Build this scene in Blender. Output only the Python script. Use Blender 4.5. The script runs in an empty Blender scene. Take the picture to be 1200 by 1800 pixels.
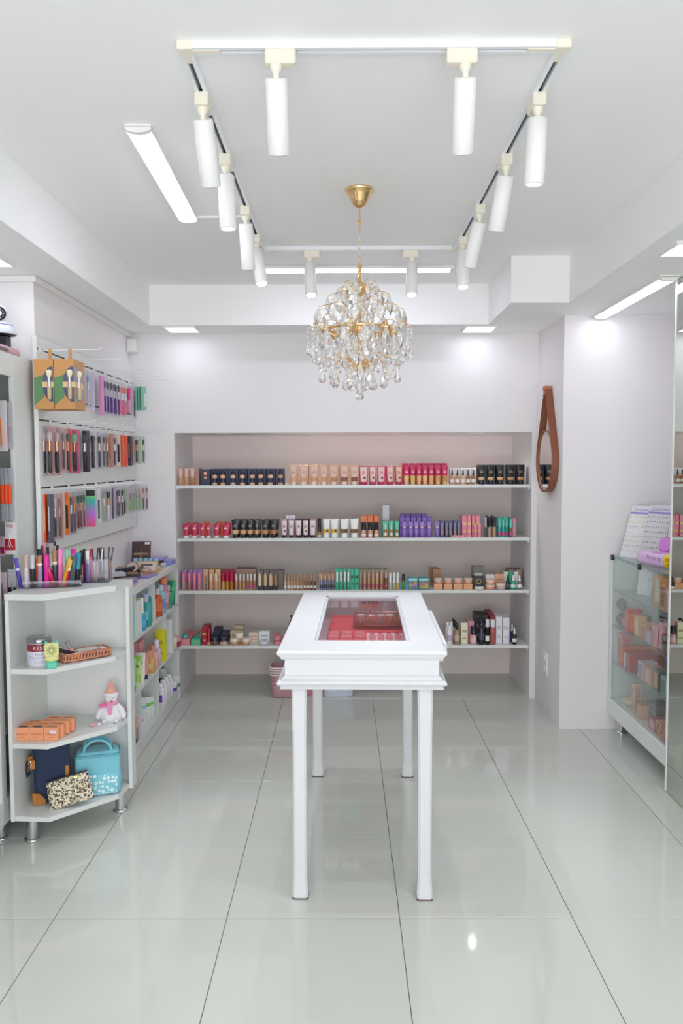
import bpy, bmesh, math, random
from mathutils import Vector, Matrix, Euler
S = bpy.context.scene
COL = S.collection
PI = math.pi
random.seed(7)

# ------------------------------------------------------------------ camera
F_PX, PITCH, YAW, ROLL, CAM_H = 1408.355, 0.061779, 0.0028328, -0.0031527, 1.57891
cf = Vector((-math.sin(YAW)*math.cos(PITCH), math.cos(YAW)*math.cos(PITCH), -math.sin(PITCH)))
cr = Vector((math.cos(YAW), math.sin(YAW), 0)); cu = cr.cross(cf)
CA = cr*math.cos(ROLL)+cu*math.sin(ROLL); CB = -cr*math.sin(ROLL)+cu*math.cos(ROLL)
cam = bpy.data.cameras.new('camera'); camo = bpy.data.objects.new('camera', cam); COL.objects.link(camo)
cam.sensor_fit = 'VERTICAL'; cam.sensor_height = 36; cam.lens = 36*F_PX/1800
cam.clip_start = 0.02; cam.clip_end = 60
m = Matrix.Identity(4)
for i in range(3):
    m[i][0] = CA[i]; m[i][1] = CB[i]; m[i][2] = -cf[i]
m[2][3] = CAM_H
camo.matrix_world = m
S.camera = camo
S.cycles.diffuse_bounces = 8; S.cycles.max_bounces = 16; S.cycles.transparent_max_bounces = 24

def px_x(px, y, z):
    """x of the point at depth y and height z that falls in column px of the photograph"""
    u = (px-600)/F_PX
    return -(y*(CA[1]-u*cf[1])+(z-CAM_H)*(CA[2]-u*cf[2]))/(CA[0]-u*cf[0])

def px_y(px, x, z):
    """depth of the point at x and height z that falls in column px of the photograph"""
    u = (px-600)/F_PX
    return -(x*(CA[0]-u*cf[0])+(z-CAM_H)*(CA[2]-u*cf[2]))/(CA[1]-u*cf[1])

# ------------------------------------------------------------------ light and exposure
S.view_settings.view_transform = 'Standard'; S.view_settings.look = 'None'
S.view_settings.exposure = 0.0; S.view_settings.gamma = 1; S.view_settings.use_curve_mapping = False
W = bpy.data.worlds.new('daylight'); S.world = W; W.use_nodes = True
W.node_tree.nodes['Background'].inputs[0].default_value = (0.94, 0.96, 1.0, 1)
W.node_tree.nodes['Background'].inputs[1].default_value = 1.0

def area(name, loc, rot, sx, sy, power, col=(1, 1, 1), spread=180):
    l = bpy.data.lights.new(name, 'AREA'); l.shape = 'RECTANGLE'; l.size = sx; l.size_y = sy
    l.energy = power; l.color = col; l.spread = math.radians(spread)
    o = bpy.data.objects.new(name, l); o.location = loc; o.rotation_euler = rot; COL.objects.link(o)
    return o
# added fill light behind the camera, tilted up to brighten the ceiling
FRONT_FILL = area('added_front_fill', (0.0, -2.1, 1.1), (math.radians(116), 0, 0), 3.2, 1.8, 98, (0.955, 0.975, 1.0))
LED = (0.90, 0.94, 1.0)
BATTEN_E, PANEL_E, SPOT_E = 15.0, 8.0, 8.0

# ------------------------------------------------------------------ materials
MATS = {}
def lin(c):
    if isinstance(c, str):
        c = c.lstrip('#'); c = tuple(int(c[i:i+2], 16)/255 for i in (0, 2, 4))
    return tuple((v/12.92 if v <= 0.04045 else ((v+0.055)/1.055)**2.4) for v in c)
def mat(col, rough=0.5, metal=0.0, kind='plain', spec=0.5, emit=0.0, coat=0.0, trans=0.0):
    key = (str(col), rough, metal, kind, spec, emit, coat, trans)
    if key in MATS: return MATS[key]
    M = bpy.data.materials.new('%s_%s' % (kind, str(col).lstrip('#'))); M.use_nodes = True
    nt = M.node_tree; N = nt.nodes; L = nt.links
    b = N['Principled BSDF']; c = lin(col)
    b.inputs['Base Color'].default_value = (*c, 1); b.inputs['Roughness'].default_value = rough
    b.inputs['Metallic'].default_value = metal; b.inputs['Specular IOR Level'].default_value = spec
    b.inputs['Coat Weight'].default_value = coat
    def noise(scale, detail=4, coord='Object'):
        t = N.new('ShaderNodeTexCoord'); n = N.new('ShaderNodeTexNoise'); n.inputs['Scale'].default_value = scale
        n.inputs['Detail'].default_value = detail; L.new(t.outputs[coord], n.inputs['Vector']); return n
    def vary(n, amt, sock='Base Color'):
        r = N.new('ShaderNodeMix'); r.data_type = 'RGBA'
        r.inputs[6].default_value = (*[v*(1-amt) for v in c], 1); r.inputs[7].default_value = (*[min(1, v*(1+amt)) for v in c], 1)
        L.new(n.outputs['Fac'], r.inputs[0]); L.new(r.outputs[2], b.inputs[sock])
    def bump(n, st, dist=0.002):
        u = N.new('ShaderNodeBump'); u.inputs['Strength'].default_value = st; u.inputs['Distance'].default_value = dist
        L.new(n.outputs['Fac'], u.inputs['Height']); L.new(u.outputs[0], b.inputs['Normal'])
    if kind == 'paint':
        n = noise(1.3, 3); vary(n, 0.012); bump(noise(90, 3), 0.12, 0.0008)
    elif kind == 'tile':
        n = noise(2.6, 5); vary(n, 0.02)
    elif kind == 'laminate':
        n = noise(3, 3); vary(n, 0.012)
    elif kind == 'cloth':
        n = noise(420, 2); vary(n, 0.18); bump(n, 0.4, 0.0008)
        b.inputs['Sheen Weight'].default_value = 0.25
    elif kind == 'fluff':
        n = noise(260, 4); vary(n, 0.10); bump(n, 0.9, 0.004); b.inputs['Sheen Weight'].default_value = 0.5
    elif kind == 'leather':
        n = noise(60, 5); vary(n, 0.15); bump(noise(300, 3), 0.25, 0.0008)
    elif kind == 'clear':            # thin clear plastic or pane: see-through with a sheen
        t = N.new('ShaderNodeBsdfTransparent'); g = N.new('ShaderNodeBsdfGlossy'); x = N.new('ShaderNodeMixShader')
        f = N.new('ShaderNodeFresnel'); f.inputs[0].default_value = 1.45
        t.inputs[0].default_value = (*c, 1); g.inputs['Roughness'].default_value = rough
        mm = N.new('ShaderNodeMath'); mm.operation = 'MULTIPLY_ADD'; mm.inputs[1].default_value = 0.9; mm.inputs[2].default_value = trans
        ge = N.new('ShaderNodeNewGeometry'); fr = N.new('ShaderNodeMix'); fr.data_type = 'FLOAT'
        L.new(ge.outputs['Backfacing'], fr.inputs[0]); L.new(f.outputs[0], fr.inputs[2]); fr.inputs[3].default_value = 0.03
        L.new(fr.outputs[0], mm.inputs[0]); L.new(mm.outputs[0], x.inputs[0]); L.new(t.outputs[0], x.inputs[1]); L.new(g.outputs[0], x.inputs[2])
        L.new(x.outputs[0], N['Material Output'].inputs['Surface'])
    elif kind == 'crystal':
        b.inputs['Transmission Weight'].default_value = 0.82; b.inputs['IOR'].default_value = 1.55; b.inputs['Roughness'].default_value = 0.0
    elif kind == 'glassy':           # tinted see-through bottle
        b.inputs['Transmission Weight'].default_value = 0.55; b.inputs['IOR'].default_value = 1.35
    elif kind == 'emit':
        b.inputs['Emission Color'].default_value = (*c, 1); b.inputs['Emission Strength'].default_value = emit
    elif kind == 'leopard':
        t = N.new('ShaderNodeTexCoord'); v = N.new('ShaderNodeTexVoronoi'); v.feature = 'F1'; v.inputs['Scale'].default_value = 88
        nz = N.new('ShaderNodeTexNoise'); nz.inputs['Scale'].default_value = 90
        ad = N.new('ShaderNodeMix'); ad.data_type = 'RGBA'; ad.blend_type = 'LINEAR_LIGHT'; ad.inputs[0].default_value = 0.018
        L.new(t.outputs['Object'], ad.inputs[6]); L.new(nz.outputs['Color'], ad.inputs[7]); L.new(t.outputs['Object'], nz.inputs['Vector'])
        L.new(ad.outputs[2], v.inputs['Vector'])
        r = N.new('ShaderNodeValToRGB'); e = r.color_ramp.elements; r.color_ramp.interpolation = 'CONSTANT'
        e[0].position = 0; e[0].color = (*lin('#b59a72'), 1); e[1].position = 0.24; e[1].color = (*lin('#15141a'), 1)
        k = e.new(0.50); k.color = (*c, 1)
        L.new(v.outputs['Distance'], r.inputs[0]); L.new(r.outputs[0], b.inputs['Base Color'])
    elif kind == 'daisy':
        t = N.new('ShaderNodeTexCoord'); v = N.new('ShaderNodeTexVoronoi'); v.inputs['Scale'].default_value = 62; v.inputs['Randomness'].default_value = 0.5
        L.new(t.outputs['Object'], v.inputs['Vector'])
        r = N.new('ShaderNodeValToRGB'); e = r.color_ramp.elements; r.color_ramp.interpolation = 'CONSTANT'
        e[0].position = 0; e[0].color = (*c, 1); e[1].position = 0.15; e[1].color = (*lin('#e4f2f6'), 1)
        k = e.new(0.42); k.color = (*c, 1)
        L.new(v.outputs['Distance'], r.inputs[0]); L.new(r.outputs[0], b.inputs['Base Color'])
    elif kind == 'rainbow':
        t = N.new('ShaderNodeTexCoord'); s = N.new('ShaderNodeSeparateXYZ'); L.new(t.outputs['Generated'], s.inputs[0])
        r = N.new('ShaderNodeValToRGB'); e = r.color_ramp.elements
        e[0].position = 0; e[0].color = (*lin('#f0557a'), 1); e[1].position = 1; e[1].color = (*lin('#b9d84c'), 1)
        for p_, q in ((0.35, '#c07ad8'), (0.7, '#35b8a8')):
            k = e.new(p_); k.color = (*lin(q), 1)
        L.new(s.outputs['Z'], r.inputs[0]); L.new(r.outputs[0], b.inputs['Base Color'])
    elif kind == 'shimmer':
        n = noise(500, 2); vary(n, 0.5)
    MATS[key] = M
    return M

WALL = mat('#eae7e8', 0.75, kind='paint', spec=0.25)
WALL_IN = mat('#efe4e1', 0.8, kind='paint', spec=0.2)
CEIL = mat('#f5f5f5', 0.8, kind='paint', spec=0.2)
LAM = mat('#dde0de', 0.38, kind='laminate')
TABLEW = mat('#dbdcdf', 0.3, kind='laminate')
TILE = mat('#cdd0c9', 0.05, kind='tile', spec=0.55)
GROUT = mat('#6d6a60', 0.8)
CHROME = mat('#d8dade', 0.12, 1.0)
GOLD = mat('#f2cd98', 0.14, 1.0)
GLASS = mat('#fafdfc', 0.01, kind='clear', trans=0.03)
ACRYL = mat('#f1f1f6', 0.12, kind='clear', trans=0.01)
FILM = mat('#f6f4f8', 0.18, kind='clear', trans=0.02)
EDGE = mat('#4f8a80', 0.2)
WHITEP = mat('#ecebe8', 0.4)
CREAM = mat('#ece7d6', 0.45)
BLACK = mat('#17161a', 0.35)
MIRROR = mat('#d3dbd2', 0.0, 1.0)

# ------------------------------------------------------------------ mesh builder
class MB:
    def __init__(s): s.v = []; s.f = []; s.m = []; s.sm = []
    def add(s, vs, fs, mi=0, smooth=False, T=None):
        o = len(s.v)
        s.v += [tuple(T @ Vector(v)) if T else tuple(v) for v in vs]
        s.f += [tuple(i+o for i in f) for f in fs]; s.m += [mi]*len(fs); s.sm += [smooth]*len(fs)
        return s
    def box(s, x0, y0, z0, x1, y1, z1, mi=0, T=None):
        v = [(x0,y0,z0),(x1,y0,z0),(x1,y1,z0),(x0,y1,z0),(x0,y0,z1),(x1,y0,z1),(x1,y1,z1),(x0,y1,z1)]
        return s.add(v, [(0,3,2,1),(4,5,6,7),(0,1,5,4),(1,2,6,5),(2,3,7,6),(3,0,4,7)], mi, T=T)
    def bbox(s, x0, y0, z0, x1, y1, z1, b=0.003, mi=0, T=None):
        """box with chamfered edges"""
        b = min(b, (x1-x0)/2.2, (y1-y0)/2.2, (z1-z0)/2.2)
        vs = []; X = (x0, x1); Y = (y0, y1); Z = (z0, z1)
        idx = {}
        for i in (0, 1):
            for j in (0, 1):
                for k in (0, 1):
                    for a in range(3):
                        p = [X[i]+(b if i == 0 else -b), Y[j]+(b if j == 0 else -b), Z[k]+(b if k == 0 else -b)]
                        p[a] = (X, Y, Z)[a][(i, j, k)[a]]
                        idx[(i, j, k, a)] = len(vs); vs.append(p)
        fs = []
        c = Vector(((x0+x1)/2, (y0+y1)/2, (z0+z1)/2))
        def put(f):
            P = [Vector(vs[i]) for i in f]; n = (P[1]-P[0]).cross(P[2]-P[1]); mid = sum(P, Vector())/len(P)
            fs.append(tuple(f) if n.dot(mid-c) > 0 else tuple(reversed(f)))
        for a in range(3):
            o = [q for q in range(3) if q != a]
            for sd in (0, 1):
                f = []
                for (p, q) in ((0,0),(1,0),(1,1),(0,1)):
                    t = [0,0,0]; t[a] = sd; t[o[0]] = p; t[o[1]] = q; f.append(idx[(*t, a)])
                put(f)
            for p in (0, 1):
                for q in (0, 1):
                    t0 = [0,0,0]; t0[o[0]] = p; t0[o[1]] = q; t1 = list(t0); t1[a] = 1
                    put([idx[(*t0, o[0])], idx[(*t0, o[1])], idx[(*t1, o[1])], idx[(*t1, o[0])]])
        for i in (0, 1):
            for j in (0, 1):
                for k in (0, 1): put([idx[(i, j, k, a)] for a in range(3)])
        return s.add(vs, fs, mi, T=T)
    def lathe(s, prof, n=16, mi=0, smooth=True, T=None, cols=None, cap=True, sx=1.0, sy=1.0):
        vs = []; fs = []; ms = []
        for r, z in prof:
            for k in range(n):
                a = 2*PI*k/n; vs.append((r*math.cos(a)*sx, r*math.sin(a)*sy, z))
        for i in range(len(prof)-1):
            for k in range(n):
                fs.append((i*n+k, i*n+(k+1) % n, (i+1)*n+(k+1) % n, (i+1)*n+k)); ms.append(cols[i] if cols else mi)
        base = len(s.f)
        s.add(vs, fs, mi, smooth, T)
        for q, c in enumerate(ms): s.m[base+q] = c
        if cap:
            o = len(prof)-1
            s.add([vs[k] for k in range(n)], [tuple(reversed(range(n)))], ms[0], False, T)
            s.add([vs[o*n+k] for k in range(n)], [tuple(range(n))], ms[-1], False, T)
        return s
    def cyl(s, p, q, r, n=12, mi=0, r2=None, smooth=True, cap=True):
        p = Vector(p); q = Vector(q); d = q-p; L_ = d.length
        if L_ < 1e-7: return s
        T = Matrix.Translation(p) @ d.to_track_quat('Z', 'Y').to_matrix().to_4x4()
        return s.lathe([(r, 0), (r if r2 is None else r2, L_)], n, mi, smooth, T, cap=cap)
    def tube(s, pts, r, n=8, mi=0, closed=False):
        pts = [Vector(p) for p in pts]; N = len(pts); vs = []; up = None
        for i, p in enumerate(pts):
            if closed: d = pts[(i+1) % N]-pts[i-1]
            else: d = pts[min(i+1, N-1)]-pts[max(i-1, 0)]
            d.normalize()
            if up is None: up = Vector((0, 0, 1)) if abs(d.z) < 0.9 else Vector((1, 0, 0))
            a = d.cross(up)
            if a.length < 1e-5: a = d.cross(Vector((0.3, 1, 0.1)))
            a.normalize(); b = a.cross(d); up = b
            rr = r[i] if isinstance(r, (list, tuple)) else r
            for k in range(n):
                t = 2*PI*k/n; vs.append(p+a*rr*math.cos(t)+b*rr*math.sin(t))
        fs = []
        for i in range(N if closed else N-1):
            for k in range(n):
                j = (i+1) % N; fs.append((i*n+k, j*n+k, j*n+(k+1) % n, i*n+(k+1) % n))
        s.add(vs, fs, mi, True)
        if not closed:
            s.add(vs[:n], [tuple(range(n))], mi); s.add(vs[-n:], [tuple(reversed(range(n)))], mi)
        return s
    def prism(s, poly, z0, z1, mi=0, T=None):
        n = len(poly)
        ar = sum(poly[i][0]*poly[(i+1) % n][1]-poly[(i+1) % n][0]*poly[i][1] for i in range(n))
        if ar < 0: poly = list(reversed(poly))
        vs = [(x, y, z0) for x, y in poly]+[(x, y, z1) for x, y in poly]
        fs = [tuple(reversed(range(n))), tuple(range(n, 2*n))]+[(i, (i+1) % n, n+(i+1) % n, n+i) for i in range(n)]
        return s.add(vs, fs, mi, T=T)
    def loft(s, secs, n=16, cols=None, smooth=True, T=None, p=2.4):
        """secs: (z, half width, half depth[, cx, cy]); super-ellipse sections"""
        vs = []; fs = []; ms = []
        for sc in secs:
            z, a, b = sc[:3]; cx, cy = sc[3:5] if len(sc) > 3 else (0, 0)
            for k in range(n):
                t = 2*PI*k/n; c, q = math.cos(t), math.sin(t)
                vs.append((cx+a*math.copysign(abs(c)**(2/p), c), cy+b*math.copysign(abs(q)**(2/p), q), z))
        for i in range(len(secs)-1):
            for k in range(n):
                fs.append((i*n+k, i*n+(k+1) % n, (i+1)*n+(k+1) % n, (i+1)*n+k)); ms.append(cols[i] if cols else 0)
        base = len(s.f); s.add(vs, fs, 0, smooth, T)
        for q, c in enumerate(ms): s.m[base+q] = c
        s.add([vs[k] for k in range(n)], [tuple(reversed(range(n)))], ms[0], False, T)
        o = len(secs)-1; s.add([vs[o*n+k] for k in range(n)], [tuple(range(n))], ms[-1], False, T)
        return s
    def mesh(s, name, mats):
        me = bpy.data.meshes.new(name); me.from_pydata(s.v, [], s.f)
        for m_ in (mats if isinstance(mats, (list, tuple)) else [mats]): me.materials.append(m_)
        me.polygons.foreach_set('material_index', s.m); me.polygons.foreach_set('use_smooth', s.sm)
        me.update(); return me

def put(name, me, parent=None, loc=(0, 0, 0), rot=(0, 0, 0), scale=None, **pr):
    o = bpy.data.objects.new(name, me); COL.objects.link(o)
    o.location = loc; o.rotation_euler = rot
    if scale: o.scale = scale
    if parent: o.parent = parent
    for k, v in pr.items(): o[k] = v
    return o
def thing(name, label, cat, loc=(0, 0, 0), rz=0, group=None, rot=None):
    pr = {'label': label, 'category': cat}
    if group: pr['group'] = group
    return put(name, None, None, loc, rot or (0, 0, rz), **pr)
def part(name, mb, mats, parent, loc=(0, 0, 0), rot=(0, 0, 0), **pr):
    return put(name, mb.mesh(name, mats), parent, loc, rot, **pr)
def struct(name, mb, mats, parent=None):
    return put(name, mb.mesh(name, mats), parent, **({} if parent else {'kind': 'structure'}))
ORD = ['first', 'second', 'third', 'fourth', 'fifth', 'sixth', 'seventh', 'eighth', 'ninth', 'tenth', 'eleventh', 'twelfth']
def text(name, s_, size, parent, loc, rot, m_, depth=0.0002, align='CENTER', shear=0.0):
    cu_ = bpy.data.curves.new(name, 'FONT'); cu_.body = s_; cu_.size = size; cu_.align_x = align; cu_.align_y = 'CENTER'
    cu_.extrude = depth; cu_.resolution_u = 2; cu_.shear = shear
    o = bpy.data.objects.new(name, cu_); COL.objects.link(o)
    bpy.context.view_layer.update()
    me = bpy.data.meshes.new_from_object(o.evaluated_get(bpy.context.evaluated_depsgraph_get()))
    bpy.data.objects.remove(o); me.materials.clear(); me.materials.append(m_)
    return put(name, me, parent, loc, rot)

# ------------------------------------------------------------------ room shell
XL, YB, YP = -1.388, 5.275, 4.662          # left wall, back wall face, pillar face
ZC, ZS = 2.66, 2.417                       # ceiling, soffits
AX0, AX1, AY, AZ = -1.11, 1.235, 5.91, 1.775   # alcove
XR, YF = 1.98, -2.3
XP = 1.27
fl = struct('floor', MB().box(-2.3, YF, -0.06, XR+0.1, 6.1, -0.0022), GROUT)
tx0, ty0, ts = -1.01054, 2.68866, 0.6
g = 0.0013
tile_me = MB().bbox(g, g, -0.012, ts-g, ts-g, 0.0, 0.0012).mesh('tile', TILE)
for i in range(-3, 5):
    for j in range(-8, 5):
        x = tx0+ts*i; y = ty0+ts*j
        if y > 5.2 or x > XR or x < -2.2: continue
        x1 = min(x+ts, XR); y1 = min(y+ts, YB+0.005)
        x0 = x
        if x1-x0 < 0.03: continue
        if (i, j) and x1 == x+ts and y1 == y+ts: put('tile', tile_me, fl, (x, y, 0))
        else: part('tile', MB().bbox(x0+g, y+g, -0.012, x1-g, y1-g, 0.0, 0.0012), TILE, fl)
part('tile', MB().bbox(AX0-0.05, YB+0.006, -0.012, AX1+0.03, AY+0.02, 0.0, 0.0012), TILE, fl)

struct('wall_left', MB().box(XL-0.5, 3.645, 0, XL, 6.05, ZC), WALL)
struct('wall_left_front', MB().box(-2.3, YF, 0, -2.05, 3.645, ZC).box(-2.05, 3.645, 0, XL-0.5, 3.8, ZC), WALL)
struct('wall_back', MB().box(XL, YB, 0, AX0, 6.05, ZC).box(AX1, YB, 0, XP, 6.05, ZC).box(AX0, YB, AZ, AX1, 6.05, ZC), WALL)
struct('wall_alcove_back', MB().box(AX0, AY, 0, AX1, 6.05, AZ), WALL_IN)
struct('wall_pillar', MB().box(XP, YP, 0, XR+0.1, 6.05, ZC), WALL)
struct('wall_right', MB().box(XR, YF, 0, XR+0.1, YP, ZC), WALL)
struct('wall_front', MB().box(-2.05, YF, 2.45, XR, YF+0.1, ZC).box(-2.05, YF, 0, -1.7, YF+0.1, 2.45).box(1.65, YF, 0, XR, YF+0.1, 2.45), WALL)
struct('ceiling', MB().box(-2.3, YF, ZC, XR+0.1, 6.1, ZC+0.08), CEIL)
BX, BY, NX = -1.18, 4.946, 0.885
struct('trim_1', MB().prism([(-2.05, YF), (BX, YF), (BX, BY), (NX, BY), (NX, 4.29), (1.193, 4.29), (1.193, YF), (XR, YF), (XR, YP), (XP, YP), (XP, YB), (XL, YB), (XL, 3.645), (-2.05, 3.645)], ZS, ZC), CEIL)
# white cable trunking run under the soffit, with its junction box
tr = struct('trim_2', MB().bbox(XL, 3.629, ZS-0.028, XL+0.016, 5.23, ZS-0.001, 0.002), WHITEP)
part('return_run', MB().bbox(-2.04, 3.629, ZS-0.028, XL, 3.645, ZS-0.001, 0.002), WHITEP, tr)
part('cover', MB().bbox(XL+0.016, 3.69, ZS-0.024, XL+0.019, 5.23, ZS-0.005, 0.001), WHITEP, tr)

def socket(name, label, cat, loc, rot, w, h):
    t = thing(name, label, cat, loc, rot=rot)
    part('cover', MB().bbox(-w/2, -0.012, -h/2, w/2, 0, h/2, 0.003), WHITEP, t)
    return t
jb = thing('junction_box', 'small white plastic junction box high in the back left corner', 'box', (XL+0.028, YB-0.05, 2.32))
part('body', MB().bbox(-0.028, -0.04, -0.03, 0.028, 0.05, 0.055, 0.004), WHITEP, jb)
part('cover', MB().bbox(-0.024, -0.044, -0.026, 0.024, -0.04, 0.051, 0.002), WHITEP, jb)
sk = thing('wall_socket', 'white double power socket low on the pillar side', 'socket', (XP, 4.985, 0.315), rot=(0, 0, -PI/2))
part('plate', MB().bbox(-0.055, -0.01, -0.07, 0.055, 0, 0.07, 0.003), WHITEP, sk)
for zz in (-0.035, 0.035):
    o = part('outlet', MB().lathe([(0.024, 0), (0.024, 0.004), (0.02, 0.004), (0.02, 0.0015)], 16, T=Matrix.Rotation(PI/2, 4, 'X')), WHITEP, sk, (0, -0.01, zz))
    part('pin_hole', MB().box(-0.009, -0.0042, -0.002, -0.005, -0.003, 0.002).box(0.005, -0.0042, -0.002, 0.009, -0.003, 0.002).box(-0.002, -0.0042, -0.008, 0.002, -0.003, -0.004), BLACK, o)

# ------------------------------------------------------------------ alcove shelves and downlights
SH = [1.430, 1.078, 0.727, 0.355]
for k, z in enumerate(SH):
    t = thing('wall_shelf', ['top', 'second highest', 'third highest', 'lowest'][k]+' white board shelf in the back wall alcove', 'shelf', (0, YB+0.02, z), group='alcove board shelves')
    part('board', MB().bbox(AX0+0.002, 0, -0.02, AX1-0.002, AY-YB-0.022, 0, 0.0015), LAM, t)
    part('bracket', MB().bbox(AX0+0.002, 0.02, -0.034, AX0+0.014, 0.3, -0.02, 0.002), WHITEP, t)
    part('bracket', MB().bbox(AX1-0.014, 0.02, -0.034, AX1-0.002, 0.3, -0.02, 0.002), WHITEP, t)
for k, p in enumerate((392, 537, 692, 836)):
    x = px_x(p, 5.40, AZ)
    t = thing('recessed_downlight', '%s from the left of four round recessed lights in the alcove ceiling' % ORD[k], 'light', (x, 5.40, AZ), group='alcove recessed lights')
    part('bezel', MB().lathe([(0.048, 0), (0.048, -0.004), (0.038, -0.006), (0.036, -0.001)], 20, cap=False), WHITEP, t)
    part('lens', MB().lathe([(0.036, -0.001), (0.036, -0.0005)], 20), mat('#f2f4f8', 0.4, kind='emit', emit=2.0 if k else 0.3), t)
    if k == 0: continue
    l = bpy.data.lights.new('downlight_beam', 'SPOT'); l.energy = 4.0; l.spot_size = math.radians(150); l.spot_blend = 0.9; l.color = (1.0, 0.97, 0.955); l.shadow_soft_size = 0.010
    lo = bpy.data.objects.new('downlight_beam', l); COL.objects.link(lo); lo.parent = t; lo.location = (0, 0, -0.01)

# ------------------------------------------------------------------ LED fittings
def batten(label, x, y, z, L_, rz=0, on=BATTEN_E):
    t = thing('led_batten', label, 'light', (x, y, z), rz, group='LED battens')
    w = 0.038
    arc = [(-w, 0)]+[(-w*math.cos(a), -0.008-0.011*math.sin(a)) for a in [PI*k/8 for k in range(9)]]+[(w, 0)]
    Ty = Matrix.Rotation(PI/2, 4, 'X') @ Matrix.Rotation(0, 4, 'Z')
    part('housing', MB().box(-w-0.004, -L_/2, -0.008, w+0.004, L_/2, 0).box(-w-0.004, -L_/2, -0.016, -w-0.0005, L_/2, -0.008).box(w+0.0005, -L_/2, -0.016, w+0.004, L_/2, -0.008), WHITEP, t)
    n = len(arc)
    lens = MB(); vs = [(a, -L_/2+0.02, b-0.006) for a, b in arc]+[(a, L_/2-0.02, b-0.006) for a, b in arc]
    lens.add(vs, [(i, i+1, n+i+1, n+i) for i in range(n-1)], 0, True)
    part('diffuser', lens, mat('#f1f3ff', 0.4, kind='emit', emit=on), t)
    for s_ in (-1, 1):
        vs = [(a*1.04, s_*(L_/2), b*1.04-0.006) for a, b in arc]+[(a*1.04, s_*(L_/2-0.021), b*1.04-0.006) for a, b in arc]
        part('end_cap', MB().add(vs, [tuple(range(n)), tuple(range(n, 2*n))]+[(i, i+1, n+i+1, n+i) for i in range(n-1)]), WHITEP, t)
    return t
batten('lit LED batten on the ceiling left of the track lights', -0.668, 3.125, ZC, 0.99, math.radians(1.5))
batten('lit LED batten across the ceiling behind the chandelier', 0.078, 4.53, ZC, 1.07, PI/2)
batten('lit LED batten under the right soffit above the glass case', 1.47, 4.16, ZS, 0.98, on=10)
cd = thing('cable_conduit', 'thin white conduit joining the left batten to the track', 'conduit', (-0.52, 3.58, ZC))
part('duct', MB().bbox(-0.12, -0.006, -0.012, 0.10, 0.006, 0, 0.002), WHITEP, cd)
def panel(label, x, y, z, s_=0.19):
    t = thing('square_led_light', label, 'light', (x, y, z), group='square LED panels')
    h = s_/2
    part('frame', MB().add([(sx_*e_, sy_*e_, z_) for e_, z_ in ((h, 0), (h, -0.012), (h-0.012, -0.012), (h-0.012, -0.002)) for sx_, sy_ in ((-1, -1), (1, -1), (1, 1), (-1, 1))], [(i*4+k, i*4+(k+1) % 4, (i+1)*4+(k+1) % 4, (i+1)*4+k) for i in range(3) for k in range(4)]), WHITEP, t)
    part('diffuser', MB().box(-h+0.012, -h+0.012, -0.009, h-0.012, h-0.012, -0.002), mat('#eef1ff', 0.4, kind='emit', emit=PANEL_E), t)
panel('square LED panel under the beam above the hanging brush packs', -1.005, 5.055, ZS, 0.2)
panel('square LED panel under the beam near the round mirror', 0.85, 5.09, ZS, 0.2)
panel('square LED panel under the right soffit, cut by the picture edge', 1.37, 3.21, ZS, 0.2)
panel('square LED panel under the left soffit above the tall cabinet', -1.48, 3.34, ZS, 0.2)

# ------------------------------------------------------------------ lighting track and spots
TX0, TX1, TY0, TY1 = -0.405, 0.567, 2.14, 4.10
trk = thing('lighting_track', 'white rectangular lighting track loop on the ceiling', 'track', (0, 0, ZC))
def rail(x0, y0, x1, y1):
    w = 0.0175; mb = MB(); dk = MB()
    if y0 == y1:
        mb.box(x0, y0-w, -0.004, x1, y0+w, 0); mb.box(x0, y0-w, -0.02, x1, y0-0.006, -0.004); mb.box(x0, y0+0.006, -0.02, x1, y0+w, -0.004)
        dk.box(x0, y0-0.006, -0.008, x1, y0+0.006, -0.004)
    else:
        mb.box(x0-w, y0, -0.004, x0+w, y1, 0); mb.box(x0-w, y0, -0.02, x0-0.006, y1, -0.004); mb.box(x0+0.006, y0, -0.02, x0+w, y1, -0.004)
        dk.box(x0-0.006, y0, -0.008, x0+0.006, y1, -0.004)
    r = part('rail', mb, mat('#eef0f4', 0.3), trk); part('groove', dk, mat('#55555f', 0.5), r)
rail(TX0+0.02, TY0, TX1-0.02, TY0); rail(TX0+0.02, TY1, TX1-0.02, TY1); rail(TX0, TY0+0.02, TX0, TY1-0.02); rail(TX1, TY0+0.02, TX1, TY1-0.02)
for x, sx in ((TX0, 1), (TX1, -1)):
    for y, sy in ((TY0, 1), (TY1, -1)):
        mb = MB().bbox(-0.02, -0.02, -0.022, 0.02, 0.02, 0, 0.002)
        mb.bbox(min(0, sx*0.09), -0.009, -0.0215, max(0, sx*0.09), 0.009, -0.004, 0.001); mb.bbox(-0.009, min(0, sy*0.06), -0.0215, 0.009, max(0, sy*0.06), -0.004, 0.001)
        part('corner_joint', mb, CREAM, trk, (x, y, 0))
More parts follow.
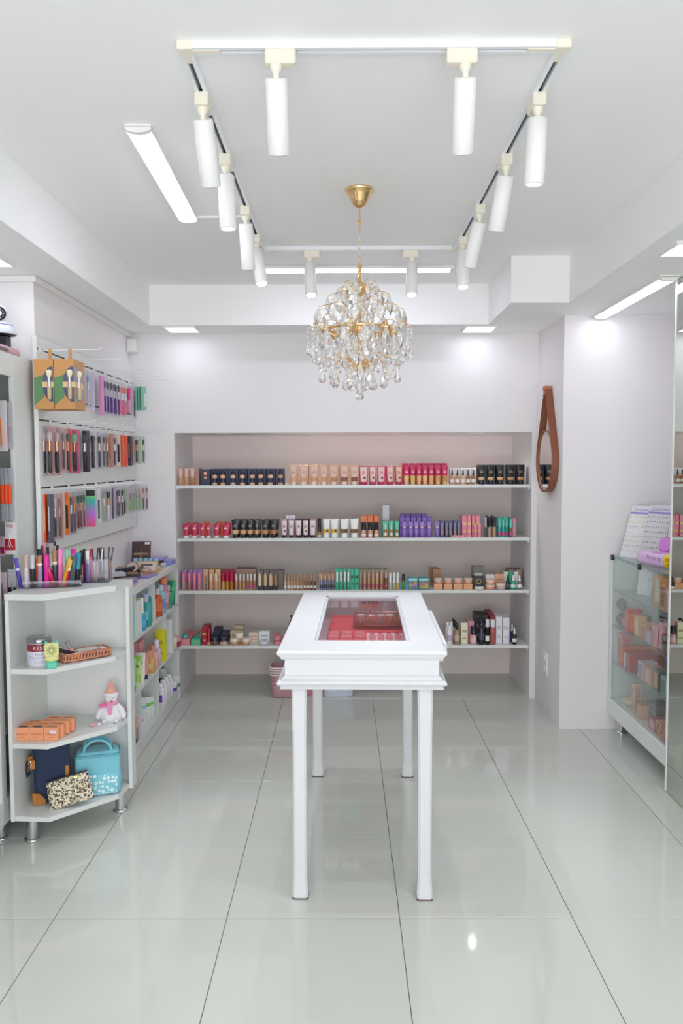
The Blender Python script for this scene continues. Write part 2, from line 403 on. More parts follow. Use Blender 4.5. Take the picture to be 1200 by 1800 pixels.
def spot(label, x, y, along, ax, ay, on):
    """ax, ay: how far the lamp's lower end leans in x and y"""
    t = thing('track_spotlight', label, 'spotlight', (x, y, ZC-0.02), group='track spotlights')
    L2 = 0.040
    if along == 'x': part('adapter', MB().bbox(-L2, -0.017, -0.036, L2, 0.017, 0.002, 0.004), CREAM, t)
    else: part('adapter', MB().bbox(-0.02, -L2, -0.036, 0.02, L2, 0.002, 0.004), CREAM, t)
    off = ((-0.012 if x < 0 else 0.010), 0) if along == 'x' else (0, -0.012)
    part('swivel', MB().lathe([(0.016, -0.036), (0.014, -0.048), (0.008, -0.056), (0.008, -0.074)], 16, T=Matrix.Translation((off[0], off[1], 0))), CREAM, t)
    d = Vector((ax, ay, -math.sqrt(max(0.05, 1-ax*ax-ay*ay)))); d.normalize()
    p0 = Vector((off[0], off[1], -0.066)); q = d.to_track_quat('Z', 'Y').to_matrix().to_4x4()
    T = Matrix.Translation(p0) @ q
    r = 0.029
    b = part('barrel', MB().lathe([(0.0, 0.0), (r-0.003, 0.0), (r, 0.003), (r, 0.182), (r-0.003, 0.185), (r-0.003, 0.172)], 28, T=T, cap=False), mat('#f0f0ef', 0.4), t)
    part('lens', MB().lathe([(r-0.003, 0.172), (r-0.003, 0.176)], 28, T=T), mat('#eef2ff', 0.3, kind='emit', emit=SPOT_E) if on else mat('#c9ccd2', 0.2), t)
    if on:
        l = bpy.data.lights.new('spot_beam', 'SPOT'); l.energy = 20; l.spot_size = math.radians(62); l.spot_blend = 0.7; l.color = LED; l.shadow_soft_size = 0.012
        lo = bpy.data.objects.new('spot_beam', l); COL.objects.link(lo); lo.parent = t
        lo.location = p0+d*0.19; lo.rotation_euler = (-d).to_track_quat('Z', 'Y').to_euler()
spot('unlit track spotlight, left one on the front rail', -0.160, TY0, 'x', 0.0, 0.50, 0)
spot('unlit track spotlight, right one on the front rail', 0.308, TY0, 'x', 0.04, 0.50, 0)
for k, (y, ax, ay, on) in enumerate(((2.40, 0.05, 0.45, 0), (2.86, 0.03, -0.02, 1), (3.42, 0.02, 0.28, 0), (3.84, 0.16, -0.35, 1))):
    spot('%s track spotlight on the left rail, %s from the front' % ('lit' if on else 'unlit', ORD[k]), TX0, y, 'y', ax, ay, on)
for k, (y, ax, ay, on) in enumerate(((2.41, -0.03, 0.06, 1), (2.87, -0.10, 0.38, 0), (3.41, -0.17, 0.38, 0), (3.88, -0.02, -0.25, 1))):
    spot('%s track spotlight on the right rail, %s from the front' % ('lit' if on else 'unlit', ORD[k]), TX1, y, 'y', ax, ay, on)
spot('lit track spotlight, left one on the back rail', -0.157, TY1, 'x', 0.06, -0.38, 1)
spot('lit track spotlight, right one on the back rail', 0.338, TY1, 'x', -0.05, -0.38, 1)
# ------------------------------------------------------------------ crystal chandelier
CH = Vector((0.066, 3.25, 0))
ch = thing('chandelier', 'gold chandelier covered in clear cut crystal drops, hanging from the ceiling', 'chandelier', (CH.x, CH.y, ZC))
zc = lambda z: z-ZC
CRY = mat('#ffffff', 0.0, kind='crystal')
part('canopy', MB().lathe([(0.002, 0), (0.056, 0), (0.058, -0.006), (0.052, -0.012), (0.044, -0.024), (0.034, -0.05), (0.024, -0.066), (0.008, -0.072), (0.002, -0.073)], 32, cap=False), GOLD, ch)
part('rod', MB().cyl((0, 0, -0.07), (0, 0, -0.125), 0.0035).cyl((0, 0, -0.118), (0, 0, -0.136), 0.0065).cyl((0, 0, -0.136), (0, 0, -0.168), 0.0035), GOLD, ch)
z = -0.165; k = 0
while z > zc(2.372):
    L_ = 0.036; pts = []
    for i in range(14):
        a = 2*PI*i/14; pts.append((0.0075*math.cos(a) if k % 2 else 0, 0 if k % 2 else 0.0075*math.cos(a), z-L_/2+L_/2*math.sin(a)))
    part('chain_link', MB().tube(pts, 0.0013, 6, closed=True), GOLD, ch); z -= L_-0.005; k += 1
part('stem', MB().lathe([(0.003, zc(2.372)), (0.010, zc(2.360)), (0.008, zc(2.33)), (0.006, zc(2.30)), (0.03, zc(2.288)), (0.036, zc(2.27)), (0.026, zc(2.255)), (0.007, zc(2.25)), (0.006, zc(2.14)), (0.03, zc(2.13)), (0.034, zc(2.11)), (0.018, zc(2.085)), (0.006, zc(2.08)), (0.006, zc(1.99)), (0.026, zc(1.975)), (0.028, zc(1.955)), (0.010, zc(1.94)), (0.004, zc(1.925)), (0.001, zc(1.92))], 24, cap=False), GOLD, ch)
ring = [(0.125*math.cos(2*PI*i/40), 0.125*math.sin(2*PI*i/40), zc(2.112)) for i in range(40)]
part('ring', MB().tube(ring, 0.005, 6, closed=True), GOLD, ch)
def leaf(h, w, n=6):      # faceted almond drop hanging from its tip at the origin
    return MB().lathe([(0.0008, 0), (w*0.30, -h*0.18), (w*0.5, -h*0.45), (w*0.42, -h*0.68), (w*0.18, -h*0.9), (0.0008, -h)], n, smooth=False, cap=False, sy=0.5)
def tear(h, w, n=8):
    return MB().lathe([(0.0008, 0), (w*0.12, -h*0.2), (w*0.28, -h*0.5), (w*0.5, -h*0.76), (w*0.42, -h*0.9), (w*0.15, -h), (0.0008, -h*1.005)], n, smooth=False, cap=False)
def bead(r, n=8):
    return MB().lathe([(0.0008, 0), (r*0.75, -r*0.4), (r, -r), (r*0.75, -r*1.6), (0.0008, -r*2)], n, smooth=False, cap=False)
LEAF = leaf(0.068, 0.042).mesh('crystal_leaf', CRY); LEAFS = leaf(0.052, 0.034).mesh('crystal_leaf', CRY)
TEAR = tear(0.062, 0.030).mesh('crystal_drop', CRY); TEARL = tear(0.074, 0.034).mesh('crystal_drop', CRY); BEAD = bead(0.0068).mesh('crystal_bead', CRY)
def hang(me, r, a, z, wob=0.0):
    put('bead' if me == BEAD else 'crystal', me, ch, (r*math.cos(a), r*math.sin(a), zc(z)), (random.uniform(-wob, wob), random.uniform(-wob, wob), a+PI/2+random.uniform(-.3, .3)))
def arm(r0, z0, r1, z1, a, lift=0.02, rad=0.0017):
    pts = []
    for i in range(9):
        t = i/8; r = r0+(r1-r0)*t; zz = z0+(z1-z0)*t+lift*math.sin(PI*t)
        pts.append((r*math.cos(a), r*math.sin(a), zc(zz)))
    part('arm', MB().tube(pts, rad, 6), GOLD, ch)
# upper tiers: the arms arch up and out, an almond crystal hangs from each tip
for n, r0, z0, r1, z1, me in ((8, 0.03, 2.262, 0.068, 2.290, LEAF), (6, 0.03, 2.25, 0.092, 2.262, LEAFS), (10, 0.028, 2.225, 0.13, 2.236, LEAF), (12, 0.05, 2.17, 0.178, 2.186, LEAF)):
    for i in range(n):
        a = 2*PI*(i+0.5*(n % 4 == 0))/n+0.15
        arm(r0, z0, r1, z1, a, 0.022); hang(me, r1, a, z1-0.002, 0.12)
for i in range(8):
    a = 2*PI*i/8
    hang(LEAFS, 0.08, a, 2.225, 0.1); hang(LEAFS, 0.055, a+0.35, 2.19, 0.1); hang(TEAR, 0.1, a+0.2, 2.165, 0.1)
# middle ring: six candle arms with cups, then the outer curtain of drops
for i in range(6):
    a = 2*PI*i/6+0.26
    arm(0.03, 2.11, 0.15, 2.112, a, -0.03, 0.004)
    part('cup', MB().lathe([(0.004, -0.02), (0.012, -0.016), (0.02, -0.004), (0.0225, 0.004), (0.02, 0.004), (0.006, -0.01)], 16, T=Matrix.Translation((0.14*math.cos(a), 0.14*math.sin(a), zc(2.105))), cap=False), GOLD, ch)
    part('candle_tube', MB().cyl((0.14*math.cos(a), 0.14*math.sin(a), zc(2.10)), (0.14*math.cos(a), 0.14*math.sin(a), zc(2.128)), 0.008), GOLD, ch)
for i in range(14):
    a = 2*PI*i/14
    arm(0.125, 2.112, 0.205, 2.118, a, 0.012); 
    hang(BEAD, 0.205, a, 2.118); hang(BEAD, 0.205, a, 2.103); hang(BEAD, 0.205, a, 2.088); hang(TEAR, 0.205, a, 2.072 if i % 2 else 2.05, 0.05)
    if i % 2 == 0: hang(BEAD, 0.205, a, 2.066)
for i in range(12):
    a = 2*PI*i/12+0.13
    hang(LEAF, 0.165, a, 2.10, 0.1); hang(BEAD, 0.165, a, 2.036); hang(TEAR, 0.168, a+0.2, 2.035, 0.06)
for i in range(8):
    a = 2*PI*i/8+0.1
    hang(LEAFS, 0.09, a, 2.10, 0.1); hang(LEAFS, 0.06, a+0.3, 2.07, 0.1)
# lower basket
for n, r0, z0, r1, z1, me, ph in ((8, 0.024, 1.968, 0.15, 1.985, TEARL, 0.0), (8, 0.024, 1.965, 0.105, 1.968, TEARL, 0.39), (6, 0.022, 1.955, 0.055, 1.957, TEARL, 0.1)):
    for i in range(n):
        a = 2*PI*i/n+ph
        arm(r0, z0, r1, z1, a, 0.035, 0.002); hang(BEAD, r1, a, z1); hang(me, r1, a, z1-0.014, 0.05)
        if r1 > 0.1: hang(LEAFS, r1*0.75, a+0.2, z1+0.045, 0.1)
for i in range(12):
    a = 2*PI*i/12
    for q in range(4): hang(BEAD, 0.195-0.012*q, a, 2.02-0.018*q)
hang(TEARL, 0.0, 0, 1.925)
put('crystal_ball', MB().lathe([(0.0008, 0)]+[(0.0175*math.sin(PI*i/8), -0.0175+0.0175*math.cos(PI*i/8)) for i in range(1, 8)]+[(0.0008, -0.035)], 12, smooth=False, cap=False).mesh('crystal_ball', CRY), ch, (0, 0, zc(1.862)))

# ------------------------------------------------------------------ display table
tb = thing('display_table', 'white display table with moulded edges and a glass window in its top', 'table', (0.062, 2.80, 0), math.radians(-1.4))
TW, TY_0, TY_1, TZ = 0.298, -0.04, 1.245, 0.92
# cornice profile, outwards offset and height, swept round the rectangle
def sweep(x0, y0, x1, y1, prof):
    mb = MB(); vs = []
    for o, z in prof: vs += [(x0-o, y0-o, z), (x1+o, y0-o, z), (x1+o, y1+o, z), (x0-o, y1+o, z)]
    fs = []
    for i in range(len(prof)-1):
        for k in range(4): fs.append((i*4+k, i*4+(k+1) % 4, (i+1)*4+(k+1) % 4, (i+1)*4+k))
    return mb.add(vs, fs)
bx, by0, by1 = 0.272, -0.014, 1.219
part('apron', sweep(-bx, by0, bx, by1, [(0, 0.795), (0, 0.90), (-0.012, 0.90), (-0.012, 0.795), (0, 0.795)]), TABLEW, tb)
part('base_moulding', sweep(-bx, by0, bx, by1, [(-0.004, 0.778), (0.014, 0.782), (0.017, 0.788), (0.012, 0.793), (0.022, 0.797), (0.027, 0.804), (0.022, 0.812), (0.010, 0.817), (0.004, 0.826), (0, 0.83)]), TABLEW, tb)
part('cornice', sweep(-bx, by0, bx, by1, [(0, 0.884), (0.004, 0.885), (0.012, 0.889), (0.016, 0.897), (0.014, 0.902), (0.022, 0.904), (0.026, 0.911), (0.024, 0.918), (0.018, TZ)]), TABLEW, tb)
gx0, gx1, gy0, gy1 = -0.176, 0.178, 0.135, 1.145
mb = MB(); X0, X1, Y0_, Y1_ = -bx-0.02, bx+0.02, by0-0.02, by1+0.02
mb.box(X0, Y0_, 0.9, gx0, Y1_, TZ).box(gx1, Y0_, 0.9, X1, Y1_, TZ).box(gx0, Y0_, 0.9, gx1, gy0, TZ).box(gx0, gy1, 0.9, gx1, Y1_, TZ)
part('tabletop', mb, TABLEW, tb)
part('window_bead', MB().box(gx0, gy0, 0.895, gx0+0.012, gy1, 0.914).box(gx1-0.012, gy0, 0.895, gx1, gy1, 0.914).box(gx0, gy0, 0.895, gx1, gy0+0.012, 0.914).box(gx0, gy1-0.012, 0.895, gx1, gy1, 0.914), mat('#c8d0d4', 0.3), tb)
part('glass', MB().box(gx0+0.012, gy0+0.012, 0.901, gx1-0.012, gy1-0.012, 0.905), mat('#f3eff2', 0.01, kind='clear', trans=0.0), tb)
part('tray_floor', MB().box(-bx+0.012, by0+0.012, 0.798, bx-0.012, by1-0.012, 0.806), mat('#fbf0f2', 0.5), tb)
def leg_mesh():
    w = 0.0235
    secs = [(0.0, 0.026), (0.004, 0.0285), (0.02, 0.0285), (0.05, 0.026), (0.10, 0.0238), (0.16, w), (0.60, w+0.0015), (0.79, w+0.004)]
    mb = MB(); vs = []
    for z_, h_ in secs:
        c_ = h_*0.72
        vs += [(-c_, -h_, z_), (c_, -h_, z_), (h_, -c_, z_), (h_, c_, z_), (c_, h_, z_), (-c_, h_, z_), (-h_, c_, z_), (-h_, -c_, z_)]
    fs = [tuple(reversed(range(8)))]+[(i*8+k, i*8+(k+1) % 8, (i+1)*8+(k+1) % 8, (i+1)*8+k) for i in range(len(secs)-1) for k in range(8)]
    mb.add(vs, fs)
    for s_ in (-0.6, 0, 0.6):
        mb.box(s_*w-0.0018, -0.0262, 0.05, s_*w+0.0018, -w+0.002, 0.788)
    return mb.mesh('leg', TABLEW)
LEG = leg_mesh()
PADM = MB().bbox(-0.029, -0.029, -0.0, 0.029, 0.029, 0.005, 0.003).mesh('foot_pad', mat('#6d5a63', 0.5))
for x_ in (-0.224, 0.226):
    for y_ in (0.03, 1.16):
        l_ = put('leg', LEG, tb, (x_, y_, 0.003)); put('foot_pad', PADM, l_, (0, 0, -0.003))
dr = part('drawer', MB().bbox(bx+0.028, 0.12, 0.875, bx+0.042, 0.78, 0.915, 0.004).bbox(bx-0.05, 0.14, 0.84, bx+0.03, 0.76, 0.905, 0.002), TABLEW, tb)

def in_table(x, y, z, rz=0):
    """point inside the table, in the room's frame"""
    return tb.matrix_basis @ Vector((x, y, z))
bpy.context.view_layer.update()
RED = mat('#ff6670', 0.35); RED2 = mat('#f2305c', 0.3); CORAL = mat('#ffa09c', 0.35)
def table_thing(name, label, cat, x, y, z, group=None):
    p = in_table(x, y, z); return thing(name, label, cat, tuple(p), math.radians(-1.4), group)
t = table_thing('red_tray', 'coral red presentation tray lying flat under the table glass', 'tray', 0.015, 0.80, 0.806)
part('base', MB().box(-0.165, 0, 0, 0.175, 0.32, 0.006), RED, t)
part('rim', MB().box(-0.165, 0, 0.006, -0.16, 0.32, 0.02).box(0.17, 0, 0.006, 0.175, 0.32, 0.02).box(-0.165, 0.315, 0.006, 0.175, 0.32, 0.02), RED, t)
for k in range(3):
    t = table_thing('coral_gift_box', '%s from the left of three coral gift boxes under the glass' % ORD[k], 'box', -0.125+0.058*k, 0.60, 0.806, 'coral gift boxes')
    part('box', MB().bbox(-0.028, 0, 0, 0.028, 0.16, 0.018, 0.002), RED, t)
    part('window', MB().box(-0.02, 0.02, 0.018, 0.02, 0.075, 0.0192), CORAL, t); part('window', MB().box(-0.02, 0.085, 0.018, 0.02, 0.15, 0.0192), CORAL, t)
for k in range(5):
    t = table_thing('pink_polish_bottle', '%s from the left of five hot pink square bottles under the glass' % ORD[k], 'bottle', 0.045+0.037*k, 0.70, 0.806, 'hot pink bottles')
    part('body', MB().bbox(-0.014, -0.08, 0, 0.014, 0.0, 0.018, 0.004), CORAL, t)
    part('cap', MB().bbox(-0.008, 0.0, 0.001, 0.008, 0.055, 0.016, 0.003), RED2, t)
t = table_thing('metal_basket', 'rose gold lattice basket with small items under the table glass', 'basket', 0.075, 0.85, 0.829)
RG = mat('#e2a08e', 0.25, 0.9)
def lattice(x0, x1, y0, y1, h, st=0.016):
    mb = MB()
    for (a, b) in (((x0, y0), (x1, y0)), ((x1, y0), (x1, y1)), ((x1, y1), (x0, y1)), ((x0, y1), (x0, y0))):
        A_ = Vector((*a, 0)); B_ = Vector((*b, 0)); n = max(1, round((B_-A_).length/st)); e = (B_-A_)/n
        for i in range(n):
            p = A_+e*i
            mb.cyl(p, p+e+Vector((0, 0, h)), 0.0016, 4, cap=False); mb.cyl(p+Vector((0, 0, h)), p+e, 0.0016, 4, cap=False)
            mb.cyl(p+e*0.5+Vector((0, 0, 0)), p+e*0.5+Vector((0, 0, h)), 0.0013, 4, cap=False)
    return mb
o = part('lattice_wall', lattice(-0.115, 0.115, 0, 0.10, 0.045), RG, t); o['kind'] = 'stuff'
part('rim', MB().tube([(-0.115, 0, 0.045), (0.115, 0, 0.045), (0.115, 0.1, 0.045), (-0.115, 0.1, 0.045)], 0.0025, 6, closed=True).tube([(-0.115, 0, 0.0), (0.115, 0, 0.0), (0.115, 0.1, 0.0), (-0.115, 0.1, 0.0)], 0.0025, 6, closed=True), RG, t)
part('floor', MB().box(-0.115, 0, 0.0, 0.115, 0.1, 0.002), RG, t)
for k, (c_, w_) in enumerate((('#dfe3e8', 0.03), ('#e8c58a', 0.02), ('#cfd8e2', 0.024), ('#e9a95e', 0.03))):
    q = table_thing('sample_pot', '%s small pot in the rose gold basket, %s from the left' % (['silver', 'gold', 'pale blue', 'amber'][k], ORD[k]), 'pot', -0.005+0.045*k, 0.90, 0.832, 'sample pots')
    part('pot', MB().lathe([(w_*0.55, 0), (w_*0.6, 0.02), (w_*0.6, 0.03)], 14), mat(c_, 0.2, 0.4), q)
    part('lid', MB().lathe([(w_*0.62, 0.03), (w_*0.62, 0.038)], 14), mat('#f3f0ea', 0.3), q)
for o_ in list(S.objects): pass

# ------------------------------------------------------------------ tall cabinet at the left, cut by the frame
tc = thing('tall_cabinet', 'tall white open-front cabinet with hanging packs, cut by the picture edge', 'cabinet', (-1.40, 3.2, 0))
# front plane x = 0 (faces +x); far edge at y = +0.44; bays towards the camera
part('side_panel', MB().bbox(-0.36, 0.42, 0.09, -0.018, 0.44, 2.04, 0.0015), LAM, tc)
part('stile', MB().bbox(-0.018, 0.215, 0.09, 0, 0.44, 2.04, 0.0015), LAM, tc)
part('stile', MB().bbox(-0.018, -0.005, 0.09, 0, 0.045, 2.04, 0.0015), LAM, tc)
part('divider', MB().bbox(-0.36, 0.005, 0.09, -0.018, 0.025, 2.02, 0.0015), LAM, tc)
part('top_panel', MB().bbox(-0.36, -0.9, 2.022, -0.0182, 0.42, 2.0395, 0.0015), LAM, tc)
part('top_rail', MB().bbox(-0.018, -0.9, 1.945, 0, -0.005, 2.04, 0.0015).bbox(-0.018, 0.045, 1.945, 0, 0.215, 2.04, 0.0015), LAM, tc)
part('bottom_rail', MB().bbox(-0.018, -0.9, 0.09, 0, -0.005, 0.19, 0.0015).bbox(-0.018, 0.045, 0.09, 0, 0.215, 0.19, 0.0015), LAM, tc)
part('bottom_panel', MB().bbox(-0.36, -0.9, 0.09, -0.018, 0.42, 0.11, 0.0015), LAM, tc)
part('back_panel', MB().box(-0.375, -0.9, 0.09, -0.36, 0.44, 2.04), LAM, tc)
part('end_panel', MB().bbox(-0.36, -0.9, 0.11, -0.018, -0.88, 2.022, 0.0015), LAM, tc)
for z_ in (1.83, 0.46): part('shelf', MB().bbox(-0.36, -0.88, z_-0.018, -0.02, 0.42, z_, 0.0015) if z_ < 1 else MB().bbox(-0.36, -0.88, z_-0.006, -0.34, 0.42, z_, 0.0015), LAM if z_ < 1 else mat('#7a4b45', 0.5), tc)
def round_leg(parent, x, y, h):
    l_ = part('leg', MB().lathe([(0.023, 0.012), (0.023, h)], 20), CHROME, parent, (x, y, 0))
    part('foot', MB().lathe([(0.033, 0), (0.035, 0.005), (0.033, 0.012), (0.024, 0.015)], 20), CHROME, l_)
    return l_
round_leg(tc, -0.05, 0.085, 0.09); round_leg(tc, -0.3, 0.36, 0.09); round_leg(tc, -0.05, -0.84, 0.09); round_leg(tc, -0.3, -0.84, 0.09)

# ------------------------------------------------------------------ corner shelf unit (chamfered open end)
cs = thing('corner_shelf_unit', 'white open corner shelf unit with angled shelves on chrome legs', 'shelving', (0, 0, 0))
CX0, CXR, CYB = -1.372, -0.960, 3.60
outline = [(CX0, CYB), (CX0, 3.205), (-1.213, 3.195), (-0.985, 3.43), (-0.970, 3.555), (-0.960, CYB)]
CZ = [1.052, 0.742, 0.432, 0.127]
part('top_panel', MB().prism(outline, CZ[0]-0.025, CZ[0]), LAM, cs)
inner = [(CX0+0.016, CYB-0.002), (CX0+0.016, 3.215), (-1.213, 3.205), (-0.992, 3.432), (-0.978, 3.555), (-0.978, CYB-0.002)]
for z_ in CZ[1:]: part('shelf', MB().prism(inner, z_-0.02, z_), LAM, cs)
part('side_panel', MB().bbox(CX0, 3.205, CZ[3]-0.02, CX0+0.016, CYB, CZ[0]-0.025, 0.0015), LAM, cs)
part('side_panel', MB().bbox(-0.978, 3.545, CZ[3]-0.02, -0.960, CYB, CZ[0]-0.025, 0.0015), LAM, cs)
part('back_panel', MB().box(CX0, CYB, CZ[3]-0.02, -0.960, CYB+0.012, CZ[0]), LAM, cs)
round_leg(cs, -1.31, 3.27, CZ[3]-0.02); round_leg(cs, -1.02, 3.555, CZ[3]-0.02); round_leg(cs, -1.31, 3.56, CZ[3]-0.02)

# ------------------------------------------------------------------ low shelving along the left wall
UX, UY0, UY1 = -1.10, 3.64, 5.268
U1, U2, U3, U4 = 0.925, 0.655, 0.365, 0.085
lu = thing('low_shelving_unit', 'long low white shelving unit along the left wall under the brush display', 'shelving', (0, 0, 0))
part('top_panel', MB().bbox(XL+0.003, UY0, U1-0.035, UX+0.006, UY1, U1, 0.002), LAM, lu)
for z_ in (U2, U3, U4): part('shelf', MB().bbox(XL+0.006, UY0+0.018, z_-0.018, UX, UY1-0.02, z_, 0.0015), LAM, lu)
part('plinth', MB().bbox(UX-0.012, UY0+0.018, 0.004, UX-0.002, UY1-0.02, U4-0.018, 0.001), LAM, lu)
part('side_panel', MB().bbox(XL+0.006, UY1-0.02, 0.003, UX+0.004, UY1, U1-0.035, 0.0015), LAM, lu)
part('side_panel', MB().bbox(XL+0.006, UY0, 0.003, UX, UY0+0.018, U1-0.035, 0.0015), LAM, lu)
part('back_panel', MB().box(XL+0.003, UY0, 0.003, XL+0.006, UY1, U1-0.035), LAM, lu)
DIV = [(4.20, U2, U1-0.035), (4.62, U2, U1-0.035), (4.90, U3, U2-0.018), (4.27, U4, U3-0.018), (4.68, U4, U3-0.018)]
for y_, a, b in DIV: part('divider', MB().bbox(XL+0.006, y_-0.008, a, UX-0.001, y_+0.008, b, 0.0015), LAM, lu)

# ------------------------------------------------------------------ glass display case at the right
gc = thing('glass_display_case', 'white framed glass display case with stepped shelves beside the mirror', 'display case', (0, 0, 0))
GX, GY0, GY1, GZ0, GZ1 = 1.553, 3.79, 4.642, 0.10, 1.035
FR = mat('#e3eae8', 0.35, kind='laminate')
part('base', MB().bbox(GX, GY0, GZ0, XR-0.03, GY1, GZ0+0.095, 0.002), FR, gc)
part('post', MB().bbox(GX, GY1-0.018, GZ0+0.095, GX+0.018, GY1, GZ1-0.004, 0.002), FR, gc)
part('post', MB().bbox(GX, GY0, GZ0+0.095, GX+0.022, GY0+0.022, GZ1-0.004, 0.002), FR, gc)
part('side_panel', MB().bbox(GX+0.018, GY1-0.012, GZ0+0.095, XR-0.03, GY1, GZ1-0.006, 0.002), FR, gc)
part('back_panel', MB().bbox(XR-0.05, GY0, GZ0+0.095, XR-0.035, GY1-0.012, GZ1-0.006, 0.002), FR, gc)
def pane(name, x0, y0, z0, x1, y1, z1, edge=None):
    o = part(name, MB().box(x0, y0, z0, x1, y1, z1), GLASS, gc)
    if edge: part('edge', MB().box(*edge), EDGE, o)
    return o
pane('top_glass', GX, GY0, GZ1-0.004, XR-0.03, GY1, GZ1+0.002, (GX-0.0006, GY0, GZ1-0.003, GX, GY1, GZ1+0.001))
pane('front_glass', GX+0.004, GY0+0.022, GZ0+0.097, GX+0.008, GY1-0.018, GZ1-0.012, (GX+0.004, GY0+0.022, GZ1-0.012, GX+0.008, GY1-0.018, GZ1-0.0105))
for z_ in (0.838, 0.632, 0.418): pane('glass_shelf', GX+0.012, GY0+0.004, z_-0.006, XR-0.05, GY1-0.014, z_, (GX+0.0112, GY0+0.004, z_-0.005, GX+0.012, GY1-0.014, z_-0.001))
for y_ in (GY1-0.022, 4.20): part('corner_clamp', MB().bbox(GX-0.006, y_-0.012, GZ1-0.026, GX+0.012, y_+0.012, GZ1+0.005, 0.003), mat('#2a2430', 0.3), gc)
round_leg(gc, GX+0.06, GY1-0.05, GZ0); round_leg(gc, GX+0.34, GY1-0.05, GZ0); round_leg(gc, GX+0.06, GY0+0.05, GZ0); round_leg(gc, GX+0.34, GY0+0.05, GZ0)

# ------------------------------------------------------------------ tall mirror panel at the right edge
wm = thing('tall_mirror', 'floor to ceiling mirror panel at the right, cut by the picture edge', 'mirror', (1.538, 3.763, 0))
MZ = ZS-0.004
part('frame', MB().bbox(-0.003, -0.012, 0.003, 0.028, 0, MZ, 0.001), WHITEP, wm)
part('frame', MB().bbox(-0.003, -2.4, 0.003, 0.028, -2.388, MZ, 0.001), WHITEP, wm)
part('backing', MB().box(0.005, -2.388, 0.004, 0.028, -0.012, MZ), WHITEP, wm)
part('mirror_glass', MB().box(0, -2.388, 0.006, 0.005, -0.012, MZ-0.002), MIRROR, wm)

# ------------------------------------------------------------------ round hanging mirror on the pillar side
hm = thing('hanging_mirror', 'round mirror in a brown leather strap frame hanging on the pillar', 'mirror', (XP, 4.925, 1.585))
LEA = mat('#8b5138', 0.5, kind='leather')
R_ = 0.188
def strap_band():
    mb = MB(); top = 0.44
    th = math.acos(R_/top)      # tangent points
    pts = [(0.012, top)]
    a0 = PI/2-th
    n = 44
    for i in range(n+1):
        a = a0-(2*PI-2*th)*i/n
        pts.append((R_*math.cos(a), R_*math.sin(a)))
    pts.append((-0.012, top))
    vs = []; w0, w1 = -0.045, -0.002
    for i, (y_, z_) in enumerate(pts):
        d = Vector((y_, z_)); d.normalize()
        for o_ in (0, 0.005):
            for x_ in (w0, w1): vs.append((x_, y_+d.x*o_, z_+d.y*o_))
    fs = []
    for i in range(len(pts)-1):
        a, b = i*4, i*4+4
        fs += [(a, a+1, b+1, b), (a+2, b+2, b+3, a+3), (a, b, b+2, a+2), (a+1, a+3, b+3, b+1)]
    return mb.add(vs, fs, 0, False)
part('strap', strap_band(), LEA, hm)
fr_ = []
part('rim', MB().lathe([(R_-0.006, 0.002), (R_-0.006, 0.040), (R_-0.0005, 0.040), (R_-0.0005, 0.002)], 48, T=Matrix.Rotation(-PI/2, 4, 'Y'), cap=False), mat('#a06a48', 0.5, kind='leather'), hm)
part('mirror_glass', MB().lathe([(R_-0.006, 0.030), (R_-0.006, 0.034)], 48, T=Matrix.Rotation(-PI/2, 4, 'Y')), mat('#e4e7e6', 0.0, 1.0), hm)
part('loop', MB().bbox(-0.05, -0.016, 0.40, 0.0, 0.016, 0.455, 0.004), mat('#b9714c', 0.5, kind='leather'), hm)
part('peg', MB().cyl((-0.054, 0, 0.442), (0, 0, 0.442), 0.011), mat('#c07a52', 0.5), hm)
part('rivet', MB().cyl((-0.052, 0.0, 0.385), (-0.044, 0.0, 0.385), 0.005), CHROME, hm)

# ------------------------------------------------------------------ plastic baskets on the floor below the alcove
def basket(name, label, x, y, z, w, d, h, col, rim, group=None, holes=0):
    t = thing(name, label, 'basket', (x, y, z), group=group)
    m_ = mat(col, 0.45)
    k = 0.84
    so = [(0.0, w/2*k, d/2*k), (0.004, w/2*k+0.004, d/2*k+0.004), (h, w/2, d/2)]
    si = [(h, w/2-0.003, d/2-0.003), (0.006, w/2*k-0.002, d/2*k-0.002)]
    mb = MB(); n = 28; vs = []
    for z_, a, b in so+si:
        for q in range(n):
            t_ = 2*PI*q/n; c, s_ = math.cos(t_), math.sin(t_)
            vs.append((a*math.copysign(abs(c)**0.38, c), b*math.copysign(abs(s_)**0.38, s_), z_))
    L_ = len(so+si)
    mb.add(vs, [(i*n+q, i*n+(q+1) % n, (i+1)*n+(q+1) % n, (i+1)*n+q) for i in range(L_-1) for q in range(n)], 0, True)
    mb.add(vs[:n], [tuple(reversed(range(n)))]); mb.add(vs[-n:], [tuple(range(n))])
    part('body', mb, m_, t)
    rm = []
    for q in range(n):
        t_ = 2*PI*q/n; c, s_ = math.cos(t_), math.sin(t_)
        rm.append(((w/2+0.003)*math.copysign(abs(c)**0.38, c), (d/2+0.003)*math.copysign(abs(s_)**0.38, s_), h-0.004))
    part('rim', MB().tube(rm, 0.0055, 6, closed=True), mat(rim, 0.45), t)
    if holes:
        mb = MB(); yy = -d/2*0.94-0.001
        for i in range(holes):
            for j in range(4):
                f = k+(1-k)*(0.25+0.16*j); xx = (-0.36+0.72*i/(holes-1))*w*f
                mb.box(xx-0.0035, -d/2*f-0.0045, h*(0.25+0.16*j)-0.004, xx+0.0035, -d/2*f-0.002, h*(0.25+0.16*j)+0.004)
        part('holes', mb, mat('#8a6b74' if col != '#dfe5f2' else '#b9c3d8', 0.6), t, kind='stuff')
    return t
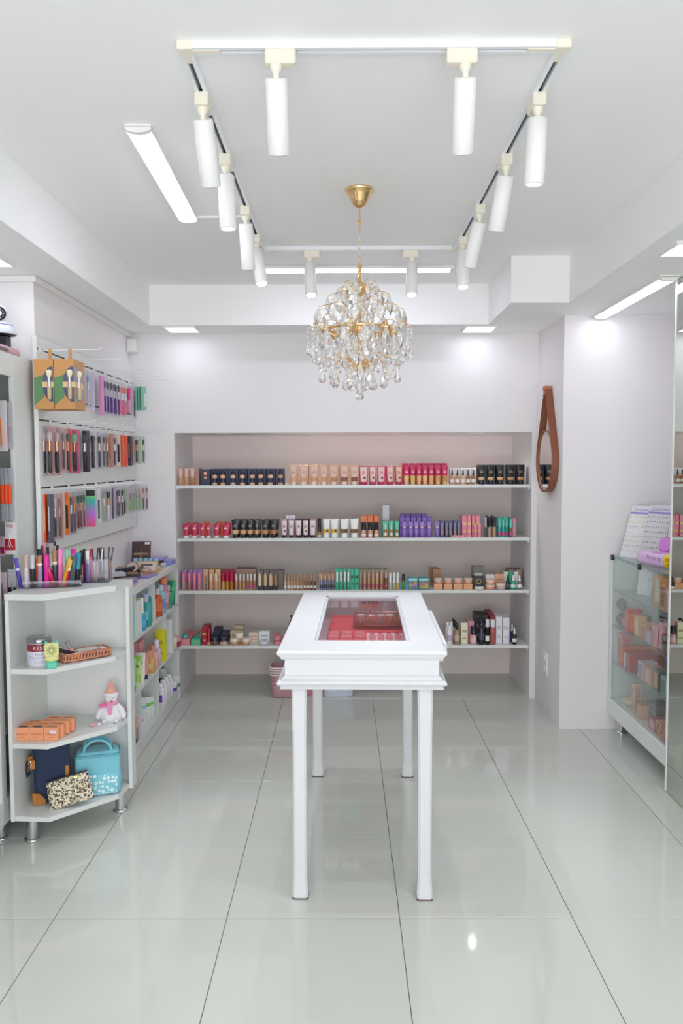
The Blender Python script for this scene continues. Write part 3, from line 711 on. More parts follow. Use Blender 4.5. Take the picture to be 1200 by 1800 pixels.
for k in range(4):
    basket('pink_basket', '%s of four nested dusty pink plastic baskets on the floor' % (['lowest', 'second lowest', 'second highest', 'topmost'][k]), -0.415, 5.36, 0.0+0.016*k+(0.002 if k == 0 else 0.002), 0.165, 0.155, 0.16, '#c99aa4', '#f1e6ea', 'nested pink baskets', 3 if k in (0, 3) else 0)
basket('pink_basket', 'single pink perforated plastic basket on the floor behind the table legs', -0.235, 5.42, 0.001, 0.15, 0.15, 0.15, '#e08ea0', '#e08ea0', None, 5)
basket('white_basket', 'white perforated plastic basket on the floor under the alcove shelves', -0.04, 5.38, 0.001, 0.225, 0.16, 0.14, '#dfe5f2', '#eef1f8', None, 13)
# ------------------------------------------------------------------ merchandise: meshes are made once per kind and shared
LIB = {}
def parts_of(key, fn):
    if key not in LIB: LIB[key] = [(n, mb.mesh(n, mt)) for n, mb, mt in fn()]
    return LIB[key]
def C(c, r=0.35, **k): return mat(c, r, **k)
LABW = '#efeef0'
def k_box(w, d, h, col, stripe=None, win=None, top=None):
    """carton: body, printed panel on the front (-y), optional clear window"""
    out = [('carton', MB().bbox(-w/2, 0, 0, w/2, d, h, 0.0012), C(col, 0.4))]
    if stripe: out += [('print', MB().box(-w*0.3, -0.0004, h*0.22, w*0.3, 0, h*0.30), C(stripe, 0.4)), ('print', MB().box(-w*0.34, -0.0004, h*0.55, w*0.34, 0, h*0.68), C(stripe, 0.4))]
    if win: out.append(('window', MB().box(-w*0.3, -0.0006, h*0.12, w*0.3, 0, h*0.86), C(win, 0.15)))
    if top: out.append(('flap', MB().box(-w*0.46, d*0.1, h, w*0.46, d*0.95, h+0.0006), C(top, 0.5)))
    return out
def k_tube(w, h, body, cap, band=None, bandz=(0.05, 0.4), lab=None, sticker=None, d=None):
    """squeeze tube standing on its cap, crimped flat at the top"""
    ch_ = h*0.17; d = d or w*0.75
    def sec(t): return (ch_+(h-ch_)*t, w*(0.40+0.10*t), d*(0.42*(1-t)**1.2)+0.0012)
    ts = [0, 0.08, 0.4, 0.7, 0.93, 0.935, 1.0]
    out = [('body', MB().loft([sec(t) for t in ts], 16, p=2.2), C(body, 0.28)),
           ('cap', MB().loft([(0, w*0.36, d*0.38), (0.002, w*0.38, d*0.4), (ch_, w*0.37, d*0.39)], 16, p=2.2), C(cap, 0.3))]
    if band:
        a, b = bandz; q = [(z_, x_+0.0004, y_+0.0004) for z_, x_, y_ in (sec(a), sec((a+b)/2), sec(b))]
        out.append(('band', MB().loft(q, 16, p=2.2), C(band, 0.3)))
    if lab:
        z_, x_, y_ = sec(0.62)
        out += [('print', MB().box(-x_*0.5, -y_-0.0012, z_-h*0.07, x_*0.5, -y_+0.002, z_+h*0.01), C(lab, 0.3)), ('print', MB().box(-x_*0.35, -y_-0.0012, z_+h*0.05, x_*0.35, -y_+0.002, z_+h*0.08), C(lab, 0.3))]
    if sticker:
        z_, x_, y_ = sec(0.15)
        out.append(('sticker', MB().lathe([(w*0.17, -y_-0.0018), (w*0.17, -y_+0.004)], 12, T=Matrix.Translation((w*0.12, 0, z_+h*0.10)) @ Matrix.Rotation(-PI/2, 4, 'X')), C(sticker, 0.4)))
    return out
def k_bottle(w, h, body, cap, capf=0.25, lab=None, round_=True, capw=0.6, tint=False):
    r = w/2; hb = h*(1-capf)
    if round_: bm_ = MB().lathe([(r*0.92, 0), (r, 0.002), (r, hb*0.86), (r*0.8, hb*0.95), (r*0.45, hb)], 16)
    else: bm_ = MB().loft([(0, r*0.94, r*0.6), (0.002, r, r*0.66), (hb*0.9, r, r*0.66), (hb, r*0.5, r*0.45)], 16, p=5)
    out = [('body', bm_, C(body, 0.15, kind='glassy') if tint else C(body, 0.22)),
           ('cap', MB().lathe([(r*capw, hb), (r*capw, h-0.001), (r*capw*0.9, h)], 14), C(cap, 0.25))]
    if lab:
        yy = -r if round_ else -r*0.66
        out.append(('label', MB().lathe([(r+0.0004, hb*0.25), (r+0.0004, hb*0.66)], 16, cap=False) if round_ else MB().box(-r*0.6, yy-0.0006, hb*0.28, r*0.6, yy, hb*0.62), C(lab, 0.4)))
    return out
def k_dropper(w, h, body, bulb, lab=LABW):
    r = w/2
    return [('body', MB().lathe([(r*0.95, 0), (r, 0.002), (r, h*0.52), (r*0.9, h*0.58), (r*0.45, h*0.62)], 14), C(body, 0.18)),
            ('collar', MB().lathe([(r*0.5, h*0.62), (r*0.5, h*0.74)], 12), C(bulb, 0.3)),
            ('bulb', MB().lathe([(r*0.32, h*0.74), (r*0.36, h*0.86), (r*0.2, h), (0.0005, h*1.005)], 12, cap=False), C(bulb, 0.4)),
            ('label', MB().lathe([(r+0.0004, h*0.15), (r+0.0004, h*0.36)], 14, cap=False), C(lab, 0.4))]
def k_pump(w, h, body, pump, lab=LABW):
    r = w/2
    return [('body', MB().lathe([(r*0.95, 0), (r, 0.002), (r, h*0.6), (r*0.8, h*0.68), (r*0.4, h*0.72)], 14), C(body, 0.2)),
            ('pump', MB().lathe([(r*0.45, h*0.72), (r*0.45, h*0.8), (r*0.18, h*0.81), (r*0.18, h*0.92)], 12).bbox(-r*0.35, -r*1.0, h*0.91, r*0.35, r*0.35, h*1.0, 0.001), C(pump, 0.3)),
            ('label', MB().lathe([(r+0.0004, h*0.18), (r+0.0004, h*0.45)], 14, cap=False), C(lab, 0.4))]
def k_gloss(w, h, body, cap, capf=0.42, lab=None, n=12, sleeve=None):
    r = w/2; hb = h*(1-capf)
    out = [('body', MB().lathe([(r*0.9, 0), (r, 0.001), (r, hb)], n), C(body, 0.15)),
           ('cap', MB().lathe([(r*0.92, hb), (r*0.92, h-0.001), (r*0.8, h)], n), C(cap, 0.25))]
    if lab: out.append(('label', MB().lathe([(r+0.0003, hb*0.2), (r+0.0003, hb*0.5)], n, cap=False), C(lab, 0.4)))
    if sleeve: out.append(('collar', MB().lathe([(r*1.01, hb-0.004), (r*1.01, hb+0.004)], n, cap=False), C(sleeve, 0.2, metal=0.8)))
    return out
def k_jar(r, h, body, lid, lab=None):
    out = [('pot', MB().lathe([(r*0.8, 0), (r*0.95, h*0.1), (r*0.98, h*0.5), (r*0.9, h*0.55)], 20), C(body, 0.2)),
           ('lid', MB().lathe([(r, h*0.55), (r, h*0.96), (r*0.96, h)], 20), C(lid, 0.3))]
    if lab: out.append(('label', MB().lathe([(r*0.99, h*0.14), (r*0.99, h*0.42)], 20, cap=False), C(lab, 0.4)))
    return out
def place(name, label, cat, parts, loc, rz=0, group=None, rot=None):
    t = thing(name, label, cat, loc, rz, group, rot)
    for n_, me in parts: put(n_, me, t)
    return t
NTH = lambda i, n: 'leftmost' if i == 0 else ('rightmost' if i == n-1 else ORD[i]+' from left')
def row(z, spans, y, name, desc, cat, mk, where, group=None, shades=None, dz=0.0, jit=0.002, rzj=0.05):
    """mk(width, shade) -> part list"""
    n = len(spans)
    for i, (a, b) in enumerate(spans):
        xa, xb = px_x(a, y, z+0.05), px_x(b, y, z+0.05); w = round((xb-xa)*0.96*500)/500
        sh = shades[i % len(shades)] if shades else None
        p = parts_of((name, desc, w, sh), lambda: mk(w, sh))
        lab = '%s %s' % (desc, where) if n == 1 else '%s, %s %s' % (desc, NTH(i, n), where)
        place(name, lab, cat, p, ((xa+xb)/2, y+random.uniform(-jit, jit), z+dz+0.0003), random.uniform(-rzj, rzj), group)
S1, S2, S3, S4 = SH
T1, T2, T3, T4 = 'on top alcove shelf', 'on second alcove shelf', 'on third alcove shelf', 'on lowest alcove shelf'
YFR = YB+0.055
def spans(c, w): return [(x-w/2, x+w/2) for x in c]
# ---- top shelf
row(S1, [(313, 322), (323, 332), (333, 343)], YFR, 'foundation_bottle', 'beige liquid bottle in clear carton', 'bottle', lambda w, s: k_gloss(w*0.9, 0.112, s, '#e3b9a4', 0.48), T1, 'beige bottles at the left end', ['#cf9f7c', '#d0a078', '#b9875e'])
row(S1, [(344, 350)], YFR+0.02, 'cosmetic_carton', 'brown carton beside the three beige bottles', 'box', lambda w, s: k_box(w, 0.09, 0.114, '#b08d80'), T1)
row(S1, [(352.5, 369)], YFR+0.01, 'cosmetic_carton', 'navy carton with round bronze ornaments', 'box', lambda w, s: k_box(w, 0.07, 0.105, '#232a4a')+[('medallion', MB().lathe([(w*0.19, 0), (w*0.19, 0.0015)], 14, T=Matrix.Translation((0, 0, 0.078)) @ Matrix.Rotation(PI/2, 4, 'X')).lathe([(w*0.15, 0), (w*0.15, 0.0015)], 14, T=Matrix.Translation((0, 0, 0.05)) @ Matrix.Rotation(PI/2, 4, 'X')), mat('#c4886e', 0.3, 0.6))], T1)
row(S1, [(370+16.3*i, 385.8+16.3*i) for i in range(8)], YFR+0.045, 'cosmetic_carton', 'navy carton behind navy-capped bottles', 'box', lambda w, s: k_box(w, 0.07, 0.108, '#252c4e', None, None, '#39406a'), T1, 'navy cartons')
row(S1, spans([377.3, 391.5, 409.3, 425.9, 443.2, 457.9, 474.7, 492.5], 9.6), YFR, 'foundation_bottle', 'beige bottle with navy cap and label', 'bottle', lambda w, s: k_bottle(w, 0.094, s, '#20233c', 0.24, '#262b4c', True, 0.7), T1, 'navy-capped foundation bottles', ['#dcb48f', '#d9ae86', '#deb894', '#e0bd9a', '#dcb58e', '#d8b08a', '#dab38e', '#bd8c63'])
pk = [(508, 523), (525, 542), (544, 560), (561.5, 577), (578.5, 595), (597, 613), (614.5, 630.5)]
row(S1, pk, YFR+0.035, 'cosmetic_carton', 'peach gold carton standing behind a beige tube', 'box', lambda w, s: k_box(w, 0.07, 0.132, '#d9ab86', None, None, '#c79a76'), T1, 'peach gold cartons')
row(S1, [(a+1.5, b-1.5) for a, b in pk], YFR, 'cosmetic_tube', 'beige rose squeeze tube before a peach carton', 'tube', lambda w, s: k_tube(w, 0.122, '#dcbcae', '#e2cdc0', s, (0.02, 0.3), '#b9877a', None), T1, 'beige rose tubes', ['#d9a87e', '#d39f74', '#cf9a6e', '#d0a076', '#b88360', '#8d5b4c', '#84574a'])
pp = [(631, 646.5), (648, 661.5), (662.5, 677), (678.5, 692.5), (694, 707.5)]
row(S1, pp, YFR+0.035, 'cosmetic_carton', 'magenta carton standing behind a pale pink tube', 'box', lambda w, s: k_box(w, 0.07, 0.124, '#c93a68', None, None, '#d8557e'), T1, 'magenta cartons')
row(S1, [(a+1.2, b-1.2) for a, b in pp], YFR, 'cosmetic_tube', 'pale pink squeeze tube with magenta cap', 'tube', lambda w, s: k_tube(w, 0.118, s, '#b3245a', None, (0, 1), '#c94876', '#2a1c26'), T1, 'pale pink tubes', ['#ecc9c6', '#ecc3bb', '#eabfc0', '#e9c4b8', '#e6bd9f'])
mg = [(709, 719.5), (720.5, 730.5), (731.5, 741), (742, 752), (753, 763), (764, 775), (776, 787)]
row(S1, [(a-1.5, b-1.5) for a, b in mg], YFR+0.05, 'cosmetic_carton', 'dark magenta carton behind the magenta tubes', 'box', lambda w, s: k_box(w, 0.07, 0.142, '#b51f52', None, None, '#d04d78'), T1, 'dark magenta cartons')
row(S1, mg, YFR, 'cosmetic_tube', 'magenta squeeze tube with gold neck and cap', 'tube', lambda w, s: k_tube(w, 0.128, '#c42259', '#d8b673', s, (0.0, 0.36), '#f0bccb'), T1, 'magenta tubes', ['#e3c07e', '#d9b36f', '#e0b670', '#e2bd80', '#ddb26a', '#cb9a5c', '#b98a52'])
dp = [(791, 798), (800, 807.5), (810, 817), (819, 826), (828, 835)]
row(S1, [(a-1, b+1.5) for a, b in dp], YFR+0.03, 'cosmetic_carton', 'small white carton behind a dropper bottle', 'box', lambda w, s: k_box(w, 0.05, 0.105, '#dcdde0'), T1, 'small white cartons')
row(S1, dp, YFR, 'dropper_bottle', 'small beige bottle with black dropper cap', 'bottle', lambda w, s: k_dropper(w, 0.098, s, '#1c1b20', '#e8e0d8'), T1, 'small dropper bottles', ['#c9976c', '#c08c5e', '#d8b08c', '#8f5d3e', '#a4704c'])
bk = [(838.5, 853), (854.5, 870), (871.5, 886), (888.5, 905.5), (906.5, 922)]
row(S1, bk, YFR+0.035, 'cosmetic_carton', 'black carton standing behind a black tube', 'box', lambda w, s: k_box(w, 0.07, 0.13, '#26262b', None, None, '#4a4a50'), T1, 'black cartons')
row(S1, [(a+1, b-1) for a, b in bk], YFR, 'cosmetic_tube', 'black squeeze tube with beige band', 'tube', lambda w, s: k_tube(w, 0.126, '#1a1a20', '#1d1a34', s, (0.08, 0.26), '#8c8058'), T1, 'black tubes with beige band', ['#e0ae82', '#dcb088', '#e0b184', '#c98d5e', '#cc8f5c'])
# ---- second shelf
rd = [(321, 333), (336, 347), (351, 360.5), (361.5, 371), (375, 386), (389, 405)]
row(S2, rd, YFR, 'cosmetic_tube', 'small crimson squeeze tube with white cap', 'tube', lambda w, s: k_tube(min(w, 0.05), 0.096, '#c62a52', '#eeeae8', None, (0, 1), '#eed5d8'), T2, 'small crimson tubes')
row(S2, [(329, 338), (340, 351), (379, 388), (395, 407)], YFR+0.07, 'cosmetic_tube', 'crimson tube in the row behind', 'tube', lambda w, s: k_tube(w, 0.098, '#b82348', '#e8e0de'), T2, 'crimson tubes behind')
row(S2, [(358, 368), (385, 396)], YFR+0.1, 'orange_tube', 'orange tube lying between crimson tubes', 'tube', lambda w, s: [(n_, mb, m_) for n_, mb, m_ in k_box(w, 0.05, 0.1, '#ee6a2c')], T2)
bt = [(407, 420), (421.5, 433), (434, 445), (446.5, 456), (460, 472), (474, 487)]
row(S2, [(a+4, b+4) for a, b in bt], YFR+0.075, 'cosmetic_tube', 'black tube in the row behind, tan band', 'tube', lambda w, s: k_tube(w, 0.122, '#17171c', '#15151a', '#b98a58', (0.05, 0.3)), T2, 'black tubes behind')
row(S2, bt, YFR, 'cosmetic_tube', 'black squeeze tube with tan band and black cap', 'tube', lambda w, s: k_tube(w, 0.12, '#17171c', '#15151a', s, (0.05, 0.34), '#8f8f90'), T2, 'black tubes with tan band', ['#d7ab80', '#d2a679', '#cfa173', '#c89868', '#bd8851', '#a97442'])
ps = [(494, 504.5), (507, 517), (519, 530), (532, 542), (544, 555)]
row(S2, ps, YFR, 'cosmetic_tube', 'pale pink slim tube with black cap', 'tube', lambda w, s: k_tube(w, 0.113, '#e3ccd2', '#18161a', None, (0, 1), '#8e7a82', '#2a262b' if s else None), T2, 'pale pink slim tubes', [1, 0, 0, 1, 0])
row(S2, [(494.5, 505), (507, 518), (519, 531), (532, 543), (544, 556)], YFR+0.06, 'cosmetic_carton', 'pink and black carton behind slim tubes', 'box', lambda w, s: k_box(w, 0.06, 0.122, s, None, None, '#c99aa4'), T2, 'pink and black cartons', ['#caa2ac', '#b98c98', '#3a2f36', '#443840', '#c98f9e'])
row(S2, [(502, 519)], YFR+0.062, 'cosmetic_carton', 'white flat carton lying on the cartons behind the slim tubes', 'box', lambda w, s: k_box(w, 0.05, 0.022, '#e3dfe6', '#6a6470'), T2, dz=0.1225)
row(S2, [(557.5, 564.5)], YFR, 'lip_gloss', 'slim black tube with amber lower end', 'cosmetic', lambda w, s: k_gloss(w, 0.13, '#b5834e', '#1a191d', 0.72, '#efe9e4'), T2)
wy = [(567, 580), (581, 594.5), (598, 612), (615, 630.5)]
row(S2, wy, YFR, 'sunscreen_tube', 'white tube with yellow or brown band', 'tube', lambda w, s: k_tube(w, 0.124, '#eeeeec', '#f4f4f3', s, (0.10, 0.36), None, '#2b2b30'), T2, 'white sunscreen tubes', ['#e7b83c', '#e5b63e', '#8d531f', '#8a5528'])
row(S2, [(573, 583), (588, 597), (606, 615), (622, 631)], YFR+0.07, 'sunscreen_tube', 'white tube in the row behind the banded tubes', 'tube', lambda w, s: k_tube(w, 0.124, '#eae9e6', '#f0f0ef'), T2, 'white tubes behind')
ob = [(633.5, 644.5), (645.5, 655.5), (656.5, 666)]
row(S2, ob, YFR+0.03, 'cosmetic_carton', 'orange topped carton with dark front', 'box', lambda w, s: k_box(w, 0.08, 0.143, '#e2763f', None, None, '#e78d55')+[('front_print', MB().box(-w*0.49, -0.0006, 0.035, w*0.49, 0, 0.10), C('#2a2226', 0.3))], T2, 'orange topped cartons')
row(S2, [(a+1, b-1) for a, b in ob], YFR, 'foundation_bottle', 'pearl squeeze bottle before an orange carton', 'bottle', lambda w, s: k_gloss(w, 0.10, '#d8b29a', '#241e22', 0.5, '#ece2dc'), T2, 'pearl bottles')
row(S2, [(672, 684)], YFR+0.19, 'cosmetic_carton', 'tall blank white carton behind the mint cartons', 'box', lambda w, s: k_box(w, 0.05, 0.205, '#e4e3e6'), T2)
mb_ = [(672, 681.5), (683, 692), (693, 701.5)]
row(S2, mb_, YFR+0.03, 'cosmetic_carton', 'mint green carton', 'box', lambda w, s: k_box(w, 0.07, 0.104, '#55c9a4', None, None, '#7ad8b8'), T2, 'mint green cartons')
row(S2, [(a+1.6, b-1.2) for a, b in mb_], YFR, 'dropper_bottle', 'amber bottle with white and green dropper', 'bottle', lambda w, s: k_dropper(w, 0.088, '#a9773c', '#e6efe9', '#eadfca'), T2, 'amber dropper bottles')
pu = [(706, 715), (717.5, 726), (727, 736), (737, 746), (749.5, 758.5), (763.5, 773)]
row(S2, [(702.5, 711), (712, 721), (722, 731), (732, 740), (741.5, 750), (751, 759.5)], YFR+0.045, 'cosmetic_carton', 'purple carton with pale print', 'box', lambda w, s: k_box(w, 0.06, 0.13, '#7d56b0', '#b598d8', None, '#9a7acb'), T2, 'purple cartons')
row(S2, [(703, 711.5), (712.5, 721), (722, 730.5), (731, 740), (741, 750)], YFR+0.11, 'cosmetic_carton', 'taller purple carton in the back row', 'box', lambda w, s: k_box(w, 0.06, 0.148, '#7049a6', None, None, '#9270c4'), T2, 'purple cartons behind')
row(S2, pu, YFR, 'cosmetic_tube', 'lilac squeeze tube with swirl print', 'tube', lambda w, s: k_tube(w, 0.104, '#8a66bd', '#7a55ad', None, (0, 1), '#e0b59a'), T2, 'lilac tubes')
gm = [(773.5, 780), (782, 787.5), (788.5, 794.5), (796.5, 802), (803.5, 809)]
row(S2, [(a, b+1) for a, b in gm], YFR+0.04, 'cosmetic_carton', 'grey mauve carton', 'box', lambda w, s: k_box(w, 0.07, 0.104, '#6f6b8e', None, None, '#8c88a8'), T2, 'grey mauve cartons')
row(S2, gm, YFR, 'cosmetic_tube', 'grey mauve slim tube with bronze lower half', 'tube', lambda w, s: k_tube(w, 0.094, '#716e92', '#5c5a78', '#8d7c80', (0.0, 0.45)), T2, 'grey mauve tubes')
row(S2, [(811.5, 820), (821, 828), (829, 835.5), (836.5, 843)], YFR+0.035, 'cosmetic_carton', 'tall pink carton with gold print', 'box', lambda w, s: k_box(w, 0.07, 0.142, '#e8899c', '#e8c98a', None, '#f0a6b4'), T2, 'tall pink cartons')
row(S2, [(832, 838), (839.5, 846)], YFR, 'cosmetic_tube', 'small pink tube with mauve top', 'tube', lambda w, s: k_tube(w, 0.088, '#dd7f92', '#e79aaa', '#d9a86a', (0.3, 0.5)), T2, 'small pink tubes')
row(S2, [(793, 804), (804.5, 815), (816, 826)], YFR-0.015, 'cosmetic_tube', 'pink tube lying flat at the shelf edge', 'tube', lambda w, s: [('body', MB().cyl((-w/2, 0, 0.008), (w*0.25, 0, 0.008), 0.008, 10), C('#e8919c')), ('cap', MB().cyl((w*0.25, 0, 0.008), (w/2, 0, 0.008), 0.0075, 10), C('#efb4a0'))], T2, 'pink tubes lying flat', rzj=0.0)
row(S2, [(851, 855.5), (856.5, 863.5), (865, 871.5)], YFR, 'lip_gloss', 'glossy beige concealer with black or silver cap', 'cosmetic', lambda w, s: k_gloss(w, 0.135, s[0], s[1], 0.5, None), T2, 'glossy concealers', [('#6a6068', '#b8b6bd'), ('#b79a8c', '#1c1b22'), ('#c4a07e', '#1a191f')])
row(S2, [(852, 858), (861, 868)], YFR+0.06, 'lip_gloss', 'black capped concealer in the row behind', 'cosmetic', lambda w, s: k_gloss(w, 0.14, '#a58c84', '#2b2a33', 0.5, None), T2, 'concealers behind')
mm_ = [(875, 880), (881.5, 886.5), (888, 892.5), (894.5, 900)]
row(S2, mm_, YFR, 'mascara', 'turquoise capped gloss with pink base', 'cosmetic', lambda w, s: k_gloss(w, 0.118, s, '#63cdbd', 0.45, '#d63a86', 12, '#3aa9a0'), T2, 'turquoise capped glosses', ['#3fa9a8', '#3fb0ae', '#3a9f9c', '#8a5a3e'])
row(S2, [(900.5, 906)], YFR+0.02, 'cosmetic_carton', 'pink carton at the right end beside turquoise glosses', 'box', lambda w, s: k_box(w, 0.06, 0.125, '#e391a2', '#5fc0b0'), T2)
row(S2, [(874, 883), (884, 893), (894, 902)], YFR+0.08, 'cosmetic_carton', 'mint and pink carton behind the turquoise glosses', 'box', lambda w, s: k_box(w, 0.06, 0.128, '#58c3a6', '#e79ab0'), T2, 'mint and pink cartons')
# ---- third shelf
pg = [(319, 326), (329, 336), (337.5, 345), (346, 353.5)]
row(S3, [(a+2, b+2.4) for a, b in pg], YFR+0.045, 'cosmetic_carton', 'lilac carton behind a pink gloss', 'box', lambda w, s: k_box(w, 0.07, 0.128, '#b18fc8', None, None, '#c7a8da'), T3, 'lilac cartons')
row(S3, pg, YFR, 'lip_gloss', 'pink square tube with metallic lower window', 'cosmetic', lambda w, s: k_gloss(w, 0.118, s, '#e886a2', 0.52, None, 4), T3, 'pink square glosses', ['#c9a396', '#b88a78', '#e07f9c', '#c49a90'])
row(S3, [(357, 366), (367, 377), (378, 388)], YFR+0.03, 'cosmetic_carton', 'tall peach carton', 'box', lambda w, s: k_box(w, 0.08, 0.134, '#ddae86', '#c98f6c', None, '#d29f76'), T3, 'tall peach cartons')
row(S3, [(367.5, 374), (376.5, 383)], YFR, 'lip_gloss', 'clear gloss tube before a peach carton', 'cosmetic', lambda w, s: k_gloss(w, 0.112, '#d7a98c', '#e3c8ae', 0.4), T3, 'clear glosses')
row(S3, [(360, 364)], YFR, 'lip_gloss', 'thin grey pencil leaning on the leftmost peach carton', 'cosmetic', lambda w, s: k_gloss(0.009, 0.08, '#77695f', '#8d8078', 0.5), T3)
rg = [(389, 395.5), (396.5, 402.5), (403.5, 410.5)]
row(S3, [(a+0.5, b+1.5) for a, b in rg], YFR+0.04, 'cosmetic_carton', 'ruby carton behind a ruby capped gloss', 'box', lambda w, s: k_box(w, 0.07, 0.128, '#a51f45', None, None, '#b84a62'), T3, 'ruby cartons')
row(S3, rg, YFR, 'lip_gloss', 'gold gloss with ruby cap', 'cosmetic', lambda w, s: k_gloss(w, 0.118, s, '#a8173f', 0.5), T3, 'ruby capped glosses', ['#c79a66', '#bf8a3e', '#a9702e'])
row(S3, spans([415, 422, 428.5, 435.5, 441, 447.5], 4), YFR, 'lip_gloss', 'thin gold gloss with clear silver cap', 'cosmetic', lambda w, s: k_gloss(w, 0.108, s[0], '#d9d3cb', 0.4, s[1]), T3, 'thin gold glosses', [('#cf9f6e', None), ('#c99a68', None), ('#caa173', None), ('#a9805a', '#d2468c'), ('#b58d60', '#d2468c'), ('#a47a50', '#d2468c')])
row(S3, [(413, 450)], YFR+0.09, 'display_carton', 'open brown display carton behind the thin gold glosses', 'box', lambda w, s: k_box(w, 0.10, 0.13, '#a88572', None, None, '#6a4c3e'), T3)
ge_ = [(453, 460), (462.5, 470), (472, 479.5), (481, 488)]
row(S3, [(a+1.5, b+2.8) for a, b in ge_]+[(489.5, 498)], YFR+0.035, 'cosmetic_carton', 'grey carton behind a beige concealer', 'box', lambda w, s: k_box(w, 0.08, 0.126, '#6a625f', None, None, '#857c78'), T3, 'grey cartons')
row(S3, ge_, YFR, 'lip_gloss', 'beige concealer tube with grey foot', 'cosmetic', lambda w, s: [('foot', MB().lathe([(w*0.46, 0), (w*0.46, 0.03)], 12), C('#3e3b3c')), ('body', MB().lathe([(w*0.44, 0.03), (w*0.42, 0.09), (w*0.2, 0.112)], 12), C(s))], T3, 'beige concealers', ['#dccba8', '#d5b386', '#d4b896', '#a77a4e'])
row(S3, spans([501, 507, 512.5, 518, 523, 529, 535.5, 541.5, 547.5, 553], 4.4), YFR, 'lip_gloss', 'slim gloss with bronze cap', 'cosmetic', lambda w, s: k_gloss(w, 0.105, s, '#b58a72', 0.42, '#e9e2de', 10), T3, 'slim bronze capped glosses', ['#d9b694', '#d2a884', '#cd9f78', '#c8956a', '#c0895e', '#b57c50', '#9f6440', '#8f5636', '#7a4630', '#6a3b2a'])
row(S3, [(562, 567.5), (569, 574), (576.5, 581), (582.5, 587)], YFR, 'lip_gloss', 'peach gloss in blue grey sleeve', 'cosmetic', lambda w, s: k_gloss(w, 0.104, '#8f9ac0', '#dcb89a', 0.35, '#3c4466', 4), T3, 'blue grey glosses')
row(S3, [(560, 571), (572, 579), (580, 588)], YFR+0.045, 'cosmetic_carton', 'peach carton behind the blue grey glosses', 'box', lambda w, s: k_box(w, 0.06, 0.106, '#cfa487'), T3, 'peach cartons')
mt = [(589, 595.5), (596.5, 602), (603, 608.5), (609.5, 615), (616, 621.5), (622.5, 630.5)]
row(S3, mt, YFR+0.02, 'cosmetic_carton', 'turquoise green carton with black mark', 'box', lambda w, s: k_box(w, 0.09, 0.135, '#3dbf98', '#1b4a40', None, '#6ad2b2'), T3, 'turquoise green cartons')
row(S3, [(590, 594.5), (597, 601), (604, 608), (610, 614)], YFR, 'lip_gloss', 'white capped tube before a turquoise green carton', 'cosmetic', lambda w, s: k_gloss(w, 0.12, '#52c8a4', '#e9f2ef', 0.55), T3, 'white capped tubes')
py = [(632, 636.5), (637.5, 644), (645, 651), (652, 658.5), (659.5, 666), (667, 673.5), (675, 681.5)]
row(S3, [(a, b+0.8) for a, b in py], YFR+0.04, 'cosmetic_carton', 'thin taupe carton behind a peach gloss', 'box', lambda w, s: k_box(w, 0.07, 0.128, '#a89684', None, None, '#8e8272'), T3, 'thin taupe cartons')
row(S3, py, YFR, 'lip_gloss', 'thin peach gloss in pinkish carton', 'cosmetic', lambda w, s: k_gloss(w*0.9, 0.112, s, '#d6b09c', 0.3, '#c96a78', 4), T3, 'thin peach glosses', ['#d9b08c', '#dba98c', '#e0b483', '#ddb287', '#d8b48e', '#d2aa82', '#9c6a4a'])
row(S3, [(683, 689), (690, 695), (696, 701.5)], YFR, 'cosmetic_tube', 'white slim tube with coloured foot', 'tube', lambda w, s: k_gloss(w, 0.114, s, '#e9e8e4', 0.6), T3, 'white slim tubes', ['#d9b8a4', '#a9c4a6', '#d8b25c'])
row(S3, [(706, 711.5)], YFR, 'nail_polish', 'small green bottle with long black cap', 'bottle', lambda w, s: k_gloss(w, 0.105, '#5f8f4a', '#20262a', 0.45), T3)
row(S3, [(703, 706), (712, 715)], YFR, 'small_vial', 'tiny bright blue vial beside the green bottle', 'bottle', lambda w, s: k_gloss(w, 0.035, '#2f9fd0', '#4ab8de', 0.4), T3, 'tiny blue vials')
for k_, (a, b, cols) in enumerate(((717, 734, ['#c07a52', '#6a7ec0', '#a06090', '#c9a06a', '#7ab0c4', '#d0829a', '#8090b0', '#b06a52', '#d8a84a']), (735, 754, ['#7fc06a', '#e0a04a', '#d8c04a', '#b07ab0', '#c88a5a', '#d0b070', '#c07a60', '#9a8ab8', '#c88a3a']))):
    def quad(w, s):
        h_ = 0.082; out = [('case', MB().bbox(-w/2, 0, 0, w/2, 0.02, h_, 0.002), C('#1f8f98' if k_ == 0 else '#11707a')), ('lid_print', MB().box(-w*0.45, -0.0006, h_*0.7, w*0.45, 0, h_*0.92), C('#9ad6d8'))]
        for q in range(9):
            i_, j_ = q % 3, q//3; cw = w*0.27
            out.append(('pan', MB().box(-w*0.42+i_*w*0.29, -0.001, h_*0.08+j_*h_*0.19, -w*0.42+i_*w*0.29+cw, 0.0, h_*0.08+j_*h_*0.19+h_*0.165), C(cols[q], 0.6)))
        return out
    row(S3, [(a, b)], YFR, 'eyeshadow_palette', 'teal framed eyeshadow palette with nine pans, %s' % ('left one' if k_ == 0 else 'right one'), 'palette', quad, T3)
jp = [(762, 778), (779.5, 795), (796.5, 813), (814.5, 830.5)]
row(S3, jp, YFR, 'cosmetic_carton', 'flat peach carton under a powder jar', 'box', lambda w, s: k_box(w, 0.07, 0.036, '#e0a87c', '#c88a60'), T3, 'flat peach cartons', rzj=0.0)
row(S3, [(a+0.5, b-0.5) for a, b in jp], YFR+0.03, 'powder_jar', 'peach powder jar with clear rose lid', 'jar', lambda w, s: k_jar(w/2, 0.038, '#dfa98c', '#d9bdb0'), T3, 'peach powder jars', dz=0.0365, rzj=0.0, jit=0.0)
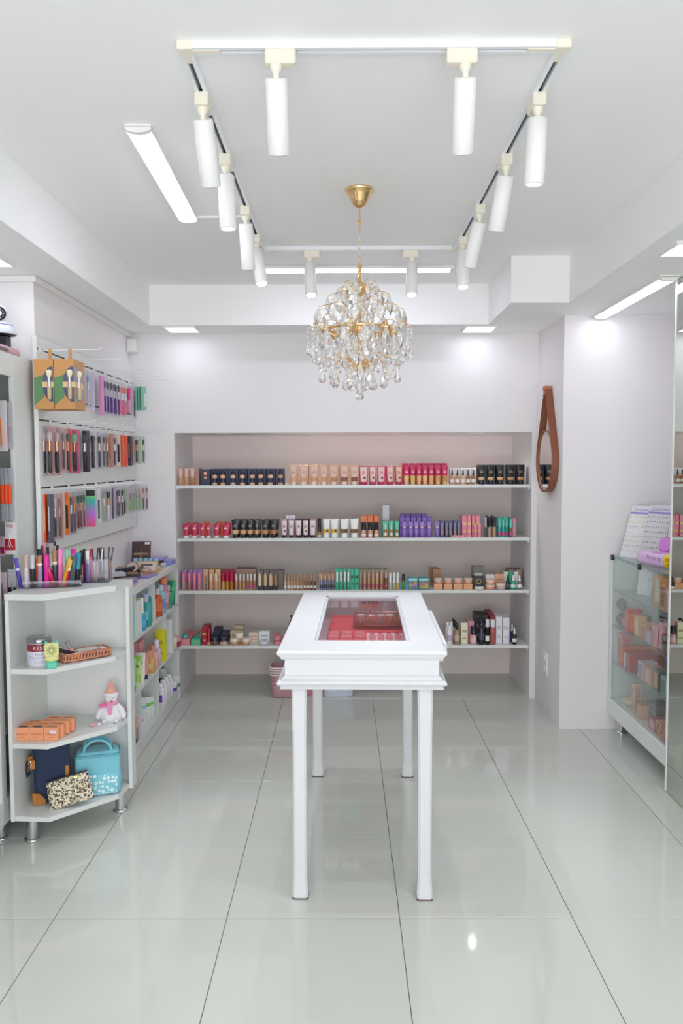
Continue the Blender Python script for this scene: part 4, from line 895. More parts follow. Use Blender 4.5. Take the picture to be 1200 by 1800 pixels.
for q, (xo, yo, zo) in enumerate(((761, 0.12, 0.0), (757, 0.19, 0.0), (760, 0.12, 0.0605), (754, 0.19, 0.0605))):
    row(S3, [(xo, xo+15)], YFR+yo, 'cosmetic_carton', 'brown carton behind the powder jars, %s' % ['nearer lower', 'farther lower', 'nearer upper', 'farther upper'][q], 'box', lambda w, s: k_box(w, 0.06, 0.06, '#a97c5a', None, None, '#c49a78'), T3, 'brown cartons behind', dz=zo, jit=0, rzj=0)
row(S3, [(831, 851)], YFR+0.02, 'powder_carton', 'black carton with round gold emblem', 'box', lambda w, s: k_box(w, 0.06, 0.078, '#15151a')+[('emblem', MB().lathe([(0.018, 0), (0.018, 0.001), (0.013, 0.001), (0.013, 0)], 20, T=Matrix.Translation((0, 0, 0.05)) @ Matrix.Rotation(PI/2, 4, 'X'), cap=False), mat('#c9a04a', 0.3, 0.7))], T3)
row(S3, [(830, 851)], YFR+0.10, 'powder_carton', 'grey green carton with picture lid behind the black carton', 'box', lambda w, s: k_box(w, 0.06, 0.142, '#77776c', '#cfd3d6'), T3)
row(S3, [(833, 851)], YFR-0.018, 'powder_jar', 'translucent white compact before the black emblem carton', 'jar', lambda w, s: k_jar(w*0.48, 0.02, '#d9c7b4', '#efeeec'), T3, jit=0)
row(S3, [(853, 869)], YFR+0.05, 'powder_carton', 'pearly white carton behind two stacked peach compacts', 'box', lambda w, s: k_box(w, 0.05, 0.092, '#dfd2d4', '#b9a8c8'), T3)
row(S3, [(852.5, 870)], YFR, 'powder_jar', 'peach compact, lower of two stacked', 'jar', lambda w, s: k_jar(w*0.5, 0.034, '#df9a86', '#e6c3b0'), T3, dz=0, jit=0)
row(S3, [(853, 869.5)], YFR, 'powder_jar', 'peach compact, upper of two stacked', 'jar', lambda w, s: k_jar(w*0.5, 0.03, '#e0a184', '#efd0ba'), T3, dz=0.0345, jit=0)
row(S3, [(869, 886)], YFR+0.06, 'powder_carton', 'peach carton behind a frosted jar', 'box', lambda w, s: k_box(w, 0.08, 0.094, '#d9a47e', '#c08a66'), T3)
row(S3, [(871, 888)], YFR, 'powder_jar', 'frosted jar with beige powder', 'jar', lambda w, s: k_jar(w*0.5, 0.042, '#c9b2a4', '#dccdc2'), T3)
row(S3, [(888.5, 895.5)], YFR, 'serum_bottle', 'small dark bottle with tapered black top', 'bottle', lambda w, s: k_dropper(w, 0.098, '#2a2430', '#1a181e', '#5f5a66'), T3)
row(S3, [(896.5, 906.5)], YFR, 'serum_bottle', 'emerald dropper bottle with white bulb', 'bottle', lambda w, s: k_dropper(w, 0.096, '#1f9f7f', '#eef0ee', '#bfe6d8'), T3)
row(S3, [(908.5, 917)], YFR, 'serum_bottle', 'grey dropper bottle with white bulb and label', 'bottle', lambda w, s: k_dropper(w, 0.094, '#7d7478', '#f0efee', '#f2f1f0'), T3)
row(S3, [(885, 893), (894, 902), (903, 911)], YFR+0.07, 'serum_carton', 'upright carton behind the droppers', 'box', lambda w, s: k_box(w, 0.05, 0.108, s, None, None, '#b8a898'), T3, 'dropper cartons', ['#e3e0d8', '#3cae8e', '#e6e2df'])
row(S3, [(893, 905), (906, 917)], YFR+0.13, 'serum_carton', 'patterned top carton at the back right', 'box', lambda w, s: k_box(w, 0.09, 0.118, '#9a8474', None, None, '#5f4c40'), T3, 'patterned cartons')
# ---- lowest shelf
row(S4, [(316, 334)], YFR, 'gift_carton', 'coral pink carton at the left end', 'box', lambda w, s: k_box(w, 0.12, 0.04, '#ea8f92', '#f0a8aa'), T4, rzj=0)
row(S4, [(320, 331)], YFR+0.03, 'cream_jar', 'small cream jar with turquoise lid on the coral carton', 'jar', lambda w, s: k_jar(w/2, 0.026, '#58bdb2', '#42b4aa'), T4, dz=0.0405, jit=0)
row(S4, [(325, 346)], YFR+0.15, 'gift_carton', 'flat coral carton lying behind the turquoise lid jar', 'box', lambda w, s: k_box(w, 0.14, 0.045, '#e4888c', '#d67a80'), T4)
row(S4, [(335, 352.5)], YFR, 'gift_carton', 'turquoise carton with yellow sun print', 'box', lambda w, s: k_box(w, 0.22, 0.04, '#45c0a4', '#d8d24a')+[('sun_print', MB().lathe([(0.02, 0.04), (0.02, 0.0406)], 14, T=Matrix.Translation((0.004, 0.12, 0))), C('#d5d64e'))], T4, rzj=0)
row(S4, [(354, 363.5)], YFR, 'hair_carton', 'tall crimson carton with gold line', 'box', lambda w, s: k_box(w, 0.07, 0.118, '#b3193f', '#d9a860'), T4)
row(S4, [(364, 370)], YFR-0.005, 'hair_tube', 'crimson tube with gold foot beside the crimson carton', 'tube', lambda w, s: k_gloss(w, 0.113, '#d2a36a', '#b3193f', 0.8), T4)
row(S4, [(358, 363), (364, 369)], YFR+0.09, 'hair_carton', 'crimson carton in the row behind', 'box', lambda w, s: k_box(w, 0.06, 0.118, '#a81a3c', None, None, '#c04a62'), T4, 'crimson cartons behind')
for q in range(4):
    row(S4, [(372+q*1.5, 386+q*1.5)], YFR+0.055+q*0.062, 'powder_carton', 'navy carton, left file, %s from the front' % ORD[q], 'box', lambda w, s: k_box(w, 0.058, 0.06+0.003*q, '#232848', '#6a5a78', None, '#2f3356'), T4, 'navy powder cartons', jit=0, rzj=0)
for q in range(3):
    row(S4, [(387+q*1.2, 401+q*1.2)], YFR+0.055+q*0.062, 'powder_carton', 'navy carton, right file, %s from the front' % ORD[q], 'box', lambda w, s: k_box(w, 0.058, 0.055, '#262b4c', '#6a5a78', None, '#31365a'), T4, 'navy powder cartons', jit=0, rzj=0)
row(S4, [(370.5, 384.5), (385.5, 401)], YFR, 'cream_jar', 'beige jar with navy lid', 'jar', lambda w, s: k_jar(w*0.49, 0.05, s, '#20243c'), T4, 'navy lid jars', ['#7a5648', '#c8a896'])
row(S4, [(404, 427)], YFR+0.09, 'powder_carton', 'pale beige carton behind beige jars, nearer', 'box', lambda w, s: k_box(w, 0.08, 0.075, '#d6c6a8', '#b8a27c'), T4, jit=0, rzj=0)
row(S4, [(411, 428)], YFR+0.18, 'powder_carton', 'pale beige carton behind beige jars, farther', 'box', lambda w, s: k_box(w, 0.08, 0.09, '#d2c2a4', '#b8a27c'), T4, jit=0, rzj=0)
row(S4, [(403.5, 419), (424, 440)], YFR, 'cream_jar', 'beige jar with cream lid', 'jar', lambda w, s: k_jar(w*0.49, 0.044, '#c49a78', '#e8dcc8'), T4, 'cream lid jars', jit=0)
row(S4, [(412.5, 428.5)], YFR+0.045, 'cream_jar', 'beige jar with cream lid standing higher between two others', 'jar', lambda w, s: k_jar(w*0.49, 0.072, '#c08f6c', '#efe4d2'), T4, jit=0)
row(S4, [(437, 455)], YFR+0.08, 'powder_carton', 'cream carton with pink print behind the jars', 'box', lambda w, s: k_box(w, 0.07, 0.066, '#e3d3c0', '#dba29a'), T4)
row(S4, [(455.5, 474)], YFR+0.05, 'powder_carton', 'upright white carton with grey print', 'box', lambda w, s: k_box(w, 0.05, 0.082, '#e6e9ec', '#a8b0b4'), T4)
row(S4, [(455.5, 472.5)], YFR-0.005, 'cream_jar', 'shallow white glass jar before the white carton', 'jar', lambda w, s: k_jar(w*0.49, 0.024, '#c4c8ce', '#dde1e6'), T4)
for q, (a, dy, dz) in enumerate(((479.5, 0.0, 0), (497, 0.0, 0), (479, 0.0, 0.032), (495, 0.0, 0.032), (478, 0.085, 0), (494, 0.085, 0.0), (478.5, 0.085, 0.03))):
    row(S4, [(a, a+15.5)], YFR+dy, 'blush_jar', 'pink round jar beside the table, %s' % ['front left lower', 'front right lower', 'front left upper', 'front right upper', 'back left lower', 'back right lower', 'back left upper'][q], 'jar', lambda w, s: k_jar(w*0.48, 0.03, '#d98a92', '#cf7c88'), T4, 'pink round jars', dz=dz, jit=0, rzj=0)
row(S4, [(507, 518)], YFR+0.17, 'pump_bottle', 'dark pump bottle partly behind the table', 'bottle', lambda w, s: k_pump(w, 0.17, '#2b2b33', '#22222a'), T4)
row(S4, [(772, 778)], YFR+0.01, 'cream_jar', 'small orange box just right of the table', 'box', lambda w, s: k_box(w, 0.04, 0.075, '#e8a06a'), T4)
row(S4, [(785, 795)], YFR, 'lotion_bottle', 'white bottle with purple base stripe', 'bottle', lambda w, s: k_bottle(w, 0.13, '#eeecee', '#f4f3f4', 0.22, '#c6b3cf'), T4)
row(S4, [(782, 791), (789, 797)], YFR+0.06, 'lotion_bottle', 'white bottle in the row behind', 'bottle', lambda w, s: k_bottle(w, 0.14, '#e9e7ea', '#f4f3f4', 0.22), T4, 'white bottles behind')
for q in range(4):
    row(S4, [(797.5-q*2.4, 808.5-q*2.4)], YFR+q*0.055, 'pump_bottle', 'taupe bottle with black pump, %s from the front' % ORD[q], 'bottle', lambda w, s: k_pump(w*0.95, 0.142, '#a08672', '#1b1a20', '#c7b09a'), T4, 'taupe pump bottles', jit=0, rzj=0)
row(S4, [(809.5, 822)], YFR+0.01, 'skin_carton', 'pale yellow carton with fine print', 'box', lambda w, s: k_box(w, 0.05, 0.142, '#e8e4c4', '#b0ab84'), T4)
row(S4, [(826, 837.5)], YFR-0.005, 'roll_on_bottle', 'pink bottle with large navy cap', 'bottle', lambda w, s: k_bottle(w, 0.122, '#dba6ac', '#1d1d3a', 0.42, '#ebc6c6', True, 0.92), T4)
for q in range(2):
    row(S4, [(822-q*2, 833-q*2)], YFR+0.05+0.06*q, 'skin_carton', 'pink carton behind the navy capped bottle, %s' % ['nearer', 'farther'][q], 'box', lambda w, s: k_box(w, 0.055, 0.145, '#dfa2ae', None, None, '#eabac2'), T4, 'pink cartons', jit=0, rzj=0)
for q in range(3):
    for c_ in range(2):
        row(S4, [(836+c_*11-q*2.2, 846.5+c_*11-q*2.2)], YFR+0.06+0.06*q, 'hair_carton', 'black carton, %s file, %s from the front' % (['left', 'right'][c_], ORD[q]), 'box', lambda w, s: k_box(w, 0.055, 0.184, '#232327', '#77777e', None, '#3a3a40'), T4, 'black hair cartons', jit=0, rzj=0)
for q in range(4):
    row(S4, [(859.5-q*2.2, 870-q*2.2)], YFR+0.05+0.06*q, 'hair_carton', 'dark red carton, %s from the front of its file' % ORD[q], 'box', lambda w, s: k_box(w, 0.055, 0.184, '#8e2430', '#c06a70', None, '#b04550'), T4, 'dark red cartons', jit=0, rzj=0)
row(S4, [(840.5, 851)], YFR, 'spray_bottle', 'black spray bottle with domed cap', 'bottle', lambda w, s: k_bottle(w, 0.172, '#2c2f38', '#191a20', 0.28, '#474c58', True, 0.9), T4)
row(S4, [(852.5, 860)], YFR-0.005, 'hair_tube', 'narrow black tube with white label stripe', 'tube', lambda w, s: k_gloss(w, 0.17, '#19191d', '#dcdcdc', 0.30, '#ececec'), T4)
row(S4, [(861, 870)], YFR, 'spray_bottle', 'rose spray bottle with frosted white cap', 'bottle', lambda w, s: k_bottle(w, 0.168, '#b5625e', '#e6e0e2', 0.3, '#a85450', True, 0.9), T4)
for c_ in range(2):
    for q in range(3):
        row(S4, [(871+c_*12.5-q*2, 882.5+c_*12.5-q*2)], YFR+0.01+0.06*q, 'skin_carton', 'tall white carton, %s file, %s from the front' % (['left', 'right'][c_], ORD[q]), 'box', lambda w, s: k_box(w, 0.055, 0.182-0.006*c_, '#e6e4ea', '#c6c2cc', None, '#f0eff2'), T4, 'tall white cartons', jit=0, rzj=0)
row(S4, [(899.5, 908)], YFR, 'serum_bottle', 'black based bottle with white nozzle, nearest the right wall', 'bottle', lambda w, s: k_dropper(w, 0.112, '#1e1e24', '#eeedf0', '#e6e6e8'), T4)
row(S4, [(896, 903)], YFR+0.07, 'serum_bottle', 'indigo based bottle with white nozzle behind the black based one', 'bottle', lambda w, s: k_dropper(w, 0.122, '#33346a', '#eeedf0', '#3a3c7a'), T4)
# ------------------------------------------------------------------ slatwall display on the left wall
SX = -1.367
sw = thing('slatwall_panel', 'white slatwall board fixed on the left wall, holding rows of brush packs', 'panel', (0, 0, 0))
part('backing', MB().box(XL+0.002, 3.61, 1.163, SX-0.010, 5.262, 2.15), mat('#6a4a44', 0.6), sw)
zs = [1.163, 1.467, 1.775, 1.893, 2.092, 2.15]
for a, b in zip(zs[:-1], zs[1:]):
    part('slat', MB().bbox(SX-0.012, 3.612, a+0.0035, SX, 5.262, b-0.0035, 0.0015), LAM, sw)
part('edge_strip', MB().bbox(XL+0.002, 3.604, 1.163, SX+0.001, 3.612, 2.15, 0.001), LAM, sw)
WIRE = mat('#e8e9ec', 0.25)
def hook_mb(L_):
    return [('plate', MB().bbox(0, -0.014, -0.018, 0.003, 0.014, 0.006, 0.001)), ('prong', MB().tube([(0.002, 0, -0.006), (L_, 0, -0.006+0.004), (L_+0.012, 0, 0.006)], 0.0022, 6))]
HOOKM = {L_: [(n_, mb.mesh(n_, WIRE)) for n_, mb in hook_mb(L_)] for L_ in (0.2, 0.27)}
HK = [(2.092, 'top'), (1.775, 'middle'), (1.467, 'lowest')]
for r_, (hz, rn) in enumerate(HK):
    ys = [3.64 if r_ == 0 else 3.75, 3.98, 4.22, 4.42, 4.62, 4.80, 4.98, 5.14]
    for i, y_ in enumerate(ys):
        place('display_hook', 'white wire display hook, %s row, %s from the front' % (rn, ORD[i]), 'hook', HOOKM[0.27 if r_ == 0 else 0.2], (SX, y_, hz), 0, 'display hooks')
def brush(z0, z1, r, handle, ferrule, bristle, x=0, y=0, fr=0.24, br=0.24, flare=1.3):
    """brush standing in local space from z0 (handle end) to z1 (bristle tip)"""
    h = z1-z0; a = z0+h*(1-fr-br+0.0); b = z1-h*br
    T = Matrix.Translation((x, y, 0))
    return [('handle', MB().lathe([(r*0.55, z0), (r*0.95, z0+h*0.04), (r, a-h*0.05), (r*0.8, a)], 10, T=T), C(handle, 0.25)),
            ('ferrule', MB().lathe([(r*0.82, a), (r*0.9, b)], 10, T=T), mat(ferrule, 0.22, 0.85)),
            ('bristles', MB().lathe([(r*0.9, b), (r*flare, b+h*br*0.6), (r*flare*0.8, z1-h*0.03), (r*0.3, z1)], 10, T=T), C(bristle, 0.85))]
def film(t, w, h, m_=None): return ('film', MB().box(-t/2, -w/2, -h, t/2, w/2, 0), m_ or FILM)
def pack(px, w_px, zt, h, label, group, mk, name='brush_pack', cat='brush', x=-1.343, tilt=0.0, w=0.05):
    y = min(5.13, max(3.665, px_y(px, x, zt-h/2))); xx = px_x(px, y, zt-h/2)
    t = w_px/F_PX*y*0.8
    t = max(0.008, t-w*0.12) if w_px < 16 else t
    key = (name, label)
    p = parts_of(key, lambda: mk(t, w, h))
    return place(name, label, cat, p, (xx, y, zt), 0, group, (tilt, 0, 0))
def P_brush(handle, ferrule, bristle, card=None, n=1, r=None, **k):
    def f(t, w, h):
        rr = r or max(0.0055, min(t*0.46, 0.0115))
        out = []
        if card: out.append(('card', MB().box(-t*0.5, w/2-0.002, -h, t*0.5, w/2, 0), C(card, 0.5)))
        for i in range(n):
            yy = 0 if n == 1 else (-w*0.3+w*0.6*i/(n-1)); xx = 0 if n == 1 else (-t*0.3+t*0.6*i/(n-1))
            out += brush(-h*0.95, -h*0.10, rr if n == 1 else rr*0.6, handle, ferrule, bristle, xx, yy, **k)
        out.append(film(t, w, h))
        return out
    return f
def P_box(col, stripe=None, txt=None):
    def f(t, w, h):
        out = [('carton', MB().bbox(-t/2, -w/2, -h, t/2, w/2, 0, 0.0012), C(col, 0.35))]
        if stripe: out.append(('print', MB().box(-t*0.2, -w/2-0.0006, -h*0.75, t*0.2, -w/2, -h*0.25), C(stripe, 0.4)))
        return out
    return f
def P_card(col, top=None, window=None, wm=None):
    def f(t, w, h):
        out = [('card', MB().bbox(-t/2, -0.003, -h, t/2, 0.003, 0, 0.0008), wm or C(col, 0.4))]
        if top: out.append(('header', MB().box(-t/2, -0.0036, -h*0.16, t/2, -0.003, 0), C(top, 0.4)))
        if window: out.append(('window', MB().box(-t*0.32, -0.0036, -h*0.85, t*0.32, -0.003, -h*0.3), C(window, 0.3)))
        return out
    return f
BR = 'brush packs on the '
R2, R3 = 1.748, 1.437
ROW2 = [
 (77.5, 11, 0.225, 'loose blush brush with black handle', P_brush('#231f24', '#d9a27c', '#cdb8b4', r=0.0095)),
 (87.5, 13, 0.225, 'pink backed pack, white tipped black brush', P_brush('#1e1b20', '#d89f72', '#d8cbc6', '#d99a98', r=0.010)),
 (100, 13, 0.225, 'wider pink backed pack with black brush', P_brush('#241f24', '#dca07c', '#d6c8c8', '#d99a98', r=0.011)),
 (111.5, 8, 0.205, 'pink pack with rose ferrule brush', P_brush('#2b272c', '#d7a27e', '#8ea08a', '#e3a7a4')),
 (119.5, 9, 0.215, 'orange red backed pack with gold ferrule brush', P_brush('#2c2426', '#d99a48', '#3f6a4c', '#e0452c')),
 (131, 17, 0.220, 'mint topped pack with copper powder brush', P_brush('#3a3238', '#c98a66', '#7fc796', '#de5f8a', r=0.0125)),
 (149, 16, 0.215, 'black slanted pack with silver glints', P_brush('#1d1d22', '#b9bcc4', '#54565e', '#2a2a30')),
 (163, 12, 0.205, 'white backed pack with charcoal brush', P_brush('#33343a', '#3a3d44', '#4a4c52', '#e6e6ea')),
 (175, 9, 0.200, 'pack with pale ferrule and teal handle brush', P_brush('#2e3a3e', '#cfc2b4', '#4c4a4c', '#c9d6d2')),
 (183, 6, 0.195, 'narrow pack with peach ferrule brush', P_brush('#3a3236', '#d6a388', '#6a5a54')),
 (189, 6, 0.195, 'narrow pack with silver ferrule brush', P_brush('#232126', '#c9c9cd', '#a8837a')),
 (195.5, 8, 0.192, 'red and tan paper pack', P_box('#b98468', '#c8392e')),
 (202, 7, 0.190, 'pack with white ferrule plum brush', P_brush('#4a2f3a', '#e3dfe2', '#57484a')),
 (208.5, 9, 0.190, 'beige card with black spotted lower half', P_card('#e2cabc', None, '#2b2a2c')),
 (215.5, 5.5, 0.190, 'slim bright orange carton, nearer', P_box('#ee4a1c')),
 (221.5, 5.5, 0.190, 'slim bright orange carton, farther', P_box('#ee4a1c', '#f3a080')),
 (228.5, 9, 0.185, 'charcoal card with tool window', P_box('#3a3a4a', '#a3705c')),
 (234.5, 4, 0.180, 'thin beige pack beside the charcoal card', P_box('#c9a090')),
 (240.5, 8, 0.175, 'pack with copper ferrule slate brush', P_brush('#4b4a58', '#dd9a6c', '#57504e')),
 (246.5, 6, 0.175, 'light green thin pack', P_card('#9fd39a')),
 (252, 4, 0.172, 'last thin pack with dark green brush', P_brush('#244a44', '#b8c4c0', '#3a4a46')),
]
for i, (px, wp, h, d, mk) in enumerate(ROW2): pack(px, wp, R2, h, d+', middle row', BR+'middle slatwall row', mk, tilt=0.0)
ROW3 = [
 (75.5, 5.5, 0.222, 'slim orange carton, nearer of two, lowest row', P_box('#f0551c', '#f6b48c')),
 (81.8, 5.5, 0.222, 'slim orange carton, farther of two, lowest row', P_box('#f0551c', '#f6b48c')),
 (89.5, 8, 0.222, 'grey blue card with framed windows, lowest row', P_box('#5a5c6c', '#c7c9d2')),
 (97, 6, 0.215, 'pack with silver brush and navy handle', P_brush('#2a3144', '#d9c2a4', '#c9c9ce')),
 (105, 8, 0.215, 'pinkish brown pencil pack', P_brush('#8a5a52', '#c98a78', '#b57468', '#c9a294')),
 (112, 5, 0.210, 'pale paper pack beside the wide orange card', P_card('#d9c4b4')),
 (118, 11, 0.205, 'wide orange card with black pencil', P_card('#f0761f', '#e4631a', '#3a2a26')),
 (125.5, 4, 0.210, 'grey pencil pack', P_brush('#4a4c55', '#b8bcc4', '#6a6c74')),
 (131, 5, 0.210, 'grey and orange pencil pack', P_brush('#5c5e66', '#d98a4c', '#e08a4a')),
 (137.5, 4.5, 0.195, 'thin red handled brush, nearest of three', P_brush('#6a2a34', '#c98a5a', '#2e5a44')),
 (142.5, 4.5, 0.195, 'thin red handled brush, middle of three', P_brush('#7a2f38', '#c98a5a', '#2e5a44')),
 (147.8, 4.5, 0.195, 'thin red handled brush, farthest of three', P_brush('#8a3440', '#c98a5a', '#3a6a50')),
 (160, 19, 0.195, 'tapered rainbow card with thin orange brush', P_card('#b9d84c', '#2a2a30', None, mat('#35b8a8', 0.3, kind='rainbow'))),
 (174, 8, 0.190, 'white and navy comb pack', P_card('#dfe3ea', None, '#2b3450')),
 (183, 7, 0.185, 'pale green handled pack', P_brush('#9fce8a', '#cfd8c4', '#8ab87a')),
 (190.5, 9, 0.188, 'gold ferrule brush with white handle', P_brush('#e9e7e8', '#c98f3e', '#3a3238', r=0.009)),
 (198, 5, 0.182, 'navy grey pack beside the white handled brush', P_card('#4b5066')),
 (202.5, 4, 0.180, 'lilac thin pack', P_card('#b9a0cc')),
 (206.5, 4.5, 0.182, 'plum brush pack with orange foot', P_brush('#5a3038', '#a8583a', '#4a2a38')),
 (212, 8, 0.182, 'pair of black brushes with silver ferrules', P_brush('#2a2226', '#cfcdd4', '#3a2c30', n=2, r=0.009)),
 (219, 7, 0.175, 'dark green brush pack', P_brush('#26382f', '#8a9a88', '#8fc47c')),
 (229, 5.5, 0.168, 'lime handled brush, nearest of four', P_brush('#96d673', '#8a8278', '#cfc6be')),
 (234.5, 5.5, 0.168, 'lime handled brush, second of four', P_brush('#96d673', '#8a8278', '#cfc6be')),
 (240, 5.5, 0.168, 'lime handled brush, third of four', P_brush('#96d673', '#8a8278', '#cfc6be')),
 (245.5, 5.5, 0.168, 'lime handled brush, farthest of four', P_brush('#96d673', '#8a8278', '#cfc6be')),
 (252, 6, 0.165, 'coral tipped pack with plum handle', P_brush('#5a3a48', '#d9a898', '#d9746a')),
 (258, 4, 0.160, 'last pack, purple handle with tan tip', P_brush('#6a4058', '#c98f7c', '#8a6a5a')),
]
for i, (px, wp, h, d, mk) in enumerate(ROW3): pack(px, wp, R3, h, d if 'lowest' in d else d+', lowest row', BR+'lowest slatwall row', mk)
# top row: two large brown and green brush boxes one behind the other on the first hook
KR, GR = mat('#c8935a', 0.55), mat('#5d8a5c', 0.5)
for q, (xa, xb) in enumerate(((SX+0.004, SX+0.090), (SX+0.093, SX+0.181))):
    w, d, h = xb-xa, 0.15, 0.219
    t = thing('brush_gift_box', 'brown and green brush set box with oval window, %s' % ['nearer the wall', 'farther from the wall'][q], 'box', (xa, 3.555, 2.037), group='brown and green brush boxes')
    part('carton', MB().bbox(0, 0, -h, w, d, 0, 0.0015), KR, t)
    part('green_band', MB().add([(0, -0.0006, -h*0.38), (w*0.55, -0.0006, -h*0.30), (w*0.5, -0.0006, -h*0.76), (0, -0.0006, -h*0.93), (0, 0, -h*0.38), (w*0.55, 0, -h*0.30), (w*0.5, 0, -h*0.76), (0, 0, -h*0.93)], [(3, 2, 1, 0), (0, 1, 5, 4), (2, 3, 7, 6)]), GR, t)
    cx_, cz_, ax_, az_ = w*0.98, -h*0.5, w*0.54, h*0.36
    pts = [(cx_-ax_*math.sin(PI*i/14), cz_+az_*math.cos(PI*i/14)) for i in range(15)]
    part('window', MB().add([(min(w, a), -0.001, b) for a, b in pts], [tuple(range(15))]), mat('#5d5f78', 0.12), t)
    if q: part('window', MB().add([(w+0.0008, 0.0, cz_+az_), (w+0.0008, 0.0, cz_-az_), (w+0.0008, d*0.8, cz_-az_*0.8), (w+0.0008, d*0.8, cz_+az_*0.8)], [(0, 1, 2, 3)]), mat('#8a8c9c', 0.1), t)
    part('waist_band', MB().box(cx_-ax_, -0.0022, cz_-0.014, w+0.001, 0, cz_+0.010), mat('#e2c08e', 0.5), t)
    if q: part('waist_band', MB().box(w, 0, cz_-0.014, w+0.0022, d*0.8, cz_+0.010), mat('#e2c08e', 0.5), t)
    for bx_, by_ in ((w*0.80, -0.0045), (w+0.0045, d*0.36))[:1+q]:
        for n_, mb, m_ in brush(cz_-az_*0.86, cz_+az_*0.80, 0.0095, '#c9b28c', '#c9c9cf', '#efe2c4', bx_, by_, fr=0.34, flare=1.45): part(n_, mb, m_, t)
    part('hang_tab', MB().bbox(w*0.45, d*0.52, 0, w*0.62, d*0.54, 0.055, 0.001), KR, t)
R1 = 2.06
ROW1 = [
 (155, 9, 0.19, 'clear pack with blue sponge, next to the brown boxes', P_brush('#b9c4e0', '#cfd4e8', '#8fb4e0')),
 (163, 10, 0.205, 'empty looking lilac film pack', P_card('#cfc8dc')),
 (178.5, 8, 0.215, 'plain bubblegum pink card', P_box('#dd8ac6')),
 (186.5, 6, 0.205, 'purple brush set, first from the pink card', P_brush('#5a2a88', '#b9b4c8', '#6a6474', n=2, r=0.01)),
 (192.5, 6, 0.205, 'purple brush set, second from the pink card', P_brush('#52267e', '#b9b4c8', '#6a6474', n=2, r=0.01)),
 (198.5, 6, 0.205, 'purple brush set, third from the pink card', P_brush('#5a2a88', '#c4bfd0', '#6a6474', n=2, r=0.01)),
 (205.5, 7, 0.205, 'purple brush set, fourth from the pink card', P_brush('#4c2276', '#c4bfd0', '#5c5668', n=2, r=0.01)),
 (212, 6, 0.20, 'coral pink brush set, nearer', P_brush('#ee5a8c', '#e9dfe6', '#ee8a7c', n=2, r=0.01)),
 (218.5, 6, 0.20, 'coral pink brush set, farther', P_brush('#ee5a8c', '#e9dfe6', '#ee8a7c', n=2, r=0.01)),
 (226.5, 7, 0.185, 'hot pink paddle brush in clear film', P_brush('#e8a0b8', '#ee4a94', '#ee4a94', r=0.011)),
 (232, 5, 0.185, 'pale blue grey pack beside the hot pink brush', P_card('#b4b8d4')),
 (236.5, 6, 0.20, 'plum handled pack hanging lower', P_brush('#4a2436', '#8a6a78', '#d98aa0')),
 (241, 4, 0.15, 'mint green slim carton, nearest of three', P_box('#69bfa0')),
 (245.4, 4, 0.15, 'mint green slim carton, middle of three', P_box('#69bfa0')),
 (249.8, 4, 0.15, 'mint green slim carton, farthest of three', P_box('#69bfa0')),
 (255, 7, 0.15, 'mint edged clear pack with white pads', P_card('#8ecab4', None, '#e9e6dc')),
]
for i, (px, wp, h, d, mk) in enumerate(ROW1): pack(px, wp, R1-0.0 if px < 220 else R1+0.005, h, d+', top row', BR+'top slatwall row', mk, x=-1.335)

# ------------------------------------------------------------------ tall cabinet contents (hanging packs)
def cab_card(px0, px1, zt, zb, y, name, label, cat, cols, txt=None, tcol='#c8203a'):
    xa, xb = px_x(px0, y, (zt+zb)/2), px_x(px1, y, (zt+zb)/2); w = xb-xa; h = zt-zb
    t = thing(name, label, cat, ((xa+xb)/2, y, zt), group='packs hanging in the tall cabinet')
    part('card', MB().bbox(-w/2, 0, -h, w/2, 0.004, 0, 0.001), C(cols[0], 0.4), t)
    if len(cols) > 1: part('panel_print', MB().box(-w/2+0.001, -0.0008, -h*0.86, w/2-0.001, 0, -h*0.52), C(cols[1], 0.35), t)
    if len(cols) > 2: part('tool', MB().cyl((w*0.15, -0.004, -h*0.9), (w*0.1, -0.004, -h*0.35), 0.003), C(cols[2], 0.3), t)
    if txt: text('lettering', txt, min(0.016, w*0.42), t, (0, -0.001, -h*0.14), (PI/2, 0, 0), C(tcol, 0.4))
    return t
cab_card(-14, 12, 1.842, 1.630, 3.36, 'file_pack', 'white pack with orange sticks inside the tall cabinet', 'pack', ['#dcd8dc', '#e8cfc4', '#f0803a'])
cab_card(12.5, 20, 1.838, 1.640, 3.385, 'file_pack', 'grey narrow pack beside the orange stick pack', 'pack', ['#b4adb4', '#a89cae'])
for q in range(3):
    t = cab_card(1+7*q, 7+7*q, 1.560, 1.335, 3.355+0.01*q, 'comb_pack', 'grey comb pack with orange brush, %s of three' % ['nearest', 'middle', 'farthest'][q], 'pack', ['#a7a9b4'])
    part('orange_head', MB().loft([(-0.075-0.075, 0.0075, 0.004), (-0.14, 0.009, 0.006), (-0.08, 0.009, 0.006), (-0.07, 0.006, 0.004)], 12, T=Matrix.Translation((0, -0.006, 0))), C('#e8501c', 0.4), t)
sc = cab_card(8.5, 27, 1.332, 1.190, 3.40, 'scissors_card', 'white and red card with small scissors in tall cabinet', 'pack', ['#e9e6ea', '#d01f33'], 'KISS')
part('scissors', MB().tube([(0.006+0.006*math.cos(2*PI*i/12), -0.003, -0.108+0.007*math.sin(2*PI*i/12)) for i in range(12)], 0.0012, 5, closed=True).tube([(-0.008+0.006*math.cos(2*PI*i/12), -0.003, -0.108+0.007*math.sin(2*PI*i/12)) for i in range(12)], 0.0012, 5, closed=True).cyl((0.004, -0.003, -0.102), (-0.003, -0.003, -0.055), 0.0014).cyl((-0.006, -0.003, -0.102), (0.0, -0.003, -0.055), 0.0014), CHROME, sc)
cab_card(-10, 8, 1.270, 1.185, 3.38, 'lash_pack', 'magenta and grey pack beside the scissors card', 'pack', ['#c9a8b8', '#a31d5c'])
